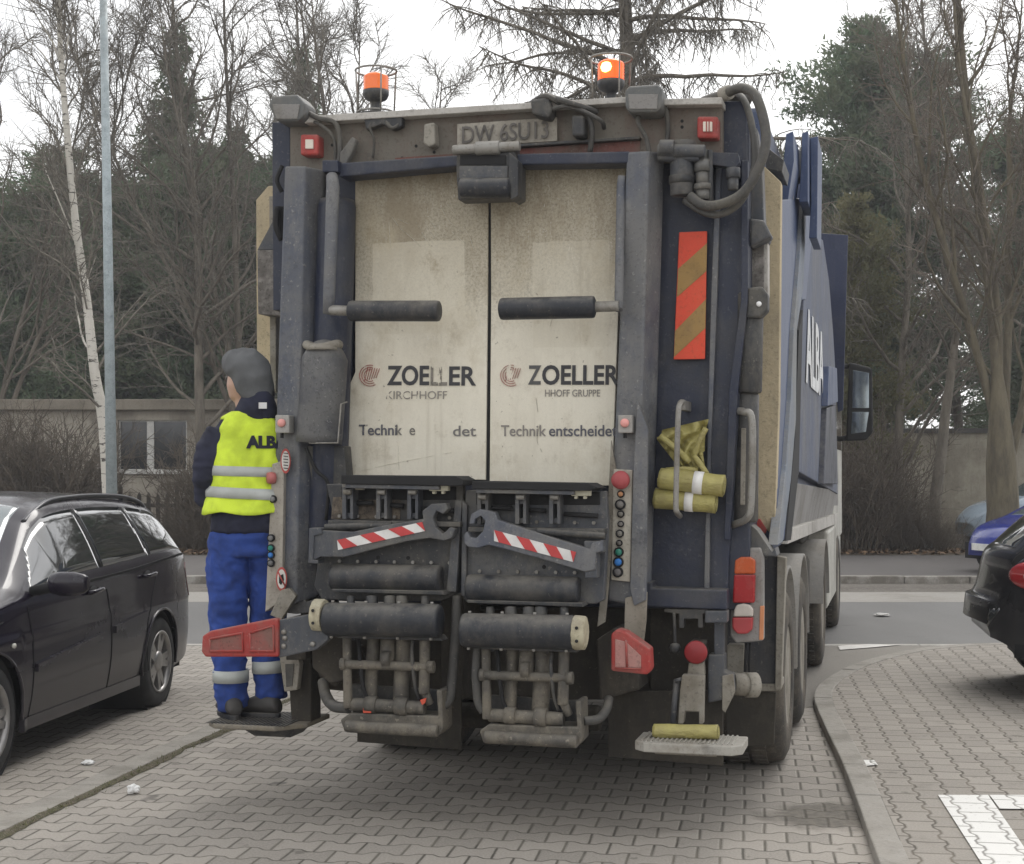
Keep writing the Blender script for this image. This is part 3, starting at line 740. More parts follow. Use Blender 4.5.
# red curved-line emblem
m_logo = worn_text('worn red emblem', (.42, .06, .05), .52, 9); m_logo2 = worn_text('faint red emblem', (.45, .12, .10), .58, 12)
for cx, par, mm in ((370, pl_, m_logo), (511, pr_, m_logo2)):
    b = MB()
    def arc(r, a0, a1, x=cx, y=375.5):
        return [P(x+r*math.cos(a), y-r*math.sin(a), PANV-.004) for a in [a0+(a1-a0)*k/14 for k in range(15)]]
    for r in (10.5, 8.2, 5.9): b.tube(arc(r, R_(75), R_(300)), [.0045]*15, 4, flat=.3)
    for k in range(6):
        x = cx-4+k*2.3
        b.tube([P(x-1.5, 381-k*.6, PANV-.004), P(x+2, 367+k*.3, PANV-.004)], .004, 4, flat=.3)
    b.build('emblem', mm, par)
# rollers and arms over the panels
def roller(xa, ya, xb, yb, r, v, m, name, par=truck, n=26):
    b = MB(); a = P(xa, ya, v); c = P(xb, yb, v); t = (c-a).normalized()
    b.tube([a-t*.012, a-t*.004, a, a+t*.01, c-t*.01, c, c+t*.004, c+t*.012], [r*.3, r*.8, r*.95, r, r, r*.95, r*.8, r*.3], n)
    return b.build(name, m, par)
rl = roller(350, 311, 439, 311, .052, -.12, m_rubber, 'roller'); rr_ = roller(501, 309, 594, 307, .054, -.12, m_rubber, 'roller')
b = MB(); cyl(b, P(330, 310, -.12), P(352, 311, -.12), .026); b.build('axle', m_steel, rl)
b = MB(); cyl(b, P(592, 307, -.12), P(619, 306, -.12), .026); b.build('axle', m_steel, rr_)
b = MB(); b.tube([P(332, 176, -.05), P(333, 186, -.08), P(329, 296, -.12), P(328, 314, -.12)], [.03, .034, .03, .026], 12); b.build('roller_arm', m_slate, truck)
b = MB(); b.tube([P(622, 176, .0), P(621, 186, .0), P(619, 296, -.08), P(619, 310, -.12)], [.02, .022, .022, .02], 12); b.build('roller_arm', m_slate, truck)
b = MB(); pb(b, 322, 160, 338, 172, -.06, .1); b.build('arm_bracket', m_navy, truck, .006)
# latch unit in the middle
lt = PP('latch_housing', [(457, 148), (514, 146), (517, 160), (515, 198), (458, 200), (456, 170)], -.05, .12, m_dark, truck, .006)
PB('slot', 460, 155, 506, 165, -.054, .02, m_black, lt, .002)
PP('latch_face', [(459, 166), (508, 166), (508, 178), (459, 179)], -.075, .05, m_dark2, lt, .005)
roller(461, 188, 509, 188, .05, -.09, m_rubber, 'rubber_roller', lt)
b = MB(); cyl(b, P(453, 150, -.06), P(520, 146, -.06), .024); cyl(b, P(476, 148.5, -.06), P(500, 147.5, -.06), .034); b.build('hinge_pin', m_steel, lt)
PP('latch_cheek', [(509, 152), (518, 160), (518, 196), (511, 200), (508, 180)], -.10, .16, m_dark, lt, .005)
# ---------------- left column
def column(name, top, bot, m):
    b = MB(); pl(b, [top, bot]); return b.build(name, m, truck, .01)
column('column', [(285, 166, 0), (305, 166, -.02), (323, 170, .10), (330, 172, .26), (290, 172, .20)],
       [(270, 606, 0), (296, 604, -.02), (318, 596, .10), (322, 590, .26), (275, 600, .20)], m_slate)
# recess wall and drum behind it
PP('recess_wall', [(318, 172), (356, 172), (352, 372), (347, 390), (345, 500), (318, 500)], .17, .04, m_navy)
b = MB(); cyl(b, P(337, 200, .10), P(326, 560, .10), .10, 24); b.build('inner_drum', m_navy, truck)
b = MB(); b.tube(bez([P(326, 352, .06), P(325, 358, .02), P(324, 372, .0), P(322, 400, -.01), P(319, 443, -.01)], 5), [.05+.068*min(1, (k/6)**.6) for k in range(21)], 30)
b.build('hinge_cover', dirty('smeared blue cover', (.030, .036, .056), (.14, .138, .135), .9, 3.5, .45, chips=.9, chipcol=(.24, .22, .19)), truck)
b = MB(); b.tube([P(325, 347, .03)+Vector((.085*math.cos(a), -.03+.085*math.sin(a)*.8, .012*math.cos(a*2))) for a in [k/28*6.2832 for k in range(29)]], .022, 10); b.tube([P(325, 351, .0)+Vector((0, -.03, 0)), P(325, 346, .0)+Vector((0, -.03, 0))], [.085, .07], 20); b.build('hinge_cap', m_bracket, truck)
b = MB(); b.lathe([(.0, 0), (.045, 0), (.045, .01), (0, .012)], Matrix.Translation(P(325, 345.5, -.01)+Vector((0, -.02, 0))) @ Matrix.Rotation(R_(65), 4, 'X') @ Matrix.Diagonal((1, .4, 1, 1)), 18); b.build('cap_hole', m_black, truck)
b = MB(); b.tube([P(309, 443, -.12), P(338, 443, -.12), P(341, 404, -.08), P(347, 402, -.05)], .005, 6); b.build('weld_edge', m_steel, truck)
PP('lower_recess_plate', [(306, 446), (344, 446), (347, 480), (332, 500), (327, 520), (318, 520)], .02, .1, m_dark)
b = MB(); b.tube(bez([P(306, 448, -.05), P(316, 470, -.06), P(328, 484, -.05), P(326, 520, -.04)], 6), .010, 8)
b.build('cable', m_black, truck)
# column foot and bits
PP('column_foot', [(274, 596), (300, 595), (306, 602), (318, 598), (318, 612), (296, 614), (276, 612)], .02, .3, m_dark2)
PP('mudflap_strip', [(281, 590), (289, 588), (296, 596), (281, 620), (270, 615)], -.06, .03, m_bracket, truck, .003)
PP('mudflap_strip', [(611, 440), (616, 470), (611, 560), (605, 622), (597, 627), (604, 560), (608, 500)], -.05, .02, m_bracket, truck, .003)
# button boxes and control strips
def lampbox(x, y, v):
    o = PB('push_button_box', x-7, y-9, x+7, y+9, v, .07, dirty('pale box grey', (.36, .35, .33), (.2, .18, .15), .4, 6, .6), truck, .006)
    b = MB(); b.lathe([(.021, 0), (.021, .012), (.014, .018), (0, .02)], Matrix.Translation(P(x, y-1, v)) @ Matrix.Rotation(R_(90), 4, 'X'), 20); b.build('button', plain('pale red button', (.75, .33, .30), .4), o)
    b = MB(); cyl(b, P(x, y+8, v+.03), P(x, y+14, v+.03), .009); b.build('cable_gland', m_black, o)
lampbox(282, 424, -.09); lampbox(625, 424, -.10)
# left control strip on the outside of the column (seen edge-on)
cs = PP('control_panel', [(272, 464), (284, 460), (282, 600), (265, 612)], -.04, .12, m_panelgrey)
b = MB(); b.lathe([(.0, -.0), (.028, .0), (.032, .02), (.028, .04), (0, .045)], Matrix.Translation(P(275, 478, -.04)) @ Matrix.Rotation(R_(90), 4, 'X') @ Matrix.Rotation(R_(-50), 4, 'Y'), 20); b.build('stop_button', plain('worn red button', (.42, .13, .12), .5), cs)
def knob(par, x, y, v, r, c, ring=True):
    b = MB(); M_ = Matrix.Translation(P(x, y, v)) @ Matrix.Rotation(R_(90), 4, 'X')
    if ring: b.lathe([(r, 0), (r, .012), (r*.7, .012), (r*.7, .004)], M_, 18); b.build('button_ring', m_black, par); b = MB()
    b.lathe([(r*.68, 0), (r*.68, .016), (r*.4, .02), (0, .02)], M_, 16); return b.build('button', c, par)
for y, c in ((499, (.2, .2, .2)), (538, (.18, .18, .18)), (548, (.02, .22, .17)), (555, (.03, .17, .5)), (563, (.14, .14, .14))):
    knob(cs, 273.5 if y < 500 else 271.5, y, -.042, .02, plain('button %d' % y, c, .5))
# stickers on the left column
def oval_sticker(x, y, rx, ry, v, label):
    o = MB(); n = 24
    A = [P(x+rx*math.cos(k/n*6.2832), y+ry*math.sin(k/n*6.2832), v) for k in range(n)]; o.prism(A, [p+Vector((0, .003, 0)) for p in A])
    s_ = o.build('sticker', plain('sticker red', (.42, .07, .06), .6), truck)
    o = MB(); A = [P(x+rx*.78*math.cos(k/n*6.2832), y+ry*.8*math.sin(k/n*6.2832), v-.003) for k in range(n)]; o.prism(A, [p+Vector((0, .002, 0)) for p in A])
    o.build('sticker_face', plain('sticker white', (.6, .58, .54), .6), s_); return s_
s1 = oval_sticker(285.5, 461, 5, 12.5, -.055, ''); b = MB()
for k in range(6): b.tube([P(283.5, 453+k*3, -.061), P(288, 453.5+k*3, -.061)], .002, 4)
b.build('sticker_mark', m_black, s1)
s2 = oval_sticker(281.5, 579, 5.5, 12, -.055, ''); b = MB()
b.tube([P(278, 572, -.061), P(285, 586, -.061)], .004, 4); b.build('sticker_bar', plain('sticker red', (.42, .07, .06), .6), s2)
b = MB(); pp(b, [(279, 576), (283, 574), (284, 580), (281, 585), (279, 583)], -.060, .002); b.build('sticker_mark', m_black, s2)
# ---------------- right column
column('column', [(627, 152, -.02), (649, 151, -.04), (664, 153, .12), (664, 153, .34), (630, 155, .34)],
       [(608, 600, -.02), (636, 606, -.04), (650, 606, .12), (652, 604, .34), (612, 600, .34)], m_slate)
cs = PP('control_panel', [(613.5, 469), (632.5, 470), (630, 582), (611, 580)], -.055, .04, dirty('control panel face', (.50, .47, .40), (.26, .23, .19), .5, 7, .6), truck, .005)
b = MB(); b.lathe([(0, 0), (.038, 0), (.045, .02), (.042, .045), (.02, .055), (0, .057)], Matrix.Translation(P(621.5, 480, -.055)) @ Matrix.Rotation(R_(90), 4, 'X'), 26); b.build('stop_button', plain('worn red knob', (.38, .07, .075), .55), cs)
for x, y, r, c in ((621, 494, .018, (.50, .25, .12)), (620.5, 504.5, .026, (.17, .16, .15)), (621, 514, .018, (.16, .15, .13)), (621, 524, .016, (.14, .13, .12)), (620, 533.5, .020, (.19, .18, .16)), (619.5, 543, .016, (.13, .12, .11)), (619, 552, .024, (.03, .22, .16)), (618.5, 562, .026, (.03, .20, .60)), (618, 572, .026, (.14, .13, .13))):
    knob(cs, x, y, -.057, r, plain('knob %d' % y, c, .5))
PP('column_front_strip', [(637, 400), (648, 430), (646, 600), (634, 606), (630, 590), (633, 480)], -.075, .03, m_slate)
PP('tan_splash_flap', [(625, 598), (647, 592), (646, 622), (643, 646), (634, 652), (624, 640)], -.06, .02, dirty('dusty tan rubber', (.30, .27, .225), (.2, .175, .14), .6, 3, .9), truck, .003)
# ---------------- right equipment wall
PB('equipment_wall', 650, 160, 718, 600, .24, .08, m_navy)
PB('equipment_wall', 650, 600, 718, 700, .30, .06, m_under)
bd = PP('warning_board', [(679, 232), (707, 231), (705, 359), (673.5, 359.5)], .18, .012, dirty('orange film', (.72, .075, .035), (.45, .12, .05), .3, 6, .5, streak=False))
tanm = dirty('tan film', (.36, .225, .08), (.22, .15, .08), .4, 6, .7, streak=False)
for pts in ([(707, 243), (706.4, 271), (677, 297), (678, 269)], [(706, 299), (705.3, 328), (674, 357), (675, 331)]):
    pp(MB(), pts, .177, .004).build('diagonal_stripe', tanm, bd)
# grab handles and their mount
b = MB(); b.tube(bez([P(683, 402, .0), P(680, 404, -.05), P(678, 420, -.07), P(676, 500, -.07), P(677, 512, -.05), P(680, 516, .1)], 6), .014, 10); b.build('grab_handle', m_steel, truck)
b = MB(); pb(b, 679, 400, 685, 410, .0, .24); b.build('handle_mount', m_steel, truck, .003)
b = MB(); b.tube(bez([P(737, 411, .2), P(744, 412, .1), P(752, 422, .08), P(751, 500, .08), P(747, 518, .1), P(733, 525, .2)], 6), .018, 10); b.build('grab_handle', m_steel, truck)
PB('bag_bin_back', 658, 405, 714, 514, .225, .01, m_black)
# hydraulics top right
b = MB(); cyl(b, P(682, 142, .06), P(682, 196, .06), .058, 24); hy = b.build('hydraulic_cylinder', m_dark2, truck)
b = MB(); cyl(b, P(658, 150, .0), P(705, 151, .0), .03, 14); cyl(b, P(660, 147, -.02), P(674, 147, -.02), .035, 14); cyl(b, P(658, 157, .02), P(700, 157, .02), .022, 12); b.build('valve_rod', m_dark2, hy)
b = MB(); cyl(b, P(682, 142, .06), P(682, 160, .06), .070, 24); cyl(b, P(682, 176, .06), P(682, 184, .06), .064, 24); b.build('cylinder_collar', m_dark, hy)
b = MB()
for y0, y1, r in ((150, 162, .03), (160, 172, .042), (172, 186, .034), (184, 190, .044), (190, 200, .036)): cyl(b, P(703, y0, .05), P(703, y1, .05), r, 14)
b.build('hydraulic_fitting', dirty('grey fitting', (.15, .15, .145), (.2, .18, .15), .5, 6, .45, metal=.4), truck)
b = MB()
for y0, y1, r in ((168, 178, .035), (178, 190, .026)): cyl(b, P(733, y0, .1), P(733, y1, .1), r, 14)
b.build('hydraulic_fitting', m_dark2, truck)
PP('valve_bracket', [(694, 150), (714, 152), (738, 153), (740, 163), (736, 168), (714, 165), (696, 160)], .08, .06, m_navy)
b = MB(); b.tube([P(710, 150, .03), P(711, 200, .05), P(705, 206, .05)], .012, 8); b.build('hydraulic_pipe', m_dark, truck)
b = MB(); b.tube(bez([P(704, 101, .3), P(722, 95, .15), P(742, 88, .05), P(757, 99, 0), P(766, 135, -.04), P(760, 165, -.06), P(744, 192, -.06), P(722, 204, -.04), P(703, 205, .0), P(690, 196, .03)], 8), .024, 12); b.build('hydraulic_hose', m_hose, truck)
b = MB(); b.tube(bez([P(727, 98, .3), P(740, 96, .2), P(748, 110, .12), P(754, 140, .05), P(754, 170, .03), P(742, 200, .0), P(722, 214, .0), P(703, 212, .03), P(684, 200, .05)], 8), .017, 12); b.build('hydraulic_hose', m_hose, truck)
b = MB(); cyl(b, P(722, 95, .15), P(730, 92, .12), .036, 12); b.build('hose_sleeve', m_bracket, truck)
b = MB(); b.tube(bez([P(726, 100, .4), P(738, 95, .3), P(752, 100, .3)], 5), .03, 10); b.build('hydraulic_hose', m_hose, truck)
# grey trunking, bracket and cylinder between post and tan board
PP('cylinder_mount', [(746, 128), (757, 128), (762, 164), (764, 222), (770, 235), (768, 241), (750, 248), (747, 246)], .30, .14, m_dark2, truck, .006)
PP('cylinder_shoulder', [(749, 218), (764, 220), (772, 236), (750, 247)], .22, .12, m_dark2, truck, .012)
PP('stone_pattern_plate', [(750, 246), (764, 242), (764, 290), (749, 290)], .34, .1, m_grid)
PP('pale_strip', [(763.5, 242), (768, 240), (768, 296), (764, 292)], .36, .1, m_concp)
b = MB(); cyl(b, P(750, 293, .24), P(748, 393, .24), .068, 26); cyl(b, P(746, 393, .26), P(745, 522, .26), .064, 26); b.build('lift_cylinder', m_dark, truck)
PP('cylinder_ear', [(747, 288), (762, 286), (768, 294), (768, 310), (760, 318), (746, 318)], .15, .1, m_dark, truck, .012)
b = MB(); b.lathe([(0, 0), (.013, 0), (.013, .006), (0, .008)], Matrix.Translation(P(759, 304, .148)) @ Matrix.Rotation(R_(90), 4, 'X'), 14); b.build('pin', plain('bright pin', (.85, .85, .85), .3), truck)
PP('cylinder_label', [(741, 428), (746, 428), (745, 505), (740, 505)], .19, .01, m_bracket)
PP('lower_cheek', [(745, 520), (757, 530), (772, 552), (775, 548), (777, 556), (758, 556), (737, 540), (737, 524)], .3, .2, m_dark2)
# ---------------- tail light cluster
tlh = PP('tail_light', [(732, 548), (760, 548), (763, 558), (763, 641), (736, 643), (730, 636)], .24, .10, dirty('light housing', (.27, .26, .25), (.16, .14, .12), .5, 4, .7), truck, .008)
def tl(name, pts, m): PP(name, pts, .20, .05, m, tlh, .008)
tl('amber_lens', [(735, 560), (741, 557), (750, 557), (755, 560), (755, 574), (734, 574)], dirty('orange lens', (.48, .085, .02), (.4, .14, .06), .4, 8, .25, streak=False, bmp=0))
tl('red_lens', [(734, 574.5), (755, 574.5), (754.5, 603), (732.5, 603)], dirty('red lens', (.33, .015, .018), (.3, .06, .05), .4, 8, .25, streak=False, bmp=0))
tl('reverse_lens', [(734, 610), (736, 605), (743, 603.5), (750, 605), (753, 610), (753, 616.8), (733, 616.8)], plain('clear lens', (.55, .50, .45), .25, coat=.4))
tl('fog_lens', [(732, 617.5), (753, 617.5), (752, 630), (747, 634), (737, 634), (732, 628)], plain('dusty red lens', (.42, .05, .055), .35))
PP('side_marker', [(760, 606), (764, 606), (763, 640), (759, 640)], .232, .03, plain('faded orange', (.55, .22, .1), .5), tlh)
b = MB(); b.tube([P(746, 643, .30), P(745, 672, .30)], .008, 6); b.build('cable', m_black, truck); b = MB(); b.tube([P(750, 643, .30), P(749, 672, .30)], .006, 6); b.build('cable', m_black, truck)
# ---------------- cross beam and lower right
PP('cross_beam', [(606, 582), (652, 582), (652, 588), (727, 590), (727, 610), (652, 607), (602, 606)], .08, .14, m_navy, truck, .008)
b = MB(); pp(b, [(664, 609), (708, 609), (708, 614), (703, 614), (703, 628), (698, 628), (698, 619), (684, 619), (684, 628), (679, 628), (679, 614), (664, 612)], .10, .06); b.build('bracket', m_dark, truck, .004)
b = MB(); cyl(b, P(674, 613, .08), P(675, 643, .08), .008, 8); b.lathe([(0, -.028), (.022, -.018), (.028, 0), (.022, .018), (0, .028)], Matrix.Translation(P(675, 648, .08)), 14); b.build('hanging_hook', m_dark, truck)
PB('small_box', 705, 611, 727, 623, .06, .1, m_dark2, truck, .006)
PP('tow_post', [(708, 655), (724, 655), (724, 672), (733, 676), (735, 690), (730, 702), (722, 700), (708, 703)], .10, .12, m_dark2, truck, .006)
PB('tow_post_upper', 714, 620, 724, 656, .13, .06, m_dark2)
PP('pale_bracket', [(722, 676), (733, 674), (735, 692), (725, 713), (722, 710)], .09, .02, m_bracket)
PP('exhaust_shield', [(727, 645), (744, 645), (744, 676), (727, 676)], .34, .1, m_bracket)
b = MB(); cyl(b, P(733, 684, .2), P(751, 685, .24), .055, 20); cyl(b, P(746, 685, .22), P(756, 685, .25), .062, 20); b.build('end_pipe', m_bracket, truck)
b = MB(); b.lathe([(0, 0), (.05, 0), (.056, -.006), (.056, -.02), (0, -.02)], Matrix.Translation(P(695.5, 652.5, .02)) @ Matrix.Rotation(R_(90), 4, 'X'), 26); b.build('red_reflector', plain('round red reflector', (.26, .018, .022), .45), truck)
b = MB(); pb(b, 687, 643, 704, 663, .03, .2); b.build('reflector_mount', m_under, truck, .01)
# ---------------- rear foot step, right
b = MB(); pp(b, [(689, 662), (703, 662), (704, 676), (687, 676)], .04, .08); pp(b, [(682, 675), (704, 676), (703, 724), (699, 724), (699, 712), (685, 711), (683, 724), (678, 724), (680, 690)], -.02, .06)
sb = b.build('step_bracket', m_bracket, truck, .004)
b = MB(); b.tube([P(677, 680, .02), P(673, 724, .0)], .016, 8); b.tube([P(675, 681, 0), P(682, 679, 0)], .01, 8); b.build('strut', m_dark2, sb)
PB('gap_plate', 683, 680, 699, 712, .04, .02, m_bracket, sb)  # pale plate closing the opening of the step bracket
def step_plate(cx0, cx1, y, v0, v1, m, name='foot_step'):
    A = P(cx0, y, v0); B_ = P(cx1, y, v0); z = A.z; c = .05
    ring = [(A.x, v0+c), (A.x+c, v0), (B_.x-c, v0), (B_.x, v0+c), (B_.x, v1), (A.x, v1)]
    o = MB().prism([(x, y_, z-.045) for x, y_ in ring], [(x, y_, z) for x, y_ in ring]).build(name, m, truck, .006)
    t = MB(); k = A.x+.03
    while k < B_.x-.03:
        t.box(k, v0+.03, z, k+.008, v1-.01, z+.006); k += .022
    t.build('tread', m, o); return o, z
stp, stz = step_plate(633, 742, 742, -.34, -.06, dirty('pale step plate', (.38, .365, .33), (.2, .17, .13), .5, 5, .7))
PP('step_underframe', [(650, 747), (722, 751), (716, 757), (655, 754)], -.24, .12, m_bracket)
# left foot step with post
stl = MB(); Z0 = P(240, 722, -.5).z
LS = [P(235, 722, -.34), P(250, 727, -.55), P(300, 727, -.55), P(320, 716, -.5), P(320, 716, -.22), P(240, 716, -.12)]
zl = .475
zl = .415
ring = [(-1.56, -.10), (-1.50, -.17), (-1.16, -.17), (-1.04, -.03), (-1.04, .28), (-1.56, .28)]
o = MB().prism([(x, y, zl-.026) for x, y in ring], [(x, y, zl) for x, y in ring]).build('foot_step', dirty('dusty step steel', (.20, .18, .15), (.22, .19, .14), .6, 5, .85), truck, .008)
b = MB()
for k in range(20): b.box(-1.53+k*.022, -.16, zl, -1.542+k*.022, .25, zl+.005)
b.build('tread', m_dark, o)
b = MB(); b.prism([(-1.34, -.02, zl-.08), (-1.14, -.02, zl-.08), (-1.14, .15, zl-.08), (-1.34, .15, zl-.08)], [(-1.40, -.07, zl-.028), (-1.10, -.07, zl-.028), (-1.10, .2, zl-.028), (-1.40, .2, zl-.028)]); b.build('step_underframe', m_dark, o)
PP('step_post', [(287, 655), (311, 655), (311, 722), (291, 722)], .02, .14, m_under, truck, .008)
PP('step_bracket', [(279, 654), (296, 650), (300, 664), (297, 690), (284, 692), (281, 670)], -.04, .05, m_bracket, truck, .006)
PP('bracket_slot', [(285, 664), (294, 664), (292, 686), (286, 687)], -.046, .01, m_dark, truck, .002)
PB('lower_mount', 286, 618, 306, 660, -.1, .2, m_under)
# ---------------- red hinged bumper ends
def bumper(pts, holes, v, m, m2, d=.05):
    o = PP('bumper_end', pts, v, d, m, truck, .010)
    for h in holes: PP('pocket', h, v-.006, .008, m2, o, .003)
    return o
bumper([(202, 636), (210, 631), (275, 618), (278, 620), (278, 657), (205, 657), (201, 652)],
       [], -.46, m_red, m_red2)
def rim(pts, v, r, m, par):
    A = [P(x, y, v) for x, y in pts]; A.append(A[0]); b = MB(); b.tube(A, r, 6); b.build('raised_rim', m, par)
bo = [o for o in truck.children if o.name.startswith('bumper_end')][-1]
PP('pocket', [(210, 639), (242, 633), (243, 651), (210, 651)], -.464, .01, m_red2, bo, .003); rim([(210, 639), (242, 633), (243, 651), (210, 651)], -.465, .007, m_red, bo)
PP('pocket', [(250, 633), (273, 626), (274, 651), (250, 651)], -.464, .01, m_red2, bo, .003); rim([(250, 633), (273, 626), (274, 651), (250, 651)], -.465, .007, m_red, bo)
PP('bumper_arm', [(278, 620), (322, 612), (328, 618), (328, 640), (316, 650), (278, 658)], -.44, .06, m_dark2, truck, .006)
b = MB()
for x, y in ((284, 632), (285, 638), (284, 646), (313, 644)): b.lathe([(.0, .012), (.012, .01), (.014, 0)], Matrix.Translation(P(x, y, -.44)) @ Matrix.Rotation(R_(90), 4, 'X'), 8)
b.build('bolt', m_steel, truck)
PP('bumper_arm_mount', [(310, 612), (345, 606), (345, 680), (330, 684), (312, 668)], -.3, .2, m_under, truck, .01)
bumper([(611, 634), (617, 629), (626, 632), (650, 649), (651, 670), (647, 675), (611, 671)], [], -.30, m_red, m_red2, .10)
bo = [o for o in truck.children if o.name.startswith('bumper_end')][-1]
PP('pocket', [(615, 639), (626, 642), (641, 656), (641, 668), (615, 667)], -.304, .006, dirty('pink faded plastic', (.42, .21, .19), (.3, .2, .17), .6, 8, .8, streak=False), bo, .003)
b = MB(); b.tube([P(626, 640, -.306), P(627, 667, -.306)], .006, 6); b.tube([P(615, 668, -.306), P(641, 669, -.306)], .005, 6); b.build('raised_rib', m_red, bo)
PP('bumper_arm', [(614, 628), (636, 640), (640, 690), (600, 700), (596, 640)], .0, .25, m_under, truck, .01)
# ---------------- lower rear mass
PP('rear_undershield', [(300, 612), (722, 604), (722, 694), (606, 700), (440, 700), (330, 690), (300, 668)], .33, .25, m_under, truck, .01)
PP('splash_flap', [(357, 690), (461, 696), (461, 750), (357, 742)], .30, .02, m_rubd)
PP('splash_flap', [(608, 692), (723, 690), (723, 766), (608, 757)], .25, .02, m_rubd)
PP('hose_tunnel', [(312, 650), (345, 650), (345, 676), (336, 688), (318, 678)], .0, .3, m_under, truck, .02)
b = MB(); cyl(b, P(455, 715, .7), P(600, 718, .7), .07, 16); b.build('axle_tube', m_under, truck)
# ---------------- bin lifts (two units)
def lift(side):
    """side -1 left, +1 right; coordinates measured per unit"""
    if side < 0:
        plate = [(326, 484), (463, 484), (463, 520), (457, 594), (441, 601), (322, 600), (314, 586), (318, 560), (334, 520)]
        X0, X1 = 328, 462; lip = [(341, 475), (456, 476), (463, 480), (463, 485), (455, 486), (341, 484)]
        cr = ((333, 577), (441, 579)); lr = ((326, 619), (440, 621)); cap = 'L'
    else:
        plate = [(466, 490), (606, 491), (608, 520), (604, 600), (596, 604), (466, 602), (461, 594), (463, 520)]
        X0, X1 = 468, 606; lip = [(472, 481), (588, 483), (598, 488), (589, 491), (472, 489)]
        cr = ((468, 588), (579, 591)); lr = ((463, 630), (575, 632.5)); cap = 'R'
    base = PP('bin_lift_plate', plate, -.16, .05, m_dark2 if side > 0 else m_dark, truck, .006)
    PP('rubber_lip', lip, -.30, .22, m_black, truck, .004)
    PP('pale_edge', [(x, y) for x, y in ((lip[0][0]+4, lip[-1][1]), (lip[2][0]-24, lip[-2][1]), (lip[2][0]-24, lip[-2][1]+4), (lip[0][0]+4, lip[-1][1]+4))], -.29, .1, m_dark2, truck, .003)
    cr_y0 = 561 if side < 0 else 571
    # dark openings and upright combs
    yo = 489 if side < 0 else 494
    xs = (343, 377, 408) if side < 0 else (478, 516, 550)
    PP('comb_opening', [(xs[0]-2, yo-2), (X1-6, yo-2), (X1-6, yo+11), (xs[0]-2, yo+11)], -.165, .01, m_black)
    for i, x in enumerate(xs):
        b = MB(); s_ = MB()
        pb(b, x-1, yo-4, x+3, yo+30, -.24, .10); pb(b, x+7, yo-4, x+10, yo+30, -.24, .10); pb(b, x, yo+6, x+9, yo+10, -.23, .06); pb(b, x, yo+24, x+9, yo+29, -.22, .05)
        pb(s_, x-1, yo-6, x+10, yo-2, -.27, .05); c = P(x+4.5, yo+3, -.255)
        s_.tube([c+Vector((-.02, 0, 0)), c+Vector((.02, 0, 0))], .014, 10)
        b.build('comb_bracket', m_dark2, base, .002); s_.build('comb_clamp', m_steel, base, .003)
    xc = 429 if side < 0 else 571
    bb = MB(); pb(bb, xc, yo-7, xc+19, yo+2, -.26, .04); pb(bb, xc+3, yo+2, xc+6, yo+5, -.255, .03); pb(bb, xc+12, yo+2, xc+15, yo+5, -.255, .03); bb.build('pale_clip', dirty('cream plastic', (.55, .53, .42), (.3, .27, .2), .4, 8, .6), base, .004)
    if side < 0:
        bb = MB(); pb(bb, 355, 483, 363, 490, -.26, .03); bb.build('pale_clip', m_bracket, base, .003)
    # clutter: pipes, bolts and stiffeners on the plate
    for (x0_, y0_, x1_, y1_) in ((xs[0]+14, yo+14, xs[1]-4, yo+14), (xs[1]+14, yo+16, xs[2]-4, yo+17), (xs[2]+14, yo+20, X1-8, yo+22)):
        q = MB(); q.tube([P(x0_, y0_, -.19), P(x1_, y1_, -.19)], .012, 8); q.build('pipe', m_black, base)
    q = MB()
    for kx in range(7):
        for ky in (0, 1):
            c = P(X0+12+kx*(X1-X0-24)/6, (cr_y0 if ky else yo+27)+(kx*.3), -.166); q.tube([c, c+Vector((0, -.012, 0))], .009, 6)
    q.build('bolt', m_steel, base)
    # ledge
    ly = 520 if side < 0 else 527
    PP('ledge', [(X0, ly), (X1-2, ly+2), (X1-2, ly+7), (X0, ly+5)], -.24, .1, m_dark, base, .004)
    if side < 0: PP('rusty_patch', [(333, 497), (400, 498), (400, 519), (331, 519)], -.164, .008, dirty('rust brown dirt', (.20, .165, .125), (.06, .05, .045), .9, 16, .9, streak=False), base, 0)
    # mid tray + bolts
    b = MB()
    pts_ = ((378, 557.5), (408, 558), (450, 574), (449, 588)) if side < 0 else ((467, 580), (467, 586), (544, 567), (476, 599))
    for x, y in pts_: c = P(x, y, -.163); b.tube([c, c+Vector((0, .006, 0))], .010, 10)
    b.build('bolt_hole', m_black, base)
    if side < 0: PP('side_strip', [(455, 500), (462, 500), (456, 592), (446, 592)], -.19, .03, m_dark2, base, .004)
    else: PP('side_strip', [(467, 505), (462, 500), (461, 596), (466, 596)], -.19, .03, m_dark2, base, .004)
    # claw arm with tape
    if side < 0:
        arm = [(316, 531), (322, 529), (326, 534), (352, 533), (385, 524), (424, 519), (423, 508), (430, 504), (437, 503), (448, 505), (447, 512), (442, 514), (436, 511), (432, 517), (434, 527), (440, 533), (446, 533), (450, 527), (455, 528), (452, 538), (445, 541), (431, 538), (410, 540), (375, 548), (345, 556), (320, 556), (309, 562), (309, 555)]
        tape = [(337, 540), (422, 522), (425, 531), (338, 550)]
        arm = [(313, 529), (321, 530), (352, 532), (386, 525), (423, 519), (422, 511), (431, 504), (446, 503), (448, 509), (443, 514), (436, 511), (433, 518), (436, 528), (443, 534), (450, 527), (455, 529), (452, 538), (444, 541), (430, 538), (408, 541), (375, 549), (345, 557), (320, 557), (313, 561), (309, 560)]
    else:
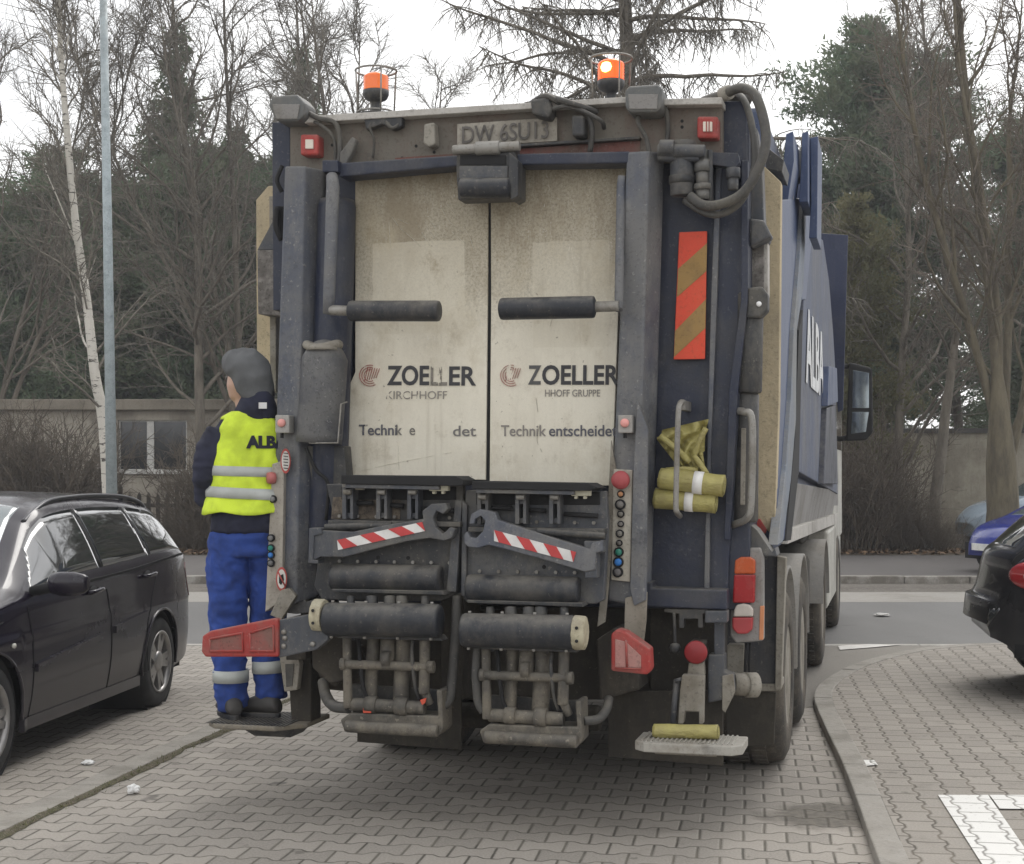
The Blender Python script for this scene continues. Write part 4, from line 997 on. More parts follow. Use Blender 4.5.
        arm = [(464, 543), (464, 535), (467, 531), (470, 537), (476, 538), (483, 531), (485, 521), (481, 516), (475, 519), (474, 524), (469, 524), (471, 514), (480, 509), (495, 512), (498, 520), (520, 527), (560, 540), (590, 549), (592, 543), (602, 540), (603, 551), (596, 553), (595, 570), (585, 572), (552, 562), (505, 549), (488, 545), (478, 548), (468, 547)]
        tape = [(493, 531), (495, 540), (574, 561), (576, 552)]
        tape = [(494, 530), (576, 552), (573, 562), (494, 541)]
    ao = PP('claw_arm', arm, -.27, .06, m_slate if side > 0 else m_dark2, truck, .005)
    A, B2, C2, D2 = tape  # A-B top edge, D-C bottom edge
    pp(MB(), tape, -.274, .004).build('chevron_tape', plain('tape white', (.72, .71, .69), .5), ao)
    b = MB(); nn = 3
    lean = .12 if side > 0 else .12
    def lp2(p, q, t): return (p[0]+(q[0]-p[0])*t, p[1]+(q[1]-p[1])*t)
    for k in range(4):
        t0, t1 = (k*.33-.06, k*.33+.10)
        a_, b_ = max(0, t0), min(1, t1)
        if side < 0: c_, d_ = max(0, min(1, t1+.12)), max(0, min(1, t0+.12))
        else: c_, d_ = max(0, min(1, t1+.12)), max(0, min(1, t0+.12))
        if b_ <= a_ and c_ <= d_: continue
        q = [lp2(A, B2, a_), lp2(A, B2, b_), lp2(D2, C2, c_), lp2(D2, C2, d_)] if 1 else 0
        pp(b, q, -.277, .004)
    b.build('red_chevron', plain('tape red', (.50, .05, .05), .5), ao)
    if side < 0:
        PP('arm_hinge', [(309, 528), (321, 528), (322, 534), (314, 536), (313, 560), (318, 560), (318, 564), (308, 563)], -.28, .08, m_dark2, ao, .004)
        b = MB(); cyl(b, P(325, 527, -.24), P(392, 525, -.24), .016, 10); b.build('push_rod', m_dark, ao)
    else:
        PP('arm_hinge', [(584, 541), (603, 541), (603, 552), (597, 554), (597, 578), (585, 578)], -.26, .08, m_dark2, ao, .004)
        b = MB(); cyl(b, P(537, 531, -.24), P(605, 536, -.24), .016, 10); b.build('push_rod', m_dark, ao)
    # upper half round trough and lower roller
    def bigroll(a, c, r, v, m, nm, half=False):
        pa, pc = P(*a, v), P(*c, v); bb = MB(); t = (pc-pa).normalized()
        bb.tube([pa-t*.002, pa, pa+t*.012, pc-t*.012, pc, pc+t*.002], [r*.4, r*.93, r, r, r*.93, r*.4], 30)
        return bb.build(nm, m, truck)
    r1 = bigroll(*cr, .068, -.20, m_rubber, 'upper_roller')
    PP('trough_lip', [(cr[0][0]-2, cr[0][1]+12), (cr[1][0]+2, cr[1][1]+12), (cr[1][0]+4, cr[1][1]+16), (cr[0][0], cr[0][1]+15)], -.27, .12, m_dark, r1, .003)
    r2 = bigroll(*lr, .080, -.42, m_rubber, 'lower_roller')
    b = MB()
    for k in range(4):
        t = .06+k*.29; x = lr[0][0]+(lr[1][0]-lr[0][0])*t; y = lr[0][1]+(lr[1][1]-lr[0][1])*t
        c = P(x, y, -.42)+Vector((0, 0, .078)); b.tube([c, c+Vector((0, 0, .012))], .008, 6)
        c = P(x, y, -.42)+Vector((0, -.02, -.078)); b.tube([c, c-Vector((0, 0, .012))], .008, 6)
    b.build('bolt', m_steel, r2)
    PP('roller_lip', [(lr[0][0]+8, lr[0][1]+17), (lr[1][0]-2, lr[1][1]+15), (lr[1][0]+2, lr[1][1]+20), (lr[0][0]+12, lr[0][1]+19)], -.40, .1, m_dark, r2, .003)
    # pale end cap
    if cap == 'L': e0, e1 = P(313.5, 615, -.42), P(325, 615.5, -.42)
    else: e0, e1 = P(574, 632.5, -.42), P(586.5, 633, -.42)
    b = MB(); t = (e1-e0).normalized(); b.tube([e0-t*.0, e0+t*.006, e1-t*.006, e1], [.06, .078, .080, .076] if cap == 'L' else [.078, .081, .078, .06], 12); cp = b.build('end_cap', dirty('cream end cap', (.50, .46, .33), (.24, .2, .14), .5, 10, .6), r2)
    b = MB()
    for dz in (-.03, .03): c = (e0+e1)/2+Vector((0, -.079, dz)); b.tube([c, c-Vector((0, .004, 0))], .008, 8)
    b.build('bolt_hole', m_black, cp)
    # linkage below
    ox, oy = (0, 0) if side < 0 else (139, 11)
    K = lambda x, y, v: P(x+ox, y+oy, v)
    lk = MB(); g = MB()
    cyl(lk, K(341, 664, -.36), K(432, 667, -.36), .022, 12); cyl(lk, K(350, 704, -.34), K(425, 708, -.34), .032, 14)
    lo = lk.build('cross_rod', m_bracket if 0 else dirty('dusty link steel', (.085, .08, .072), (.23, .205, .165), .7, 7, .6, metal=.25), truck)
    m_link = _mc['dusty link steel']
    each('link_rod', m_link, lo, (K(347, 634, -.34), K(348, 708, -.36), .022, 10), (K(425, 634, -.34), K(424, 694, -.36), .026, 10), (K(424, 690, -.36), K(430, 704, -.34), .02, 10))
    each('hydraulic_ram', m_link, lo, (K(374, 634, -.28), K(370, 708, -.30), .032, 14), (K(404, 636, -.28), K(401, 710, -.30), .042, 14), (K(388, 636, -.30), K(387, 662, -.34), .036, 14))
    each('ram_clevis', m_link, lo, (K(383, 659, -.36), K(391, 659, -.36), .04, 12), (K(366, 704, -.34), K(377, 705, -.34), .042, 12), (K(396, 706, -.34), K(408, 707, -.34), .046, 12), (K(341, 664, -.36), K(346, 664, -.36), .030, 10), (K(428, 667, -.36), K(434, 667, -.36), .030, 10))
    q = MB(); q.tube(bez([K(358, 632, -.3), K(360, 660, -.36), K(364, 690, -.35), K(372, 706, -.33)], 6), .010, 8); q.build('hydraulic_pipe', m_black, lo)
    q = MB(); q.tube(bez([K(414, 632, -.3), K(412, 655, -.37), K(415, 685, -.36), K(420, 700, -.33)], 6), .009, 8); q.build('hydraulic_pipe', m_dark, lo)
    b = MB(); pb_ = [(x+ox, y+oy) for x, y in ((340, 720), (350, 713), (438, 716), (436, 690), (442, 690), (443, 730), (438, 736), (344, 732))]
    pp(b, pb_, -.36, .16); b.build('lower_bracket', m_under if 0 else m_link, lo, .008)
    b = MB(); pp(b, [(x+ox, y+oy) for x, y in ((352, 684), (442, 690), (440, 722), (352, 716))], -.20, .02); b.build('back_plate', m_dark, lo, .004)
    b = MB(); cyl(b, K(346, 726, -.38), K(438, 731, -.38), .030, 14); b.build('lower_tube', m_link, lo)
    if side < 0:
        b = MB(); pp(b, [(363, 708), (371, 708), (371, 713), (363, 713)], -.37, .01); b.build('red_paint_mark', plain('red orange paint', (.55, .08, .04), .6), lo)
        b = MB(); pp(b, [(420, 700), (426, 698), (425, 703), (422, 705)], -.40, .01); b.build('red_paint_mark', plain('red orange paint', (.55, .08, .04), .6), lo)
    b = MB()
    cyl(b, K(356, 612, -.1), K(356, 604, -.3), .02, 8) if 0 else None
    each('upper_rod', m_dark, lo, *[(K(x, 596, -.24), K(x, 640, -.28), .02 if x in (351, 425) else .03, 10) for x in (351, 372, 390, 402, 425)])
lift(-1); lift(1)
# broad hoses
b = MB(); b.tube(bez([P(323, 682, -.1), P(326, 696, -.2), P(334, 706, -.3), P(349, 708, -.34)], 8), .028, 12); b.build('hydraulic_hose', m_hose, truck)
b = MB(); b.tube(bez([P(457, 596, -.15), P(455, 640, -.2), P(452, 680, -.24), P(449, 700, -.28), P(440, 708, -.3)], 8), .024, 12); b.build('hydraulic_hose', m_hose, truck)
b = MB(); b.tube(bez([P(583, 721, -.3), P(598, 719, -.25), P(606, 710, -.2), P(609, 699, -.1)], 8), .022, 12); b.build('hydraulic_hose', m_hose, truck)
b = MB(); b.tube(bez([P(479, 640, -.3), P(476, 670, -.34), P(478, 700, -.34), P(484, 712, -.34)], 8), .022, 12); b.build('hydraulic_hose', m_hose, truck)
# centre post between units
PP('centre_post', [(441, 596), (464, 598), (462, 700), (441, 700)], -.02, .3, m_under)
# ---------------- wheels and mudguards
m_tyre = dirty('tyre rubber', (.045, .043, .040), (.14, .12, .095), .7, 3, .9, bmp=.3, streak=False)
def truck_wheel(u, v, r, w_, dual=False):
    sgn = 1 if u > 0 else -1
    M_ = Matrix.Translation((u, v, r)) @ Matrix.Rotation(R_(90)*sgn, 4, 'Y')
    b = MB(); h = w_
    b.lathe_open([(r*.56, -h), (r*.6, -h), (r*.86, -h*.99), (r*.96, -h*.93), (r, -h*.85), (r, -h*.15), (r*.96, -h*.04), (r*.86, 0), (r*.6, 0), (r*.56, -.01), (r*.54, -.06)], M_, 44)
    # tread blocks
    t = MB()
    for k in range(52):
        a = k/52*6.2832
        for j, (z0, z1) in enumerate(((-.82, -.62), (-.56, -.36), (-.32, -.18))):
            aa = a+(j % 2)*.06; c, s = math.cos(aa), math.sin(aa); c2, s2 = math.cos(aa+.085), math.sin(aa+.085)
            A = [M_ @ Vector(p) for p in ((r*c, r*s, h*z0), (r*c2, r*s2, h*z0), (r*c2, r*s2, h*z1), (r*c, r*s, h*z1))]
            B_ = [M_ @ Vector(p) for p in (((r+.012)*c, (r+.012)*s, h*z0), ((r+.012)*c2, (r+.012)*s2, h*z0), ((r+.012)*c2, (r+.012)*s2, h*z1), ((r+.012)*c, (r+.012)*s, h*z1))]
            t.prism(A, B_)
    o = b.build('wheel', m_tyre, truck)
    t.build('tread', m_tyre, o)
    b = MB(); dd = -.16 if dual else -.11
    b.lathe([(r*.57, -.01), (r*.53, dd*.3), (r*.5, dd), (r*.30, dd-.01), (r*.28, dd+.07), (r*.2, dd+.09), (0, dd+.09)], M_, 36); b.build('rim', m_bracket, o)
    b = MB()
    for k in range(10):
        a = k/10*6.2832; b.lathe([(.018, 0), (.018, .03), (0, .035)], M_ @ Matrix.Translation((r*.4*math.cos(a), r*.4*math.sin(a), dd-.005)), 6)
    b.build('wheel_nut', m_steel, o)
for v in (1.72, 3.05):
    for s in (1, -1): truck_wheel(s*1.262, v, .51, .58, True)
for v in (6.2, 9.6):
    for s in (1, -1): truck_wheel(s*1.24, v, .51, .32)
# mudguards
def guard(v, s, r=.62, a0=-25, a1=205, w_=.62):
    b = MB(); out = []
    for k in range(25):
        a = R_(a0+(a1-a0)*k/24); out.append((v+r*math.cos(a), .51+r*math.sin(a)))
    inner = [(v+(y-v)*.965, .51+(z-.51)*.965) for y, z in out]
    ring = out+inner[::-1]
    u1 = s*1.265; u0 = s*(1.265-w_)
    n = len(out)
    vs = [(u1, y, z) for y, z in out]+[(u0, y, z) for y, z in out]+[(u1, y, z) for y, z in inner]+[(u0, y, z) for y, z in inner]
    fs = []
    for i in range(n-1):
        fs += [(i, i+1, n+i+1, n+i), (2*n+i, 3*n+i, 3*n+i+1, 2*n+i+1), (i, 2*n+i, 2*n+i+1, i+1), (n+i, n+i+1, 3*n+i+1, 3*n+i)]
    b.add(vs, fs, True); b.build('mudguard', dirty('grey mudguard', (.24, .23, .215), (.22, .2, .17), .5, 2, .8), truck)
for s in (1, -1):
    guard(1.72, s, .64, -4, 176); guard(3.05, s, .64, 4, 184); guard(6.2, s, .60, 8, 172, .4)
# dark rear guard panel with pale outer edge
PP('rear_mudguard_panel', [(727, 560), (763, 556), (780, 556), (785, 560), (781, 688), (727, 688)], .80, .04, dirty('mudguard blue black', (.05, .052, .06), (.11, .1, .085), .6, 2, .8))
PP('guard_edge', [(777, 556), (786, 558), (781, 690), (775, 690)], .77, .10, m_bracket)
PB('guard_lower_lip', 750, 684, 780, 691, .78, .3, m_bracket)
PP('rear_rubber_flap', [(726, 692), (776, 692), (774, 745), (726, 748)], .83, .02, m_rubd)
# small debris-dirty wall side between cab and body
b = MB(); b.box(-1.0, 8.12, 1.0, 1.0, 8.6, 3.2); b.build('gearbox_housing', m_under, truck, .02)
# ---------------- things carried on the truck (own objects)
def to_world(o): 
    bpy.context.view_layer.update()
    o.data.transform(Matrix.Translation((TC[0], TC[1], 0)) @ Matrix.Rotation(-TH, 4, 'Z'))
m_bag = None
def bag_mat():
    m, nt, bs = mat_new('yellow olive plastic')
    c = mix(nt, noise_e(nt, 12, 6).sm(.3, .7), (.43, .385, .135), (.31, .27, .10))
    nt.links.new(c, bs.inputs['Base Color']); bs.inputs['Roughness'].default_value = .48
    bump(nt, bs, noise_e(nt, 14, 6, (1, 1, 2.5), rough=.6), .55, .03); return m
m_bag = bag_mat(); m_band = plain('white paper band', (.75, .74, .72), .7)
def bagroll(name, a, c, r, label, band=None, ends=True):
    a, c = P(*a), P(*c); t = (c-a); n = 26; b = MB(); pts = []; rr = []
    for k in range(n+1):
        p = a+t*(k/n); pts.append(p); rr.append(r*(1+.09*noise.noise(p*11)))
    pts = [a]+pts+[c]; rr = [r*.25]+rr+[r*.25]
    pts[0] = a+t*.006; pts[-1] = c-t*.006
    b.tube(pts, rr, 24)
    tn = t.normalized()
    root = b.build(name, m_bag)
    for end, d in ((c, 1), (a, -1)):
        s_ = MB(); u = tn.cross(Vector((0, 0, 1))).normalized(); v = tn.cross(u); sp = []
        for k in range(60):
            aa = k*.42; q = r*.9*(1-k/62); sp.append(end+tn*d*.003+(u*math.cos(aa)+v*math.sin(aa))*q)
        s_.tube(sp, .0022, 4); s_.build('rolled_layer', m_bag, root)
    if band:
        s_ = MB(); p0 = a+t*band[0]; p1 = a+t*band[1]; s_.tube([p0, p1], r*1.07, 24); s_.build('paper_band', m_band, root)
    for o in [root]+list(root.children): to_world(o)
    tag(root, label, 'bag roll', 'yellow bag rolls carried on the truck'); return root
bagroll('bag_roll', (660, 478, .05), (724, 486, .05), .052, 'upper yellow bag roll with a white paper band behind the grab handle', (.53, .68))
bagroll('bag_roll', (655, 498, .08), (716, 503, .08), .050, 'lower yellow bag roll with a white paper band behind the grab handle', (.5, .64))
bagroll('bag_roll', (654, 731, -.2), (718, 732, -.2), .034, 'thin crumpled yellow bag roll lying on the pale rear foot step')
# folded yellow bags: pleated sheet
b = MB(); nx, ny = 40, 34
def fold(i, j):
    s_, t_ = i/nx, j/ny
    x0 = 657+(673-657)*t_*1.0; x1 = 708+(-6)*math.sin(t_*3.0)
    top = 425+(-6)*s_; 
    xl = 657+22*max(0, t_-.1); xr = 707-4*math.sin(t_*3.1)+(1 if t_ < .6 else -1)
    x = xl+(xr-xl)*s_
    y0 = 431-12*s_+(6 if s_ < .1 else 0); y1 = 473-4*(1-s_)*2
    y = y0+(y1-y0)*t_
    v = .10+.03*math.sin((s_*1.2+t_*1.4)*11+2*noise.noise(Vector((s_*3, t_*3, 1))))*(.5+.5*noise.noise(Vector((s_*4, t_*2, 7))))+.035*noise.noise(Vector((s_*7, t_*7, 2)))
    return P(x, y, v)
A = [fold(i, j) for j in range(ny+1) for i in range(nx+1)]
Bk = [p+Vector((0, .03, 0)) for p in A]
N1 = (nx+1)
b.add(A, [(j*N1+i, j*N1+i+1, (j+1)*N1+i+1, (j+1)*N1+i) for j in range(ny) for i in range(nx)], True)
b.add(Bk, [(j*N1+i, (j+1)*N1+i, (j+1)*N1+i+1, j*N1+i+1) for j in range(ny) for i in range(nx)], True)
o = b.build('folded_bag', m_bag, fix=False); to_world(o)
tag(o, 'crumpled folded yellow bags stuffed behind the grab handle above the rolls', 'bag')
for i_, (p0, p1, r0) in enumerate((((706, 428), (694, 456), .014), ((694, 456), (707, 474), .014), ((660, 436), (690, 462), .016), ((666, 470), (698, 470), .012))):
    s_ = MB(); a_, c_ = P(*p0, .06), P(*p1, .07); s_.tube(bez([a_, a_.lerp(c_, .5)+Vector((0, -.01, .006)), c_], 5), r0, 8)
    q = s_.build('bag_fold', m_bag); to_world(q); q.parent = o
# ================================================================== cars
def lerp(a, b, t): return a+(b-a)*t
def spl(pts, x):
    """smooth monotone-ish interpolation through (x, y) pairs"""
    if x <= pts[0][0]: return pts[0][1]
    if x >= pts[-1][0]: return pts[-1][1]
    for i in range(len(pts)-1):
        if pts[i][0] <= x <= pts[i+1][0]:
            x0, y0 = pts[i]; x1, y1 = pts[i+1]
            m0 = (y1-pts[i-1][1])/(x1-pts[i-1][0]) if i > 0 else (y1-y0)/(x1-x0)
            m1 = (pts[i+2][1]-y0)/(pts[i+2][0]-x0) if i+2 < len(pts) else (y1-y0)/(x1-x0)
            h = x1-x0; t = (x-x0)/h
            return (2*t**3-3*t*t+1)*y0+(t**3-2*t*t+t)*h*m0+(-2*t**3+3*t*t)*y1+(t**3-t*t)*h*m1
def paint(name, c, flake=.0, rough=.22):
    m, nt, bs = mat_new(name)
    dust = noise_e(nt, 1.6, 7, rough=.7).sm(.4, .75)
    tc = nt.nodes.new('ShaderNodeTexCoord'); sx = nt.nodes.new('ShaderNodeSeparateXYZ'); nt.links.new(tc.outputs['Object'], sx.inputs[0])
    low = E(nt, sx.outputs[2]).sm(.75, .25)
    d = (dust*.3+low*.55).clamp()
    cc = mix(nt, d*.45, c, (.09, .085, .078)); nt.links.new(cc, bs.inputs['Base Color'])
    nt.links.new((d*.3+rough).clamp().v, bs.inputs['Roughness'])
    bs.inputs['Coat Weight'].default_value = .45; bs.inputs['Coat Roughness'].default_value = .05
    bs.inputs['Specular IOR Level'].default_value = .25
    return m
m_glass = plain('tinted car glass', (.018, .022, .024), .04, coat=1, spec=.8, var=.0)
m_glass2 = plain('windshield glass', (.10, .13, .14), .04, coat=1, spec=1, var=0)
m_tyre2 = plain('car tyre', (.030, .030, .031), .8, var=.3)
m_trim = plain('black car trim', (.018, .018, .019), .7, spec=.2)
m_alloy = plain('dusty alloy', (.34, .33, .32), .35, metal=.6, var=.15)
def car(name, loc, rz, spec, pm, **tags):
    """local x across (right of car = -x when facing -y ...): y runs from nose (0) to tail (L)"""
    root = empty(name, (loc[0], loc[1], loc[2] if len(loc) > 2 else 0), rz, **tags)
    Lc = spec['L']; W = spec['W']/2; wr = spec['wr']; axs = spec['axles']; arch = wr+.055
    N = 220; M_ = 44
    body = MB(); grid = []; info = []
    ys = [Lc*i/N for i in range(N+1)]
    for y in ys:
        zt = spl(spec['top'], y); zb0 = spl(spec['belt'], y); wp = spl(spec['plan'], y)*W
        zlow = spl(spec['low'], y)
        zo = zlow
        for ax in axs:
            q = arch*arch-(y-ax)**2
            if q > 0: zo = max(zo, wr+math.sqrt(q)*1.0)
        g = max(0, min(1, (zt-zb0)/.45))
        zbelt = min(zb0, zt-.012)
        we = wp*.955
        roofx = lerp(we*.93, wp*spec.get('roofw', .70), g); rz_ = zt-lerp(.008, .055, g)
        row = []
        # underside to sill, side (12 pts), shoulder, glass (8), roof (10)
        nS, nG, nR = spec.get('nS', 20), 9, 12
        for k in range(nS):
            t = k/(nS-1); z = lerp(zo, zbelt, t)
            tt = (z-.2)/(zbelt-.2+1e-6)
            x = wp*(1-.055*(1-min(1, tt/.45))**2 if tt < .45 else 1-.045*((tt-.45)/.55)**2)
            # door crease and sill tuck
            x += .008*math.exp(-((z-spec.get('crease', .78))/.03)**2)
            row.append((x, z))
        for k in range(1, nG+1):
            t = k/nG; x = lerp(we-.012, roofx, t)+.018*math.sin(math.pi*t)*g; z = lerp(zbelt+.006, rz_, t); row.append((x, z))
        for k in range(1, nR+1):
            t = k/nR; a = t*math.pi/2; x = roofx*math.cos(a)**.9 if k < nR else 0; z = rz_+(zt-rz_)*math.sin(a)**.8
            x = roofx*(1-t) if True else x; z = rz_+(zt-rz_)*(1-(1-t)**2.6)
            row.append((x, z))
        grid.append((y, row, g, zbelt, zt))
    nrow = len(grid[0][1]); full = []
    for y, row, g, zb_, zt in grid:
        bow = [(x, z) for x, z in row]
        full.append([(x, z) for x, z in bow]+[(-x, z) for x, z in bow[:-1][::-1]])
    nf = len(full[0])
    def vert(i, j):
        y = ys[i]; x, z = full[i][j]
        return Vector((x, y+spec['bowf'](x/W, y, z), z))
    V = [[vert(i, j) for j in range(nf)] for i in range(N+1)]
    parts = {}
    gy0, gy1 = spec['glass']; posts = spec['posts']; ws = spec['ws']; rw = spec['rw']
    nS, nG, nR = spec.get('nS', 20), 9, 12
    def kind(i, j):
        y = (ys[i]+ys[i+1])/2; g = grid[i][2]
        jj = j if j < nrow-1 else nf-2-j
        h = spl(spec['top'], y)-spl(spec['belt'], y)
        if nS-1 < jj < nS+nG-2 and h > .10:
            # side glass region, front/rear pillar thickness by height of the greenhouse
            t = (jj-nS+1)/nG
            zmid = lerp(spl(spec['belt'], y), spl(spec['top'], y), t)
            if gy0+zmid*spec['aslope'] < y+.001 and y < gy1-(zmid-.9)*spec['cslope'] :
                if any(abs(y-p-(zmid-1.1)*sl_)<.025 for p, sl_ in posts): return 'trim'
                if h*(1-t) < .07: return 'trim'
                return 'side_window'
            return 'body'
        if jj >= nS+nG+1:
            if ws[0] < y < ws[1]: return 'windshield'
            if rw[0] < y < rw[1]: return 'rear_window'
        tl_ = spec.get('tail')
        if tl_:
            p = V[i][j]
            if abs(p.x) > W*.4 and ((ys[i]-tl_[0])/tl_[2])**2+((p.z-tl_[1])/tl_[3])**2 < 1: return 'taillight'
        return 'body'
    for i in range(N):
        for j in range(nf-1):
            parts.setdefault(kind(i, j), []).append((i, j))
    pm_ = {'taillight': plain('tail lens red', (.42, .015, .02), .12, coat=1), 'body': pm, 'trim': m_trim, 'side_window': m_glass, 'windshield': spec.get('wsmat', m_glass2), 'rear_window': m_glass}
    for k, fs in parts.items():
        groups = [fs]
        if k == 'taillight': groups = [[(i, j) for i, j in fs if j < nrow-1], [(i, j) for i, j in fs if j >= nrow-1]]
        if k == 'side_window':
            L_ = []
            for sd in (0, 1):
                sel = [(i, j) for i, j in fs if (j < nrow-1) == (sd == 0)]; edges = [-9]+[p for p, _ in posts]+[99]
                for e in range(len(edges)-1):
                    q = [(i, j) for i, j in sel if edges[e] <= ys[i]-.0 < edges[e+1]]
                    if q: L_.append(q)
            groups = L_
        if k == 'trim':
            cells = set(fs); groups = []
            while cells:
                st = [cells.pop()]; g_ = []
                while st:
                    i, j = st.pop(); g_.append((i, j))
                    for q in ((i+1, j), (i-1, j), (i, j+1), (i, j-1), (i+1, j+1), (i-1, j-1), (i+1, j-1), (i-1, j+1)):
                        if q in cells: cells.remove(q); st.append(q)
                groups.append(g_)
        for gsel in [g_ for g_ in groups if g_]:
            mb = MB(); idx = {}
            for i, j in gsel:
                f = []
                for a, b_ in ((i, j), (i+1, j), (i+1, j+1), (i, j+1)):
                    if (a, b_) not in idx: idx[(a, b_)] = len(mb.v); mb.v.append(tuple(V[a][b_]))
                    f.append(idx[(a, b_)])
                mb.f.append(tuple(f)); mb.s.append(True)
            if k == 'body':
                for i in (0, N):
                    o_ = len(mb.v); mb.v += [tuple(V[i][j]) for j in range(nf)]; mb.f.append(tuple(range(o_, o_+nf))); mb.s.append(False)
            ob = mb.build(k if k != 'trim' else 'window_trim', pm_[k], root)
            if k == 'body': bo = ob
            else:
                s_ = ob.modifiers.new('thick', 'SOLIDIFY'); s_.thickness = .006; s_.offset = -1
    # dark underbody
    b = MB(); b.box(-W*.86, .25, .22, W*.86, Lc-.3, .62); 
    b = MB()
    for y0, y1 in [(.22, axs[0]-arch), (axs[0]+arch, axs[1]-arch), (axs[1]+arch, Lc-.42)]: b.box(-W*.88, y0, .21, W*.88, y1, .5)
    b.box(-W*.62, .3, .22, W*.62, Lc-.45, .66); b.build('underbody', m_trim, root)
    # cabin lining (dark) so the glass has something behind
    # wheels
    for ax in axs:
        for s in (1, -1):
            X = s*(W-.015-spec.get('wi', 0)); M2 = Matrix.Translation((X, ax, wr)) @ Matrix.Rotation(R_(90)*s, 4, 'Y')
            t = MB().lathe_open([(wr*.64, -.2), (wr*.9, -.2), (wr, -.17), (wr, -.03), (wr*.95, -.008), (wr*.86, 0), (wr*.68, 0), (wr*.655, -.01)], M2, 48)
            wo_ = t.build('wheel', m_tyre2, root)
            MB().lathe_open([(wr*.68, -.004), (wr*.69, .004), (wr*.65, .005), (wr*.63, -.03), (wr*.62, -.15), (wr*.3, -.16), (0, -.16)], M2, 40).build('rim', m_alloy, wo_)
            sp = MB(); ns = spec.get('spokes', 5)
            for k in range(ns):
                a = k/ns*6.2832+.3; ca2, sa2 = math.cos(a), math.sin(a)
                def sv(r, tt, z): return M2 @ Vector((r*ca2-tt*sa2, r*sa2+tt*ca2, z))
                A = [sv(.03, -.035, -.02), sv(.03, .035, -.02), sv(wr*.64, .062, -.012), sv(wr*.64, .022, -.012), sv(wr*.42, .0, -.015), sv(wr*.64, -.022, -.012), sv(wr*.64, -.062, -.012)]
                B_ = [p-(M2.to_3x3() @ Vector((0, 0, .045))) for p in A]; sp.prism(A, B_)
            sp.lathe([(0, -.06), (.075, -.06), (.075, -.012), (.05, -.005), (0, -.003)], M2, 20); sp.build('spokes', m_alloy, wo_)
            MB().lathe([(wr*.5, -.13), (wr*.5, -.12), (0, -.12)], M2, 24).build('brake_disc', dirty('brake disc', (.12, .11, .10), (.1, .07, .05), .5), wo_)
            MB().lathe_open([(0, -.45), (arch*.99, -.45), (arch*.99, -.03), (arch*.97, -.03), (arch*.97, -.40), (0, -.40)], Matrix.Translation((X, ax, wr)) @ Matrix.Rotation(R_(90)*s, 4, 'Y'), 36).build('wheel_well', m_black, root) if spec.get('well', 1) else None
    return root, V, ys, full, W, spec, bo
def side_pt(c, y, z, s, off=.0):
    """point on the flank at station y, height z"""
    root, V, ys, full, W, spec, bo = c
    f = max(0, min(len(ys)-1.001, y/(ys[1]-ys[0]))); i = int(f); t = f-i
    def at_z(i):
        r = V[i][:len(full[i])//2+1]; best = r[0]
        for a, b_ in zip(r, r[1:]):
            if min(a.z, b_.z) <= z <= max(a.z, b_.z) and abs(b_.z-a.z) > 1e-6: return a.lerp(b_, (z-a.z)/(b_.z-a.z))
            if abs(b_.z-z) < abs(best.z-z): best = b_
        return best
    best = at_z(i).lerp(at_z(i+1), t)
    return Vector((s*(abs(best.x)+off), best.y, z))
def strip(c, pts, s, wd, m, name, th=.008, off=.0, parent=None):
    b = MB(); A = []; 
    P_ = [side_pt(c, y, z, s) for y, z in pts]
    ring = []
    for k, p in enumerate(P_):
        ring.append([p+Vector((s*(off+th), 0, wd/2)), p+Vector((s*(off+th), 0, -wd/2)), p+Vector((-s*.02, 0, -wd/2)), p+Vector((-s*.02, 0, wd/2))])
    b.rings(ring, False); return b.build(name, m, parent or c[0], .0)

# --- dark estate on the left (nose towards us)
wag = dict(L=4.70, W=1.78, wr=.325, axles=(.93, .93+2.675),
    top=[(0, .58), (.06, .68), (.35, .80), (1.0, .93), (1.30, .98), (1.55, 1.10), (1.95, 1.33), (2.15, 1.415), (2.6, 1.455), (3.3, 1.45), (3.9, 1.41), (4.15, 1.35), (4.42, 1.12), (4.55, .96), (4.66, .80), (4.7, .62)],
    belt=[(0, .55), (.3, .74), (1.2, .90), (1.6, .925), (3.0, .965), (4.1, 1.01), (4.45, .98), (4.62, .80), (4.7, .60)],
    plan=[(0, .70), (.12, .84), (.4, .94), (.9, .99), (1.5, 1.0), (3.6, 1.0), (4.2, .965), (4.5, .90), (4.65, .80), (4.7, .74)],
    low=[(0, .30), (.3, .22), (1.3, .22), (3.2, .22), (4.1, .25), (4.5, .30), (4.7, .40)],
    bowf=lambda x, y, z: (.16*x*x*(1-min(1, y/.9)) if y < .9 else (-.10*x*x*max(0, (y-3.9)/.8) if y > 3.9 else 0)) + 0,
    glass=(.62, 4.62), aslope=.92, cslope=.55, posts=[(2.62, -.02), (3.52, -.12)], ws=(1.34, 2.12), rw=(4.16, 4.47), roofw=.66, crease=.74)
wag['top'] = [(a, b*1.075) for a, b in wag['top']]; wag['belt'] = [(a, b*1.06) for a, b in wag['belt']]
wx, wy = G(160, 706); fx_, fy_ = -2.845, 8.17
dirw = Vector((wx-fx_, wy-fy_, 0)); rzw = -math.atan2(dirw.x, dirw.y)
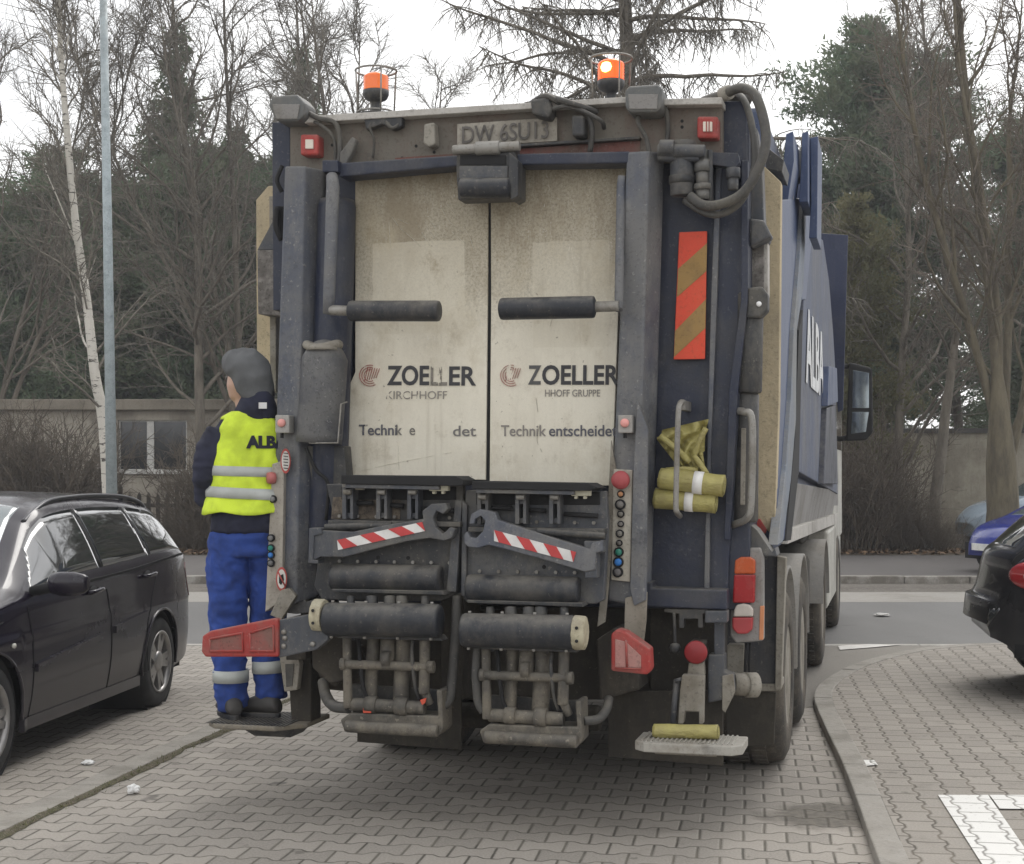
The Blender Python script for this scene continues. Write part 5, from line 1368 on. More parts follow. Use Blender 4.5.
# outer face of left wheels at +W: shift the root so that point lands there
loc = Vector((wx, wy, 0)) - Matrix.Rotation(rzw, 3, 'Z') @ Vector((.89-.02, wag['axles'][1], 0))
m_wag = paint('dark plum black paint', (.014, .011, .020))
car1 = car('parked_estate_car', (loc.x, loc.y, 0), rzw, wag, m_wag, label='very dark estate car with roof rails parked at the left of the refuse truck', cat='car')
r1 = car1[0]; s = 1
for sd in (1, -1):
    # doors: seams, handles, rub strips
    b = MB()
    for pts in ([(1.42, .28), (1.44, .6), (1.42, .92)], [(2.60, .25), (2.62, .6), (2.60, .93)], [(3.30, .30), (3.28, .55), (3.36, .75), (3.55, .96)], [(1.42, .28), (2.6, .26), (3.3, .29)], [(1.1, .86), (.75, .80), (.4, .73)]):
        P_ = [side_pt(car1, y, z, sd, .0015) for y, z in bez([(y, z, 0) for y, z in pts], 6) and [(q.x, q.y) for q in bez([(y, z, 0) for y, z in pts], 8)]]
        b.tube(P_, .0035, 4)
    b.build('door_seam', m_black, r1)
    strip(car1, [(1.46+.1*k, .56+.008*k) for k in range(11)], sd, .045, m_wag, 'rub_strip', .010, .010)
    strip(car1, [(2.66+.1*k, .656+.008*k) for k in range(7)], sd, .045, m_wag, 'rub_strip', .010, .010)
    for y, z in ((2.38, .93), (3.36, .965)):
        a = side_pt(car1, y-.09, z, sd, .004); e = side_pt(car1, y+.09, z+.008, sd, .004)
        b = MB(); b.tube(bez([a, a+Vector((sd*.035, .02, .004)), e+Vector((sd*.035, -.02, .004)), e], 5), .014, 10); h = b.build('door_handle', m_wag, r1)
        b = MB(); b.lathe([(.0, -.004), (.05, -.004), (.055, .002), (0, .003)], Matrix.Translation((a+e)/2-Vector((sd*.003, 0, 0))) @ Matrix.Rotation(R_(90)*sd, 4, 'Y') @ Matrix.Diagonal((.6, 1.2, 1, 1)), 20); b.build('handle_cup', m_trim, h)
    strip(car1, [(1.6+.1*k, spl(wag['belt'], 1.6+.1*k)-.002) for k in range(28)], sd, .016, m_trim, 'window_sill_trim', .006)
    b = MB(); q = side_pt(car1, 1.18, .72, sd, .003); b.lathe([(0, -.01), (.02, -.004), (.022, .006), (.0, .014)], Matrix.Translation(q) @ Matrix.Rotation(R_(90)*sd, 4, 'Y') @ Matrix.Diagonal((.7, 1, 1, 1)), 14); b.build('side_repeater', plain('pale repeater', (.6, .58, .52), .25), r1)
    # roof rails
    rr = [(1.98, 1.375), (2.12, 1.435), (2.35, 1.50), (2.7, 1.52), (3.1, 1.525), (3.6, 1.51), (3.95, 1.465), (4.10, 1.40)]
    b = MB(); b.tube(bez([(sd*.575, y, z+.01) for y, z in rr], 6), .018, 10)
    for y, z in ((2.9, 1.46), (3.65, 1.45)): b.box(sd*.575-.015, y-.05, z-.03, sd*.575+.015, y+.05, z+.06)
    b.build('roof_rail', plain('satin dark rail', (.05, .05, .055), .3, metal=.5), r1)
    # mirror
    b = MB(); m0 = Vector((sd*.93, 1.50, 1.055))
    rings_ = []
    for t, rx, rz2 in ((0, .03, .03), (.02, .07, .065), (.08, .105, .08), (.16, .10, .078), (.22, .08, .062), (.245, .05, .04)):
        rings_.append([m0+Vector((sd*(t+.02), .05*math.cos(k/20*6.2832)*rx/.1, rz2*math.sin(k/20*6.2832)*(1 if math.sin(k/20*6.2832) < 0 else .8))) for k in range(20)])
    b.rings(rings_); mo = b.build('mirror', m_wag, r1)
    b = MB(); b.tube([(sd*.84, 1.52, 1.0), (sd*.97, 1.51, 1.03)], .03, 8); b.build('mirror_foot', m_trim, mo)
    # lights
    b = MB(); A = [side_pt(car1, y, z, sd, .006) for y, z in ((.12, .60), (.5, .66), (.78, .76), (.45, .74), (.15, .68))]
    b.prism(A, [p-Vector((sd*.03, 0, 0)) for p in A]); b.build('headlight', plain('headlight glass', (.4, .42, .44), .08, coat=1), r1)
    b = MB(); A = [side_pt(car1, y, z, sd, .006) for y, z in ((4.46, .74), (4.60, .76), (4.55, .90), (4.40, 1.0), (4.34, .96))]
    b.prism(A, [p-Vector((sd*.03, 0, 0)) for p in A]); b.build('taillight', plain('smoked tail lens', (.25, .12, .12), .15, coat=.6), r1)
    # arch lips
    for ax in wag['axles']:
        b = MB(); b.tube([side_pt(car1, ax+.383*math.cos(a), .325+.383*math.sin(a), sd, .002) for a in [R_(-8+k*196/30) for k in range(31)]], .010, 6); b.build('arch_lip', m_wag, r1)
b = MB(); b.tube([(0.3, 3.95, 1.42), (.3, 4.12, 1.62)], [.006, .002], 6); b.tube([(.3, 3.93, 1.40), (.3, 3.97, 1.44)], .014, 8)
b = MB(); b.tube([(.1, 2.2, 1.42), (.1, 2.32, 1.64)], [.005, .002], 6); b.build('antenna', m_trim, r1)
strip(car1, [(1.30+.1*k, .245) for k in range(20)], 1, .07, m_wag, 'sill_strip', .016)

# --- dark hatchback on the right (tail towards the truck)
hat = dict(L=4.15, W=1.74, wr=.31, axles=(.85, .85+2.5),
    top=[(0, .55), (.1, .68), (.5, .82), (1.0, .93), (1.4, 1.12), (1.85, 1.36), (2.3, 1.45), (3.0, 1.44), (3.4, 1.37), (3.7, 1.17), (3.9, 1.01), (4.0, .92), (4.05, .72), (4.09, .655), (4.14, .63), (4.15, .50)],
    belt=[(0, .5), (.3, .74), (1.2, .88), (2.5, .93), (3.5, .98), (3.85, .95), (4.0, .86), (4.06, .68), (4.15, .48)],
    plan=[(0, .66), (.15, .85), (.5, .96), (1.0, 1), (3.3, 1), (3.8, .95), (4.02, .86), (4.12, .76), (4.15, .70)],
    low=[(0, .32), (.4, .24), (3.5, .26), (3.9, .30), (4.15, .44)],
    bowf=lambda x, y, z: (.2*x*x*(1-min(1, y/.8)) if y < .8 else (-.26*x*x*max(0, (y-3.5)/.65) if y > 3.5 else 0)),
    glass=(.5, 4.2), aslope=.95, cslope=.9, posts=[(2.3, 0), (3.05, 0)], ws=(1.1, 1.85), rw=(3.48, 3.93), roofw=.68, crease=.72)
m_hat = paint('black paint', (.014, .014, .017))
rzh = R_(-90+24)     # tail to the left and a little towards us
# y axis (nose->tail) must point left/towards camera: direction (-cos a, -sin a)
hat['nS'] = 48;  hat['top'] = [(a, b*1.10) for a, b in hat['top']]; hat['belt'] = [(a, b*1.05) for a, b in hat['belt']]
ah = R_(-11); dirh = Vector((-math.cos(ah), -math.sin(ah), 0)); rzh = math.atan2(-dirh.x, dirh.y)
loch = Vector(((990-512)/1480*12.1, 12.1, 0))-Matrix.Rotation(rzh, 3, 'Z') @ Vector((.80, 3.86, 0))
car2 = car('parked_hatchback', (loch.x, loch.y, KH), rzh, hat, m_hat, label='black hatchback at the right edge with its red tail light and rounded rear bumper showing', cat='car')
r2c = car2[0]
for sd in (1, -1):
    cc = side_pt(car2, 3.90, .90, sd, .012); Ml = Matrix.Translation(cc) @ Matrix.Rotation(R_(46)*sd, 4, 'Z') @ Matrix.Rotation(R_(90)*sd, 4, 'Y') @ Matrix.Diagonal((.62, 1.15, 1, 1))
    tlo = MB().lathe([(0, -.06), (.165, -.06), (.165, .0), (.15, .028), (.11, .045), (.05, .055), (0, .057)], Ml, 36).build('taillight', plain('tail lens red', (.42, .015, .02), .12, coat=1), r2c)
    MB().lathe([(0, .0), (.05, .0), (.046, .062), (.03, .066), (0, .067)], Ml @ Matrix.Translation((.0, -.03, 0)), 20).build('reverse_lens', plain('pale pink lens', (.75, .45, .42), .12, coat=1), tlo)
    strip(car2, [(3.30+.05*k, .64-.002*k) for k in range(15)], sd, .014, m_black, 'bumper_seam', .003)
    strip(car2, [(3.55+.06*k, .36) for k in range(9)], sd, .10, m_trim, 'bumper_lip', .01)

# --- blue car across the road (nose to the left)
blu = dict(wag); blu['L'] = 4.2
blu = dict(L=4.2, W=1.72, wr=.30, axles=(.85, 3.35),
    top=[(0, .50), (.08, .62), (.35, .80), (1.0, .95), (1.35, 1.12), (1.85, 1.38), (2.4, 1.46), (3.2, 1.42), (3.8, 1.15), (4.1, .9), (4.2, .6)],
    belt=[(0, .48), (.3, .74), (1.2, .9), (2.5, .94), (3.8, .95), (4.2, .55)],
    plan=[(0, .62), (.12, .80), (.5, .95), (1, 1), (3.3, 1), (3.9, .92), (4.2, .75)],
    low=[(0, .28), (.4, .22), (3.7, .24), (4.2, .4)],
    bowf=lambda x, y, z: (.3*x*x*(1-min(1, y/.9)) if y < .9 else 0),
    glass=(.5, 4.2), aslope=.95, cslope=.8, posts=[(2.4, 0)], ws=(1.1, 1.85), rw=(3.4, 3.9), roofw=.68)
m_blu = paint('bright blue paint', (.012, .028, .24))
dirb = Vector((.93, .36, 0)).normalized(); rzb = -math.atan2(dirb.x, dirb.y)
bx, by = (968-512)/1480*23.6, 23.6
locb = Vector((bx+.2, by, 0))-Matrix.Rotation(rzb, 3, 'Z') @ Vector((0, .0, 0))
car3 = car('parked_blue_car', (locb.x, locb.y-.1, .11), rzb, blu, m_blu, label='blue car across the road with its rounded nose and white number plate showing', cat='car')
b = MB(); b.box(-.26, -.03, .38, .26, .02, .50); b.build('number_plate', plain('number plate white', (.75, .75, .72), .4), car3[0])
car3[0].scale = (.9, .9, .9)
for sd in (1, -1):
    b = MB(); A = [side_pt(car3, y, z, sd, .01) for y, z in ((.12, .58), (.5, .66), (.72, .80), (.42, .78), (.16, .68))]; b.prism(A, [p-Vector((sd*.04, 0, 0)) for p in A]); b.build('headlight', plain('headlight glass', (.4, .42, .44), .08, coat=1), car3[0])
# --- pale blue car behind the big tree trunk (nose to the left)
m_pb = paint('pale silver blue paint', (.33, .40, .47))
suv = dict(blu); suv['top'] = [(x, z*1.12) for x, z in blu['top']]; suv['belt'] = [(x, z*1.08) for x, z in blu['belt']]
car4 = car('parked_pale_blue_car', ((962-512)/1480*30.2+.0, 30.4, .11), R_(-90+4), suv, m_pb, label='pale silver blue car parked behind the thick bare tree trunk', cat='car')
# ================================================================== worker on the left rear step
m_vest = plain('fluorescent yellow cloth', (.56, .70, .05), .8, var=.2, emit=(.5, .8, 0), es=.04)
m_refl = plain('reflective tape', (.42, .44, .42), .45, var=.08)
m_navyc = plain('navy jacket cloth', (.018, .020, .040), .9, var=.3)
m_trou = plain('royal blue work cloth', (.022, .055, .24), .9, var=.3)
m_hood = plain('grey hood cloth', (.105, .108, .112), .95, var=.2)
m_skin = plain('skin', (.50, .32, .24), .55, var=.06)
m_shoe = plain('work shoe leather', (.045, .042, .04), .6, var=.3)
_u, _v = -1.40, .06
WX, WY, WZ = TC[0]+_u*cT+_v*sT, TC[1]-_u*sT+_v*cT, .418
person = empty('person', (WX, WY, WZ), R_(8), label='worker in yellow ALBA vest, grey hood and blue trousers riding on the left rear step', cat='person')
def blob(rs, res=.012, name='x', m=None, parent=None, wr=0, wf=8, smooth=6, seed=0, wz=1.0, label=None):
    """union of closed tubes by voxel remesh, smoothed, with cloth folds pushed in along the normals"""
    me = bpy.data.meshes.new(name); mb = MB()
    for r in rs: mb.rings(r, True)
    me.from_pydata([tuple(v) for v in mb.v], [], mb.f)
    bm = bmesh.new(); bm.from_mesh(me); bmesh.ops.recalc_face_normals(bm, faces=bm.faces); bm.to_mesh(me); bm.free()
    o = bpy.data.objects.new(name, me); C.objects.link(o)
    r = o.modifiers.new('r', 'REMESH'); r.mode = 'VOXEL'; r.voxel_size = res
    s_ = o.modifiers.new('s', 'SMOOTH'); s_.iterations = smooth; s_.factor = .6
    bpy.context.view_layer.update()
    me2 = bpy.data.meshes.new_from_object(o.evaluated_get(bpy.context.evaluated_depsgraph_get()))
    o.modifiers.clear(); o.data = me2
    if wr:
        nn = [v.normal.copy() for v in me2.vertices]
        for v, n in zip(me2.vertices, nn):
            p = v.co
            q = Vector((p.x*wf*.6, p.y*wf*.6, p.z*wf*wz)); q += Vector((seed, 0, 0))
            q += Vector((noise.noise(q*.5), noise.noise(q*.5+Vector((5, 5, 5))), 0))*1.2
            d = 1-abs(noise.noise(q))*2.6; d2 = 1-abs(noise.noise(q*2.1+Vector((0, 9, 0))))*2.4
            v.co += n*wr*(d*.7+d2*.3)
    for p in me2.polygons: p.use_smooth = True
    me2.materials.clear(); me2.materials.append(m)
    if parent: o.parent = parent
    if label: o['label'] = label
    return o
def er(c, rx, ry, n=20, rot=0, tilt=None):
    c = Vector(c); out = []
    for k in range(n):
        a = k/n*6.2832; p = Vector((rx*math.cos(a), ry*math.sin(a), 0))
        if rot: p = Matrix.Rotation(rot, 3, 'Z') @ p
        if tilt: p = tilt @ p
        out.append(c+p)
    return out
def limb(pts, rr, flat=1, n=16):
    P_ = [Vector(p) for p in pts]; rs = []; prev = None
    for i, p in enumerate(P_):
        t = (P_[min(i+1, len(P_)-1)]-P_[max(i-1, 0)]).normalized()
        u = t.cross(Vector((0, 1, 0.01))).normalized() if prev is None else (prev-t*prev.dot(t)).normalized()
        prev = u; v = t.cross(u); r = rr[i]
        rs.append([p+(u*math.cos(2*math.pi*k/n)+v*math.sin(2*math.pi*k/n)*flat)*r for k in range(n)])
    return rs
# local frame: x right, y away from camera, z up from step. total height ~1.80
# hips around z=.92, shoulders z=1.45, head centre 1.66
# -- body (one continuous skin mesh: head, neck, arms, hands)
hx, hy, hz = -.035, .05, 1.665
# head
headr = [er((hx, hy+.02, hz-.115), .045, .05), er((hx-.01, hy+.01, hz-.09), .062, .075), er((hx-.01, hy, hz-.03), .076, .096), er((hx, hy, hz+.03), .078, .10), er((hx, hy, hz+.08), .064, .084), er((hx, hy, hz+.11), .03, .04)]
neck = limb([(0, .0, 1.40), (-.01, .02, 1.50), (hx, hy, hz-.06)], [.07, .058, .055])
torso = [er((0, 0, .86), .14, .10), er((0, 0, 1.1), .14, .10), er((0, 0, 1.35), .16, .10), er((0, 0, 1.44), .10, .07)]
armL = limb([(-.15, 0, 1.40), (-.195, .0, 1.18), (-.21, .10, 1.10), (-.18, .30, 1.22), (-.15, .34, 1.26)], [.05, .045, .04, .032, .028])
armR = limb([(.17, .0, 1.40), (.21, .12, 1.22), (.20, .28, 1.20), (.16, .42, 1.32)], [.05, .045, .038, .028])
legs = [limb([(-.10, 0, .88), (-.115, .01, .5), (-.10, .0, .07)], [.07, .055, .045]), limb([(.08, 0, .88), (.075, .04, .5), (.085, .02, .07)], [.07, .055, .045])]
nose = limb([(hx-.085, hy+.075, hz-.01), (hx-.055, hy+.06, hz+.005)], [.012, .018])
def hand(c, d, s, palm_n):
    """palm and five bent fingers curled round a bar"""
    out = []; c = Vector(c); d = Vector(d).normalized(); u = Vector(s).normalized(); n = Vector(palm_n).normalized()
    out.append(limb([c-d*.02, c+d*.04, c+d*.085], [.028, .036, .032], .5))
    for k, (off, ln) in enumerate(((-.030, .07), (-.010, .08), (.010, .075), (.029, .06))):
        b0 = c+d*.075+u*off
        out.append(limb([b0-d*.02, b0+d*ln*.4+n*.008, b0+d*ln*.62+n*.035, b0+d*ln*.5+n*.058], [.0095, .009, .0085, .0075], 1, 10))
    t0 = c+d*.02-u*.032
    out.append(limb([t0, t0-u*.02+d*.03+n*.012, t0-u*.012+d*.055+n*.035], [.012, .011, .009], 1, 10)); return out
hL = hand((-.14, .35, 1.27), (.5, .5, .5), (0, .7, -.7), (.6, -.6, 0)); hR = hand((.15, .43, 1.33), (-.1, .4, .9), (1, .1, 0), (0, 1, -.3))
body_o = blob([headr, neck, torso, armL, armR, nose]+legs+hL+hR, .009, 'body', m_skin, person, smooth=3)
b = MB()
for dx in (-.018,): pass
ear = limb([(hx+.075, hy+.01, hz-.03), (hx+.085, hy-.0, hz+.0), (hx+.076, hy, hz+.03)], [.008, .014, .008])
# eyes and mouth on the face (turned left and away)
fd = Vector((-.75, .66, 0)).normalized(); fs_ = Vector((fd.y, -fd.x, 0))
b = MB()
for k in (-1, 1):
    c_ = Vector((hx, hy, hz+.012))+fd*.082+fs_*k*.030
    b.lathe([(0, -.008), (.008, -.006), (.011, 0), (.008, .006), (0, .008)], Matrix.Translation(c_), 10)
b.build('eyes', plain('eye', (.12, .10, .09), .2), person)
b = MB(); c_ = Vector((hx, hy, hz-.05))+fd*.080; b.tube([c_-fs_*.022, c_+fd*.004, c_+fs_*.022], [.004, .006, .004], 8); b.build('mouth', plain('lips', (.42, .18, .15), .5), person)
# -- trousers
pel = [er((0, 0, .80), .16, .13), er((-.004, 0, .88), .178, .135), er((0, 0, .95), .165, .125), er((0, 0, .99), .14, .11)]
legL = limb([(-.095, .0, .90), (-.110, .0, .74), (-.112, .015, .50), (-.105, .01, .30), (-.095, .0, .14), (-.085, .0, .045)], [.104, .104, .090, .080, .078, .076])
legR = limb([(.082, .0, .90), (.090, .015, .74), (.085, .05, .50), (.088, .045, .30), (.10, .03, .16), (.105, .02, .09)], [.102, .100, .086, .078, .076, .074])
tr = blob([pel, legL, legR], .008, 'trousers', m_trou, person, wr=.013, wf=13, seed=3, smooth=6, wz=.8)
def band(center_pts, r, z0, z1, name, m, parent, rx=None, ry=None, tilt=0):
    b = MB(); c0 = Vector(center_pts)
    rg = []
    for z in (z0, z1):
        rg.append([Vector((c0.x+(rx or r)*math.cos(a), c0.y+(ry or r)*math.sin(a), z+tilt*math.cos(a))) for a in [k/36*6.2832 for k in range(36)]])
    b.rings(rg, True, False); o = b.build(name, m, parent); s_ = o.modifiers.new('t', 'SOLIDIFY'); s_.thickness = .006; s_.offset = 0; return o
band((-.097, .003, 0), .0, .175, .235, 'reflective_band', m_refl, tr, .088, .088)
band((.094, .036, 0), .0, .215, .275, 'reflective_band', m_refl, tr, .085, .085, .004)
# -- jacket (below the vest hem and the sleeves)
jk = blob([[er((0, 0, .915), .192, .142), er((0, 0, .925), .195, .145), er((0, 0, 1.05), .188, .14), er((0, 0, 1.2), .18, .13), er((0, 0, 1.40), .19, .115), er((0, 0, 1.47), .13, .09), er((-.005, .01, 1.50), .08, .075)],
     limb([(-.145, .0, 1.40), (-.185, -.01, 1.30), (-.205, -.005, 1.19), (-.21, .05, 1.10), (-.20, .2, 1.16), (-.17, .31, 1.23)], [.075, .084, .080, .074, .06, .045]),
     limb([(.165, .0, 1.41), (.20, .05, 1.30), (.21, .14, 1.19), (.19, .28, 1.2), (.165, .39, 1.29)], [.075, .078, .07, .058, .042])],
    .009, 'jacket', m_navyc, person, wr=.012, wf=12, seed=8)
# -- vest: shell slightly wider than the jacket, open at the arms
vp = [(1.005, .216, .158), (1.07, .208, .154), (1.15, .200, .150), (1.25, .192, .142), (1.34, .186, .134), (1.42, .168, .120), (1.475, .130, .100), (1.50, .088, .085)]
b = MB(); rg = []; n = 72
for k in range(len(vp)*5-4):
    f = k/5; i = min(int(f), len(vp)-2); t = f-i; z, rx, ry = [lerp(vp[i][q], vp[i+1][q], t) for q in range(3)]
    ring = []
    for q in range(n):
        a = q/n*6.2832; p = Vector((rx*math.copysign(abs(math.cos(a))**.85, math.cos(a)), ry*math.copysign(abs(math.sin(a))**.85, math.sin(a)), z))
        w = noise.noise(Vector((p.x*7, p.y*7+3, z*9)))*.5+ (1-abs(noise.noise(Vector((p.x*9+z*6, p.y*9, z*12-p.x*8))))*2.4)*.5
        p += Vector((math.cos(a), math.sin(a), 0))*w*.020*(1.2-.6*(z-1)/.5)
        if k == 0: p.z += .008*math.sin(a*5)
        ring.append(p)
    rg.append(ring)
# arm holes: drop the faces at the sides above z=1.20
vs = [p for r in rg for p in r]; fs = []
for k in range(len(rg)-1):
    z = rg[k][0].z
    for q in range(n):
        a = (q+.5)/n*6.2832; side_ = abs(math.cos(a)); 
        if z > 1.17 and z < 1.46 and side_ > (.93+.0*z) - .10*min(1, (z-1.17)/.2): continue
        fs.append((k*n+q, k*n+(q+1) % n, (k+1)*n+(q+1) % n, (k+1)*n+q))
b.add(vs, fs, True); vest = b.build('vest', m_vest, person); s_ = vest.modifiers.new('t', 'SOLIDIFY'); s_.thickness = .006; s_.offset = 1
def vestband(z0, z1, name, tilt):
    b = MB(); rg2 = []
    for z in (z0, (z0+z1)/2, z1):
        ring = []
        for q in range(n):
            a = q/n*6.2832; zz = z+tilt*math.cos(a)
            i = max(j for j in range(len(vp)) if vp[j][0] <= zz); i = min(i, len(vp)-2); t = (zz-vp[i][0])/(vp[i+1][0]-vp[i][0]); rx, ry = lerp(vp[i][1], vp[i+1][1], t), lerp(vp[i][2], vp[i+1][2], t)
            p = Vector((rx*math.copysign(abs(math.cos(a))**.85, math.cos(a)), ry*math.copysign(abs(math.sin(a))**.85, math.sin(a)), zz))
            w = noise.noise(Vector((p.x*7, p.y*7+3, zz*9)))*.5+ (1-abs(noise.noise(Vector((p.x*9+zz*6, p.y*9, zz*12-p.x*8))))*2.4)*.5
            p += Vector((math.cos(a), math.sin(a), 0))*(w*.020*(1.2-.6*(zz-1)/.5)+.009)
            ring.append(p)
        rg2.append(ring)
    b.rings(rg2, True, False); o = b.build(name, m_refl, vest); s_ = o.modifiers.new('t', 'SOLIDIFY'); s_.thickness = .003
vestband(1.075, 1.128, 'reflective_band', -.012); vestband(1.185, 1.233, 'reflective_band', -.006)
tm = Matrix.Translation((-.008, -.152, 1.325)) @ Matrix.Rotation(R_(14), 4, 'Z') @ Matrix.Rotation(R_(90), 4, 'X')
to = text_obj('lettering', 'ALBA', .080, plain('vest print', (.012, .014, .03), .7), vest, tm, bold=.004, ext=.008, xs=1.0)
# -- hood: soft grey cap shape over the head, navy collar below
hood = blob([[er((hx+.075, hy-.03, hz-.15), .070, .075), er((hx+.068, hy-.045, hz-.10), .080, .095), er((hx+.055, hy-.045, hz-.04), .092, .105), er((hx+.040, hy-.03, hz+.01), .104, .112), er((hx+.018, hy-.015, hz+.06), .116, .118), er((hx+.005, hy, hz+.10), .108, .110), er((hx+.0, hy, hz+.132), .074, .082), er((hx+.01, hy, hz+.150), .030, .035)]], .010, 'hood', m_hood, person, wr=.015, wf=8, seed=5)
collar = blob([[er((.02, -.01, 1.455), .12, .095), er((.03, -.015, 1.51), .105, .10), er((.035, -.02, 1.56), .085, .09), er((.045, -.03, 1.60), .06, .07)]], .010, 'collar', m_navyc, person, wr=.006, wf=12, seed=2)
b = MB(); b.box(.045, -.124, 1.515, .085, -.119, 1.545); b.build('clothing_tag', plain('white tag', (.7, .7, .7), .7), collar)
# -- shoes
for x, y, rz_ in ((-.095, -.01, R_(16)), (.06, .0, R_(62))):
    Rm = Matrix.Rotation(rz_, 3, 'Z')
    def S(px, py, pz): return Vector((x, y, 0))+Rm @ Vector((px, py, pz))
    rs = []
    for yy, wd, h in ((-.10, .030, .05), (-.085, .042, .085), (-.03, .046, .10), (.04, .047, .085), (.10, .052, .06), (.15, .048, .05), (.185, .030, .035)):
        rs.append([S(wd*math.cos(a), yy, max(0.018, .018+h*.5+h*.5*math.sin(a)*1.0)) for a in [k/18*6.2832 for k in range(18)]])
    so_ = blob([rs], .008, 'shoe', m_shoe, person, wr=.002, wf=20)
    sb_ = MB(); sb_.rings([[S(.05*math.cos(a)*(1+.1*math.sin(a)), .04+.145*math.sin(a), z) for a in [k/24*6.2832 for k in range(24)]] for z in (0, .024)], False); sb_.build('shoe_sole', m_rubber, so_, .004)

person.scale = (1.04, 1.04, 1.062)
# ================================================================== trees, shrubs, houses, fences, lamp post
import numpy as np
def np_mesh(name, V, F, m, parent=None, smooth=True):
    """V (n,3); F (k,4) or (k,3) integer array"""
    me = bpy.data.meshes.new(name); k, c = F.shape
    me.vertices.add(len(V)); me.vertices.foreach_set('co', V.astype(np.float32).ravel())
    me.loops.add(k*c); me.loops.foreach_set('vertex_index', F.astype(np.int32).ravel())
    me.polygons.add(k); me.polygons.foreach_set('loop_start', np.arange(0, k*c, c, dtype=np.int32)); me.polygons.foreach_set('loop_total', np.full(k, c, dtype=np.int32))
    me.polygons.foreach_set('use_smooth', np.full(k, smooth)); me.update(calc_edges=True)
    me.materials.append(m)
    o = bpy.data.objects.new(name, me); C.objects.link(o)
    if parent: o.parent = parent
    return o
class Tubes:
    def __init__(s): s.V = []; s.F = []; s.n = 0
    def add(s, P_, R, k=4):
        P_ = np.asarray(P_, float); m = len(P_); R = np.asarray(R, float)
        T = np.gradient(P_, axis=0); T /= np.linalg.norm(T, axis=1)[:, None]+1e-9
        up = np.array([0, 0, 1.]) if abs(T[0, 2]) < .9 else np.array([1., 0, 0])
        U = np.cross(T, up); U /= np.linalg.norm(U, axis=1)[:, None]+1e-9; W_ = np.cross(T, U)
        a = np.arange(k)/k*2*np.pi
        ring = P_[:, None, :]+R[:, None, None]*(np.cos(a)[None, :, None]*U[:, None, :]+np.sin(a)[None, :, None]*W_[:, None, :])
        s.V.append(ring.reshape(-1, 3))
        i = np.arange(m-1)[:, None]*k; j = np.arange(k)[None, :]; jn = (j+1) % k
        s.F.append((np.stack([i+j, i+jn, i+k+jn, i+k+j], -1)+s.n).reshape(-1, 4)); s.n += m*k
    def obj(s, name, m, parent): return np_mesh(name, np.concatenate(s.V), np.concatenate(s.F), m, parent)
def wander(rg, p, d, ln, n, curl, grav=0.0):
    out = [p.copy()]; d = d/np.linalg.norm(d)
    for i in range(n):
        d = d+rg.normal(0, curl, 3)+np.array([0, 0, grav]); d /= np.linalg.norm(d); p = p+d*ln/n; out.append(p.copy())
    return np.array(out)
def side_dir(rg, t, ang):
    a = rg.normal(0, 1, 3); a -= t*a.dot(t); a /= np.linalg.norm(a)+1e-9
    return t*math.cos(ang)+a*math.sin(ang)
def bark(name, c, c2, scale=6):
    m, nt, bs = mat_new(name)
    n = noise_e(nt, scale, 6, (1, 1, .25), rough=.7).sm(.35, .68)
    nt.links.new(mix(nt, n, c, c2), bs.inputs['Base Color']); bs.inputs['Roughness'].default_value = .9
    bump(nt, bs, noise_e(nt, scale*4, 5, (1, 1, .3)), .8, .02); return m
m_bark = bark('grey brown bark', (.20, .175, .14), (.11, .095, .075))
m_twig = plain('bare twigs', (.175, .158, .13), .9, var=.35)
m_twig2 = plain('pale bare twigs', (.17, .14, .11), .9, var=.3)
m_barkg = bark('greenish bark', (.17, .145, .095), (.10, .085, .06))
def birch_mat():
    m, nt, bs = mat_new('birch bark')
    n = noise_e(nt, 5, 5, (1, 1, 4), rough=.7).sm(.56, .62); n2 = noise_e(nt, 1.3, 4).sm(.6, .7)
    c = mix(nt, n, (.58, .55, .49), (.07, .06, .05)); c = mix(nt, n2*.5, c, (.2, .18, .14))
    nt.links.new(c, bs.inputs['Base Color']); bs.inputs['Roughness'].default_value = .8; return m
m_birch = birch_mat()
# haze-free but slightly differing greens
def needle_mat(name, a, b_):
    m, nt, bs = mat_new(name)
    c = mix(nt, noise_e(nt, 1.2, 4).sm(.3, .7), a, b_)
    nt.links.new(c, bs.inputs['Base Color']); bs.inputs['Roughness'].default_value = .85; bs.inputs['Specular IOR Level'].default_value = .2
    tr = nt.nodes.new('ShaderNodeBsdfTranslucent'); ms = nt.nodes.new('ShaderNodeMixShader'); ms.inputs[0].default_value = .42
    nt.links.new(c, tr.inputs[0]); nt.links.new(bs.outputs[0], ms.inputs[1]); nt.links.new(tr.outputs[0], ms.inputs[2]); nt.links.new(ms.outputs[0], nt.nodes['Material Output'].inputs[0])
    return m
m_nd = needle_mat('spruce needles', (.115, .155, .095), (.16, .17, .11))
m_np = needle_mat('pine needles', (.12, .175, .105), (.17, .19, .12))
m_no = needle_mat('olive yew foliage', (.20, .185, .10), (.15, .155, .09))

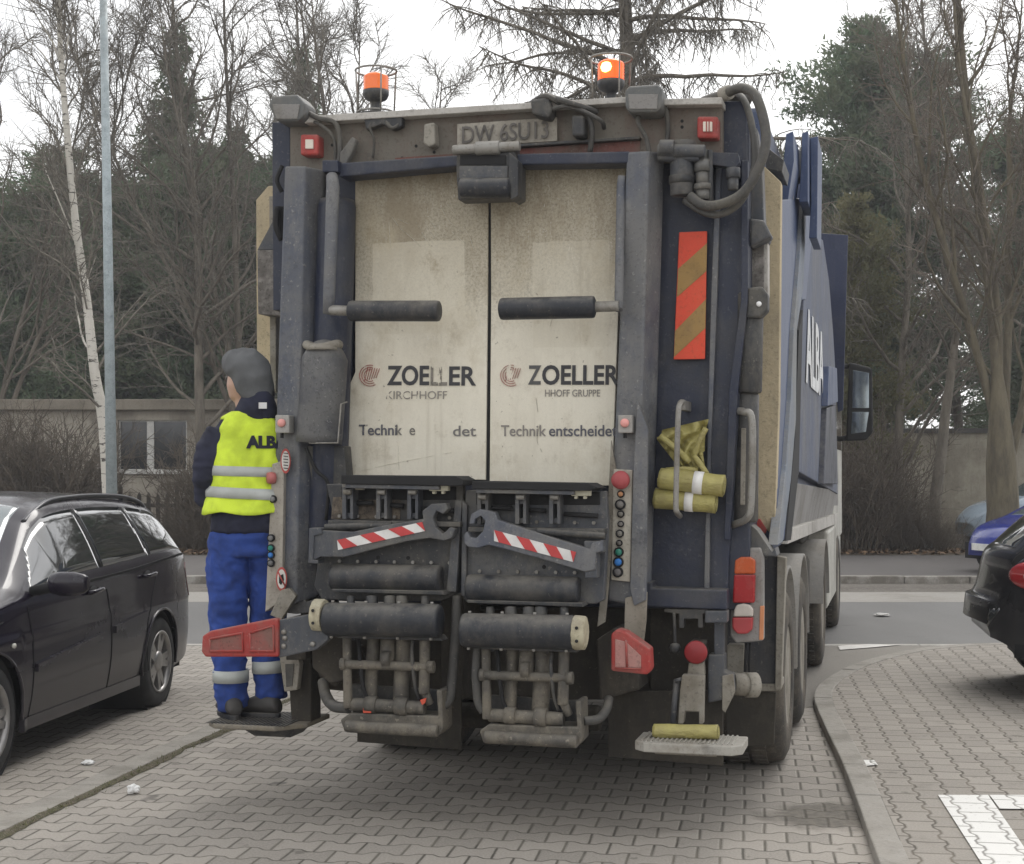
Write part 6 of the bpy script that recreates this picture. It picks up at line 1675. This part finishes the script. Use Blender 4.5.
def bare_tree(seed, H, r0, m_t, m_c, stems=1, spread=.5, first=.22, nb=26, ns=9, nt_=7, droop=.0, lean=(0, 0), name='bare_tree', upright=.5, twl=.5, thin=1.0):
    rg = np.random.default_rng(seed); T = Tubes(); K = Tubes()
    for s_ in range(stems):
        d = np.array([lean[0]+(rg.normal(0, .15) if s_ else 0), lean[1]+(rg.normal(0, .2) if s_ else 0), 1.])
        h = H*(1 if s_ == 0 else rg.uniform(.7, .95)); rr = r0*(1 if s_ == 0 else rg.uniform(.5, .75))
        p0 = np.zeros(3) if s_ == 0 else np.array([rg.normal(0, r0*.3), rg.normal(0, r0*.3), rg.uniform(.8, 2.2)])
        path = wander(rg, p0, d, h-p0[2], 16, .05 if s_ else .03, .03)
        R = rr*(1-np.linspace(0, 1, 17))**.75+.012
        if s_ == 0: R[0] *= 1.25
        if stems > 1 and s_ == 0: R = R*np.interp(np.linspace(0, 1, 17), [0, .13, .25, 1], [1, 1, thin, thin])
        if stems > 1 and s_ > 0: R = R*thin
        T.add(path, R, 9)
        for b_ in range(nb):
            f = first+(1-first)*((b_+rg.random())/nb)**.9; x = f*16; i = min(15, int(x)); p = path[i]+(path[i+1]-path[i])*(x-i)
            t = path[i+1]-path[i]; t /= np.linalg.norm(t)
            ln = H*spread*(1-f*.75)*rg.uniform(.5, 1.0); ang = rg.uniform(.5, 1.1)*(1.15-upright*.5)
            bp = wander(rg, p, side_dir(rg, t, ang), ln, 9, .13, .05*upright-droop*.12)
            rb = min(R[i]*.5, .010+ln*.010); BR = rb*(1-np.linspace(0, 1, 10))**.8+.006
            T.add(bp, BR, 5)
            for q in range(ns):
                g = .15+.85*(q+rg.random())/ns; xi = g*9; ii = min(8, int(xi)); pp_ = bp[ii]+(bp[ii+1]-bp[ii])*(xi-ii); tt = bp[ii+1]-bp[ii]; tt /= np.linalg.norm(tt)
                l2 = ln*.42*(1.1-g*.6)*rg.uniform(.5, 1.1); sp = wander(rg, pp_, side_dir(rg, tt, rg.uniform(.4, 1.0)), l2, 5, .13, .03-droop*.25)
                K.add(sp, (.007+l2*.004)*(1-np.linspace(0, 1, 6))**.7+.0035, 3)
                for w_ in range(nt_):
                    g2 = (w_+rg.random())/nt_*5; i3 = min(4, int(g2)); p3 = sp[i3]+(sp[i3+1]-sp[i3])*(g2-i3); t3 = sp[i3+1]-sp[i3]; t3 /= np.linalg.norm(t3)
                    l3 = twl*rg.uniform(.5, 1.2); tw = wander(rg, p3, side_dir(rg, t3, rg.uniform(.3, .9)), l3, 3, .15, .02-droop*.5)
                    K.add(tw, np.array([.0062, .0055, .0048, .0035]), 3)
    root = empty(name); T.obj('trunk', m_t, root); K.obj('crown', m_c, root); return root
def spruce(seed, H, r0, base_r, m_f, first=.08, name='spruce', whorl=.28, dens=1.0, droop=.25, pine=False, topr=.0, size=.16):
    rg = np.random.default_rng(seed); T = Tubes(); FV = []; 
    path = wander(rg, np.zeros(3), np.array([0, 0, 1.]), H, 16, .012, .03); R = r0*(1-np.linspace(0, 1, 17))**.8+.015; T.add(path, R, 8)
    z = H*first
    while z < H*.99:
        f = z/H; i = min(15, int(f*16)); p = path[i]+(path[i+1]-path[i])*(f*16-i)
        br = base_r*((1-f)**.75 if not pine else (math.sin(min(1, (1-f)*3.4)*math.pi/2)))+topr
        br *= rg.uniform(.75, 1.1)
        k = rg.integers(4, 7)
        for q in range(k):
            a = rg.random()*6.283; ln = br*rg.uniform(.7, 1.15)
            d = np.array([math.cos(a), math.sin(a), .25 if not pine else rg.uniform(-.1, .6)])
            bp = wander(rg, p+np.array([0, 0, rg.uniform(-.1, .1)]), d, ln, 7, .07, -droop*.3 if not pine else .03)
            T.add(bp, (.012+.008*ln)*(1-np.linspace(0, 1, 8))**.8+.004, 4)
            m = int(ln*58*dens)+6
            g = rg.random(m)**.75*7; ii = np.minimum(6, g.astype(int)); base = bp[ii]+(bp[ii+1]-bp[ii])*(g-ii)[:, None]
            wd = .10+.22*ln*(.35)+.1
            off = rg.normal(0, 1, (m, 3))*np.array([wd*.55, wd*.55, wd*(.30 if not pine else .4)])
            off[:, 2] -= 0 if pine else np.abs(rg.normal(0, .12, m))
            c = base+off
            dd = rg.normal(0, 1, (m, 3)); dd[:, 2] -= (.6 if not pine else -.5); 
            dd += (bp[-1]-bp[0])/ln*.7; dd /= np.linalg.norm(dd, axis=1)[:, None]
            s2 = np.cross(dd, rg.normal(0, 1, (m, 3))); s2 /= np.linalg.norm(s2, axis=1)[:, None]
            L_ = rg.uniform(.6, 1.4, m)*size; w_ = L_*.16
            FV.append(np.stack([c-s2*w_[:, None], c+dd*(L_*.5)[:, None]-s2*(w_*.9)[:, None], c+dd*L_[:, None], c+s2*w_[:, None]], 1))
        z += whorl*rg.uniform(.7, 1.3)*(1 if not pine else 1.1)
    root = empty(name); T.obj('trunk', m_bark, root)
    V = np.concatenate(FV).reshape(-1, 3); F = np.arange(len(V)).reshape(-1, 4); np_mesh('crown', V, F, m_f, root, False); return root
def larch(seed, H, r0):
    rg = np.random.default_rng(seed); T = Tubes(); K = Tubes()
    path = wander(rg, np.zeros(3), np.array([0, 0, 1.]), H, 16, .01, .03); R = r0*(1-np.linspace(0, 1, 17))**.7+.02; T.add(path, R, 10)
    z = 4.0
    while z < H*.97:
        f = z/H; i = min(15, int(f*16)); p = path[i]+(path[i+1]-path[i])*(f*16-i)
        a = rg.random()*6.283
        ln = 5.4*(1-f)**.6*rg.uniform(.7, 1.1)+.3; d = np.array([math.cos(a), math.sin(a)*.9, rg.uniform(.0, .5)])
        bp = wander(rg, p, d, ln, 12, .06, -.03); bp[:, 2] += np.linspace(0, 1, 13)**3*.3
        T.add(bp, (.013+.009*ln)*(1-np.linspace(0, 1, 13))**.7+.006, 5)
        for q in range(int(ln*13)):
            g = rg.uniform(.06, 1)*12; ii = min(11, int(g)); pp_ = bp[ii]+(bp[ii+1]-bp[ii])*(g-ii); l2 = rg.uniform(.3, 1.1)*(1.0-.3*g/12)
            dd = np.array([rg.normal(0, .8), rg.normal(0, .8), rg.uniform(-1.4, .2)]); sp = wander(rg, pp_, dd, l2, 5, .14, -.16)
            K.add(sp, .009*(1-np.linspace(0, 1, 6))**.6+.004, 3)
            for w_ in range(5):
                g2 = rg.random()*5; i3 = min(4, int(g2)); p3 = sp[i3]+(sp[i3+1]-sp[i3])*(g2-i3)
                tw = wander(rg, p3, np.array([rg.normal(0, .8), rg.normal(0, .8), -.6]), rg.uniform(.12, .4), 3, .2, -.2); K.add(tw, np.array([.006, .006, .005, .003]), 3)
        z += .115*rg.uniform(.6, 1.4)
    root = empty('larch'); T.obj('trunk', m_bark, root); K.obj('crown', m_twig, root); return root
def shrub(seed, h, w_, n, m, name='bare_shrub', side=7, tw=5):
    rg = np.random.default_rng(seed); K = Tubes(); T = Tubes()
    for i in range(n):
        p = np.array([rg.normal(0, w_*.28), rg.normal(0, w_*.2), 0.]); d = np.array([p[0]*.7+rg.normal(0, .22), p[1]*.7+rg.normal(0, .2), 1.])
        st = wander(rg, p, d, h*rg.uniform(.55, 1.05), 7, .09, .02); T.add(st, .012*(1-np.linspace(0, 1, 8))**.6+.004, 4)
        for q in range(side):
            g = rg.uniform(.1, 1)*7; ii = min(6, int(g)); pp_ = st[ii]+(st[ii+1]-st[ii])*(g-ii); t = st[ii+1]-st[ii]; t /= np.linalg.norm(t)
            sp = wander(rg, pp_, side_dir(rg, t, rg.uniform(.4, 1.0)), h*rg.uniform(.15, .4), 4, .15, .03); K.add(sp, .006*(1-np.linspace(0, 1, 5))**.5+.003, 3)
            for k in range(tw):
                g2 = rg.random()*4; i3 = min(3, int(g2)); p3 = sp[i3]+(sp[i3+1]-sp[i3])*(g2-i3); t3 = sp[i3+1]-sp[i3]; t3 /= np.linalg.norm(t3)
                K.add(wander(rg, p3, side_dir(rg, t3, .7), h*rg.uniform(.05, .14), 2, .2), np.array([.004, .004, .0025]), 3)
    root = empty(name); T.obj('stems', m, root); K.obj('twigs', m, root); return root
def at(px, Y): return ((px-CX)/FPX*Y, Y, .1)
def place(o, px, Y, rz=0, sc=1, sx=1, **k):
    o.location = at(px, Y); o.rotation_euler = (0, 0, rz); o.scale = (sc*sx, sc*sx, sc); return tag(o, **k)
def clone(o, px, Y, rz=0, sc=1, sx=1, **k):
    c = copy_tree(o); return place(c, px, Y, rz, sc, sx, **k)

# ---- houses / walls behind
m_plas = dirty('old plaster', (.44, .40, .335), (.19, .165, .135), .6, .9, .9, bmp=.2)
m_plas2 = dirty('grey green plaster wall', (.40, .37, .30), (.19, .165, .13), .6, .8, .9, bmp=.2)
m_roofc = dirty('roof edge', (.30, .265, .215), (.17, .15, .12), .5, 1, .9)
m_dwin = plain('dark window', (.03, .032, .034), .1, coat=.8)
m_wfr = plain('white window frame', (.62, .61, .58), .5)
hA = empty('low_house', (0, 36, .1), 0, label='low beige house with a white framed window behind the shrubs at the left', cat='house')
def X36(px, Y=36): return (px-CX)/FPX*Y
b = MB(); b.box(X36(-260), 0, 0, X36(245), 7, 3.15); 
wall = MB()
wx0, wx1, wz0, wz1 = X36(118), X36(187), 1.72-.1, 2.86
x0, x1 = X36(-260), X36(330)
wall.box(x0, 0, 0, wx0, .3, 3.1); wall.box(wx1, 0, 0, x1, .3, 3.1); wall.box(wx0, 0, 0, wx1, .3, wz0); wall.box(wx0, 0, wz1, wx1, .3, 3.1); wall.box(x0, 6, 0, x1, 6.3, 3.1); wall.box(x0, .3, 0, x0+.3, 6, 3.1); wall.box(x1-.3, .3, 0, x1, 6, 3.1)
wall.build('wall', m_plas, hA)
b = MB(); b.box(x0-.3, -.25, 3.1, x1+.3, 6.6, 3.36); b.build('roof', m_roofc, hA, .02)
b = MB(); b.box(wx0, .12, wz0, wx1, .16, wz1); wn = b.build('window', m_dwin, hA)
b = MB()
for a in (0, .46, 1.0):
    x = lerp(wx0, wx1, a); wq = .02 if a != .46 else .085; b.box(x-wq+ (wq if a == 0 else 0) - (wq if a == 1 else 0), .07, wz0, x+wq+(wq if a == 0 else 0)-(wq if a == 1 else 0), .12, wz1)
b.box(wx0, .071, wz0, wx1, .119, wz0+.05); b.box(wx0, .071, wz1-.03, wx1, .119, wz1); b.build('frame', m_wfr, wn)
b = MB(); b.box(wx0-.08, -.08, wz0-.07, wx1+.08, .12, wz0-.002); b.build('sill', m_wfr, wn)
hB = empty('garden_wall_house', (0, 36, .1), 0, label='plain grey beige building wall behind the hedge at the right', cat='building')
b = MB(); b.box(X36(780), 0, 0, X36(1200), 6, 2.55); b.build('wall', m_plas2, hB)
b = MB(); b.box(X36(778), -.1, 2.55, X36(1202), 6.2, 2.66); b.build('coping', plain('dark coping', (.07, .065, .06), .8), hB)
# picket fence left
fe = empty('picket_fence', (0, 31.5, .1), 0, label='dark wooden picket fence in front of the low house at the left', cat='fence')
m_fw = dirty('dark fence wood', (.075, .065, .055), (.12, .1, .08), .5, 4, .9)
def XF(px): return (px-CX)/FPX*31.5
b = MB(); b.box(XF(60), .03, .35, XF(300), .07, .43); b.box(XF(60), .03, .85, XF(300), .07, .93); b.build('rail', m_fw, fe)
rgf = random.Random(4); x = XF(62)
while x < XF(298):
    h = 1.15+rgf.uniform(-.04, .04)+(.22 if rgf.random() < .12 else 0); q = MB(); w_ = .085
    q.prism([(x, -.0, .05), (x+w_, 0, .05), (x+w_, 0, h-.08), (x+w_/2, 0, h), (x, 0, h-.08)], [(x, .028, .05), (x+w_, .028, .05), (x+w_, .028, h-.08), (x+w_/2, .028, h), (x, .028, h-.08)]); q.build('picket', m_fw, fe); x += .2
# low hedge kerb wall right
tag(MB().box(X36(780, 30.5), 30.4, .1, X36(1150, 30.5), 30.6, .42).build('garden_border', m_conc, bevel=.02), 'low worn concrete border in front of the hedge at the right', 'border')

# ---- lamp post
lpst = empty('lamp_post', at(112, 21.9)[:2]+(0,), 0, label='tall galvanised street lamp post beside the birch at the left', cat='lamp post')
m_galv = dirty('galvanised steel', (.42, .48, .50), (.32, .37, .39), .7, 9, .5, metal=.2)
b = MB(); b.tube([(0, 0, -.1), (0, 0, .3), (0, 0, 1.1)], [.095, .095, .095], 12); b.tube([(0, 0, 1.1), (-.06, 0, 5), (-.14, 0, 9.4)], [.085, .07, .055], 12); b.build('pole', m_galv, lpst)
b = MB(); b.tube([(-.14, 0, 9.3), (-.1, -.5, 9.6), (0, -1.3, 9.75)], .035, 8); b.build('arm', m_galv, lpst)
b = MB(); b.rings([[Vector((x*.14, -1.2-yy, 9.75+z*.06)) for x, z in ((-1, 0), (-.6, 1), (.6, 1), (1, 0), (.6, -.6), (-.6, -.6))] for yy in (0, .08, .5, .62)], False); b.build('lamp_head', m_galv, lpst)

# ---- birch by the post
def birch():
    rg = np.random.default_rng(5); T = Tubes(); K = Tubes(); B_ = Tubes()
    Y = 25.0
    pts = [(112, 520, 0), (104, 430, .02), (95, 375, 0), (85, 300, .1), (73, 215, .1), (66, 120, .0), (60, 40, 0), (57, -60, 0), (54, -160, 0)]
    base = np.array(at(112, Y))
    W_ = np.array([((x-CX)/FPX*Y-base[0], dy, CAMH+(HY-y)/FPX*Y-.1) for x, y, dy in pts]); W_[0, 2] = 0
    W_ = np.array([tuple(v) for v in bez([tuple(p) for p in W_], 4)]); n = len(W_); R = np.linspace(.105, .022, n); B_.add(W_, R, 10)
    for q in range(46):
        f = rg.uniform(.16, .98)*(n-1); i = min(n-2, int(f)); p = W_[i]+(W_[i+1]-W_[i])*(f-i); t = W_[i+1]-W_[i]; t /= np.linalg.norm(t)
        ln = rg.uniform(.8, 2.4)*(1.1-f/n*.6); bp = wander(rg, p, side_dir(rg, t, rg.uniform(.4, .8)), ln, 8, .09, .02); (B_ if rg.random() < .25 else T).add(bp, (.008+.008*ln)*(1-np.linspace(0, 1, 9))**.8+.004, 4)
        for k in range(9):
            g = rg.uniform(.2, 1)*8; ii = min(7, int(g)); pp_ = bp[ii]+(bp[ii+1]-bp[ii])*(g-ii); tt = bp[ii+1]-bp[ii]; tt /= np.linalg.norm(tt)
            sp = wander(rg, pp_, side_dir(rg, tt, .7), rg.uniform(.3, 1.0), 5, .12, -.03); K.add(sp, .006*(1-np.linspace(0, 1, 6))**.6+.003, 3)
            for w_ in range(4):
                p3 = sp[rg.integers(0, 5)]; K.add(wander(rg, p3, rg.normal(0, 1, 3)+np.array([0, 0, -.3]), rg.uniform(.15, .4), 3, .15, -.08), np.array([.0045, .004, .0035, .002]), 3)
    root = empty('birch_tree', tuple(base)); B_.obj('trunk', m_birch, root); T.obj('branches', m_twig, root); K.obj('crown', m_twig, root); return root
bi = birch(); tag(bi, 'slim white barked birch leaning behind the lamp post', 'tree')

# ---- prototypes
G1 = 'bare trees behind the garden'
tA = bare_tree(11, 14, .12, m_bark, m_twig, nb=34, ns=11, nt_=7, spread=.46, first=.12, upright=.45)
place(tA, 200, 34, 0, label='tall bare tree standing left of the truck behind the fence', cat='tree', group=G1)
tB = bare_tree(12, 15, .15, m_bark, m_twig, stems=3, thin=.62, nb=24, ns=10, nt_=7, spread=.40, first=.15, upright=.8)
place(tB, 244, 35, 1, label='bare tree with several thin stems just left of the truck', cat='tree', group=G1)
clone(tB, 316, 45, 2.4, 1.2, label='bare tree whose crown rises behind the unlit beacon', cat='tree', group=G1)
clone(tA, 400, 42, 4, .92, label='thin bare tree low against the sky between the two beacons', cat='tree', group=G1)
clone(tB, -8, 36, 3.6, .98, label='bare many stemmed tree at the far left edge', cat='tree', group=G1)
clone(tA, 362, 38, .8, 1.0, label='bare tree with dense twigs right behind the unlit beacon', cat='tree', group=G1)
# conifers left
sA = spruce(21, 12.5, .2, 2.6, m_nd, first=.12, dens=3.0, size=.15)
place(sA, 166, 46, 0, 1.27, label='tall pointed dark spruce left of the truck', cat='tree', group='spruces at the left')
clone(sA, 306, 48, 1.4, 1.26, label='pointed spruce top rising above the left work lamp', cat='tree', group='spruces at the left')
clone(sA, 248, 46, 3, 1.0, 1.25, label='dark spruce behind the thin bare stems beside the truck', cat='tree', group='spruces at the left')
clone(sA, 118, 49, 4.4, .90, 1.3, label='broad dark spruce behind the lamp post', cat='tree', group='spruces at the left')
pA = spruce(22, 9.6, .18, 2.6, m_np, first=.08, pine=True, droop=0, dens=3.2, size=.16, whorl=.32)
place(pA, 62, 45, 0, 1.2, label='dense bluish pine behind the birch', cat='tree', group='pines at the left')
clone(pA, 12, 46, 2, 1.08, 1.1, label='dense bluish pine at the far left', cat='tree', group='pines at the left')
clone(pA, 108, 44, 4, 1.02, 1.2, label='low bluish pine between birch and spruce', cat='tree', group='pines at the left')
clone(sA, 205, 45, 2.2, .68, 1.6, label='low broad spruce in front of the tall pointed one', cat='tree', group='spruces at the left')
clone(sA, 32, 49, 5.1, .88, 1.4, label='broad spruce far back at the left edge', cat='tree', group='spruces at the left')
# larch in the middle
la = larch(31, 17.5, .19); place(la, 643, 27, .5, 1, label='larch with long drooping bare branches behind the lit beacon', cat='tree')
# right side
pB = spruce(23, 12.9, .22, 2.9, m_np, first=.22, pine=True, droop=0, dens=4.2, size=.16, whorl=.27)
place(pB, 882, 44, 0, 1.18, label='tall round topped pine right of the truck', cat='tree')
yA = spruce(24, 8.0, .14, 1.6, m_no, first=.06, pine=True, droop=.1, dens=3.5, size=.13, whorl=.28)
place(yA, 852, 34, 0, 1, .9, label='olive coloured conifer beside the refuse truck', cat='tree')
clone(sA, 1052, 40, .6, 1.04, 1.1, label='dark spruce at the right edge behind the thick bare tree', cat='tree')
clone(pB, 800, 47, 2, .86, label='pine far behind the top corner of the truck', cat='tree')
clone(pA, 165, 43.5, 5.2, 1.12, 1.25, label='bushy pine over the low house right of the lamp post', cat='tree', group='pines at the left')
clone(pA, 212, 44, .9, 1.2, 1.1, label='bushy pine over the low house just left of the worker', cat='tree', group='pines at the left')
clone(pA, 262, 46, 2.9, 1.2, 1.0, label='bushy pine right behind the left column of the truck', cat='tree', group='pines at the left')
clone(pA, 815, 45, 1, 1.12, label='bushy pine rising just above the blue lift arms', cat='tree')
clone(pB, 1052, 48, 3.1, 1.1, label='tall pine behind the right edge of the view', cat='tree')
big = bare_tree(47, 14, .30, m_barkg, m_twig2, stems=6, thin=.42, nb=15, ns=8, nt_=6, spread=.34, first=.20, upright=1.0)
place(big, 1004, 27.5, .4, label='thick trunked bare tree with several stems at the right', cat='tree')
clone(tA, 962, 42.5, 1.2, 1.15, 1.0, label='bare tree with dense twigs just left of the thick trunk', cat='tree')
tC = bare_tree(13, 7.5, .13, m_bark, m_twig, nb=18, ns=8, nt_=6, spread=.42, first=.38, upright=.5); place(tC, 932, 31, 0, label='thin dark trunk standing alone in front of the grey wall', cat='tree')
clone(tB, 1050, 34, 4.2, 1.0, label='bare tree partly outside the right edge', cat='tree')
clone(tA, 896, 33, 5, .85, 1.0, label='bare tree standing in front of the round topped pine', cat='tree')
# shrubs
G2 = 'bare shrubs along the garden edge'
hA_ = shrub(51, 2.3, 1.5, 78, plain('brown shrub twigs', (.12, .098, .074), .9, var=.3), side=9, tw=6)
spots = [(18, 30.2, 1.05, 'bare brown shrub at the far left behind the wagon'), (58, 30.4, 1.15, 'tall bare brown shrub left of the birch'), (88, 30.8, .55, 'bare shrub growing between birch and lamp post'), (198, 30.0, .5, 'small bare shrub beside the worker'), (222, 30.6, 1.0, 'bare shrub hidden behind the worker'),
         (858, 30.0, .95, 'tall bare shrub next to the truck mirror'), (884, 30.2, .62, 'bare shrub between truck mirror and wall'), (912, 29.8, .42, 'low bare shrub in front of the wall'), (940, 29.6, .3, 'low bare shrub left of the pale blue car'), (835, 30.6, 1.2, 'bare shrub partly behind the truck'), (-20, 30.5, 1.2, 'bare shrub outside the left edge'), (182, 30.7, .4, 'low bare shrub under the house window')]
for i, (px, Y, sc, lb) in enumerate(spots):
    (place if i == 0 else clone)(hA_, px, Y, i*1.3, sc, 1.0, label=lb, cat='shrub', group=G2)
# far woods closing the view
rgw = random.Random(9)
fw = [(-60, 52, .9), (70, 56, .95), (150, 60, 1.0), (225, 54, .9), (330, 58, .72), (860, 58, .95), (1030, 56, .9), (1090, 52, 1.0)]
for i, (px, Y, sc) in enumerate(fw):
    clone(sA, px, Y, i*1.7, sc*1.05, 1.5, label='dark spruce of the far row behind the nearer garden trees', cat='tree', group='far row of spruces')

# ---- thin haze volume, added to lift the darks of the far trees
hz_ = MB().box(-140, -12, -1.2, 140, 130, 60).build('haze', None); hz_['kind'] = 'stuff'
hm = bpy.data.materials.new('thin haze'); hm.use_nodes = True; hn = hm.node_tree; hn.nodes.clear()
pv = hn.nodes.new('ShaderNodeVolumePrincipled'); ho = hn.nodes.new('ShaderNodeOutputMaterial')
pv.inputs['Density'].default_value = .0015; pv.inputs['Color'].default_value = (.93, .95, 1, 1); pv.inputs['Anisotropy'].default_value = .2
hn.links.new(pv.outputs[0], ho.inputs['Volume']); hz_.data.materials.append(hm)
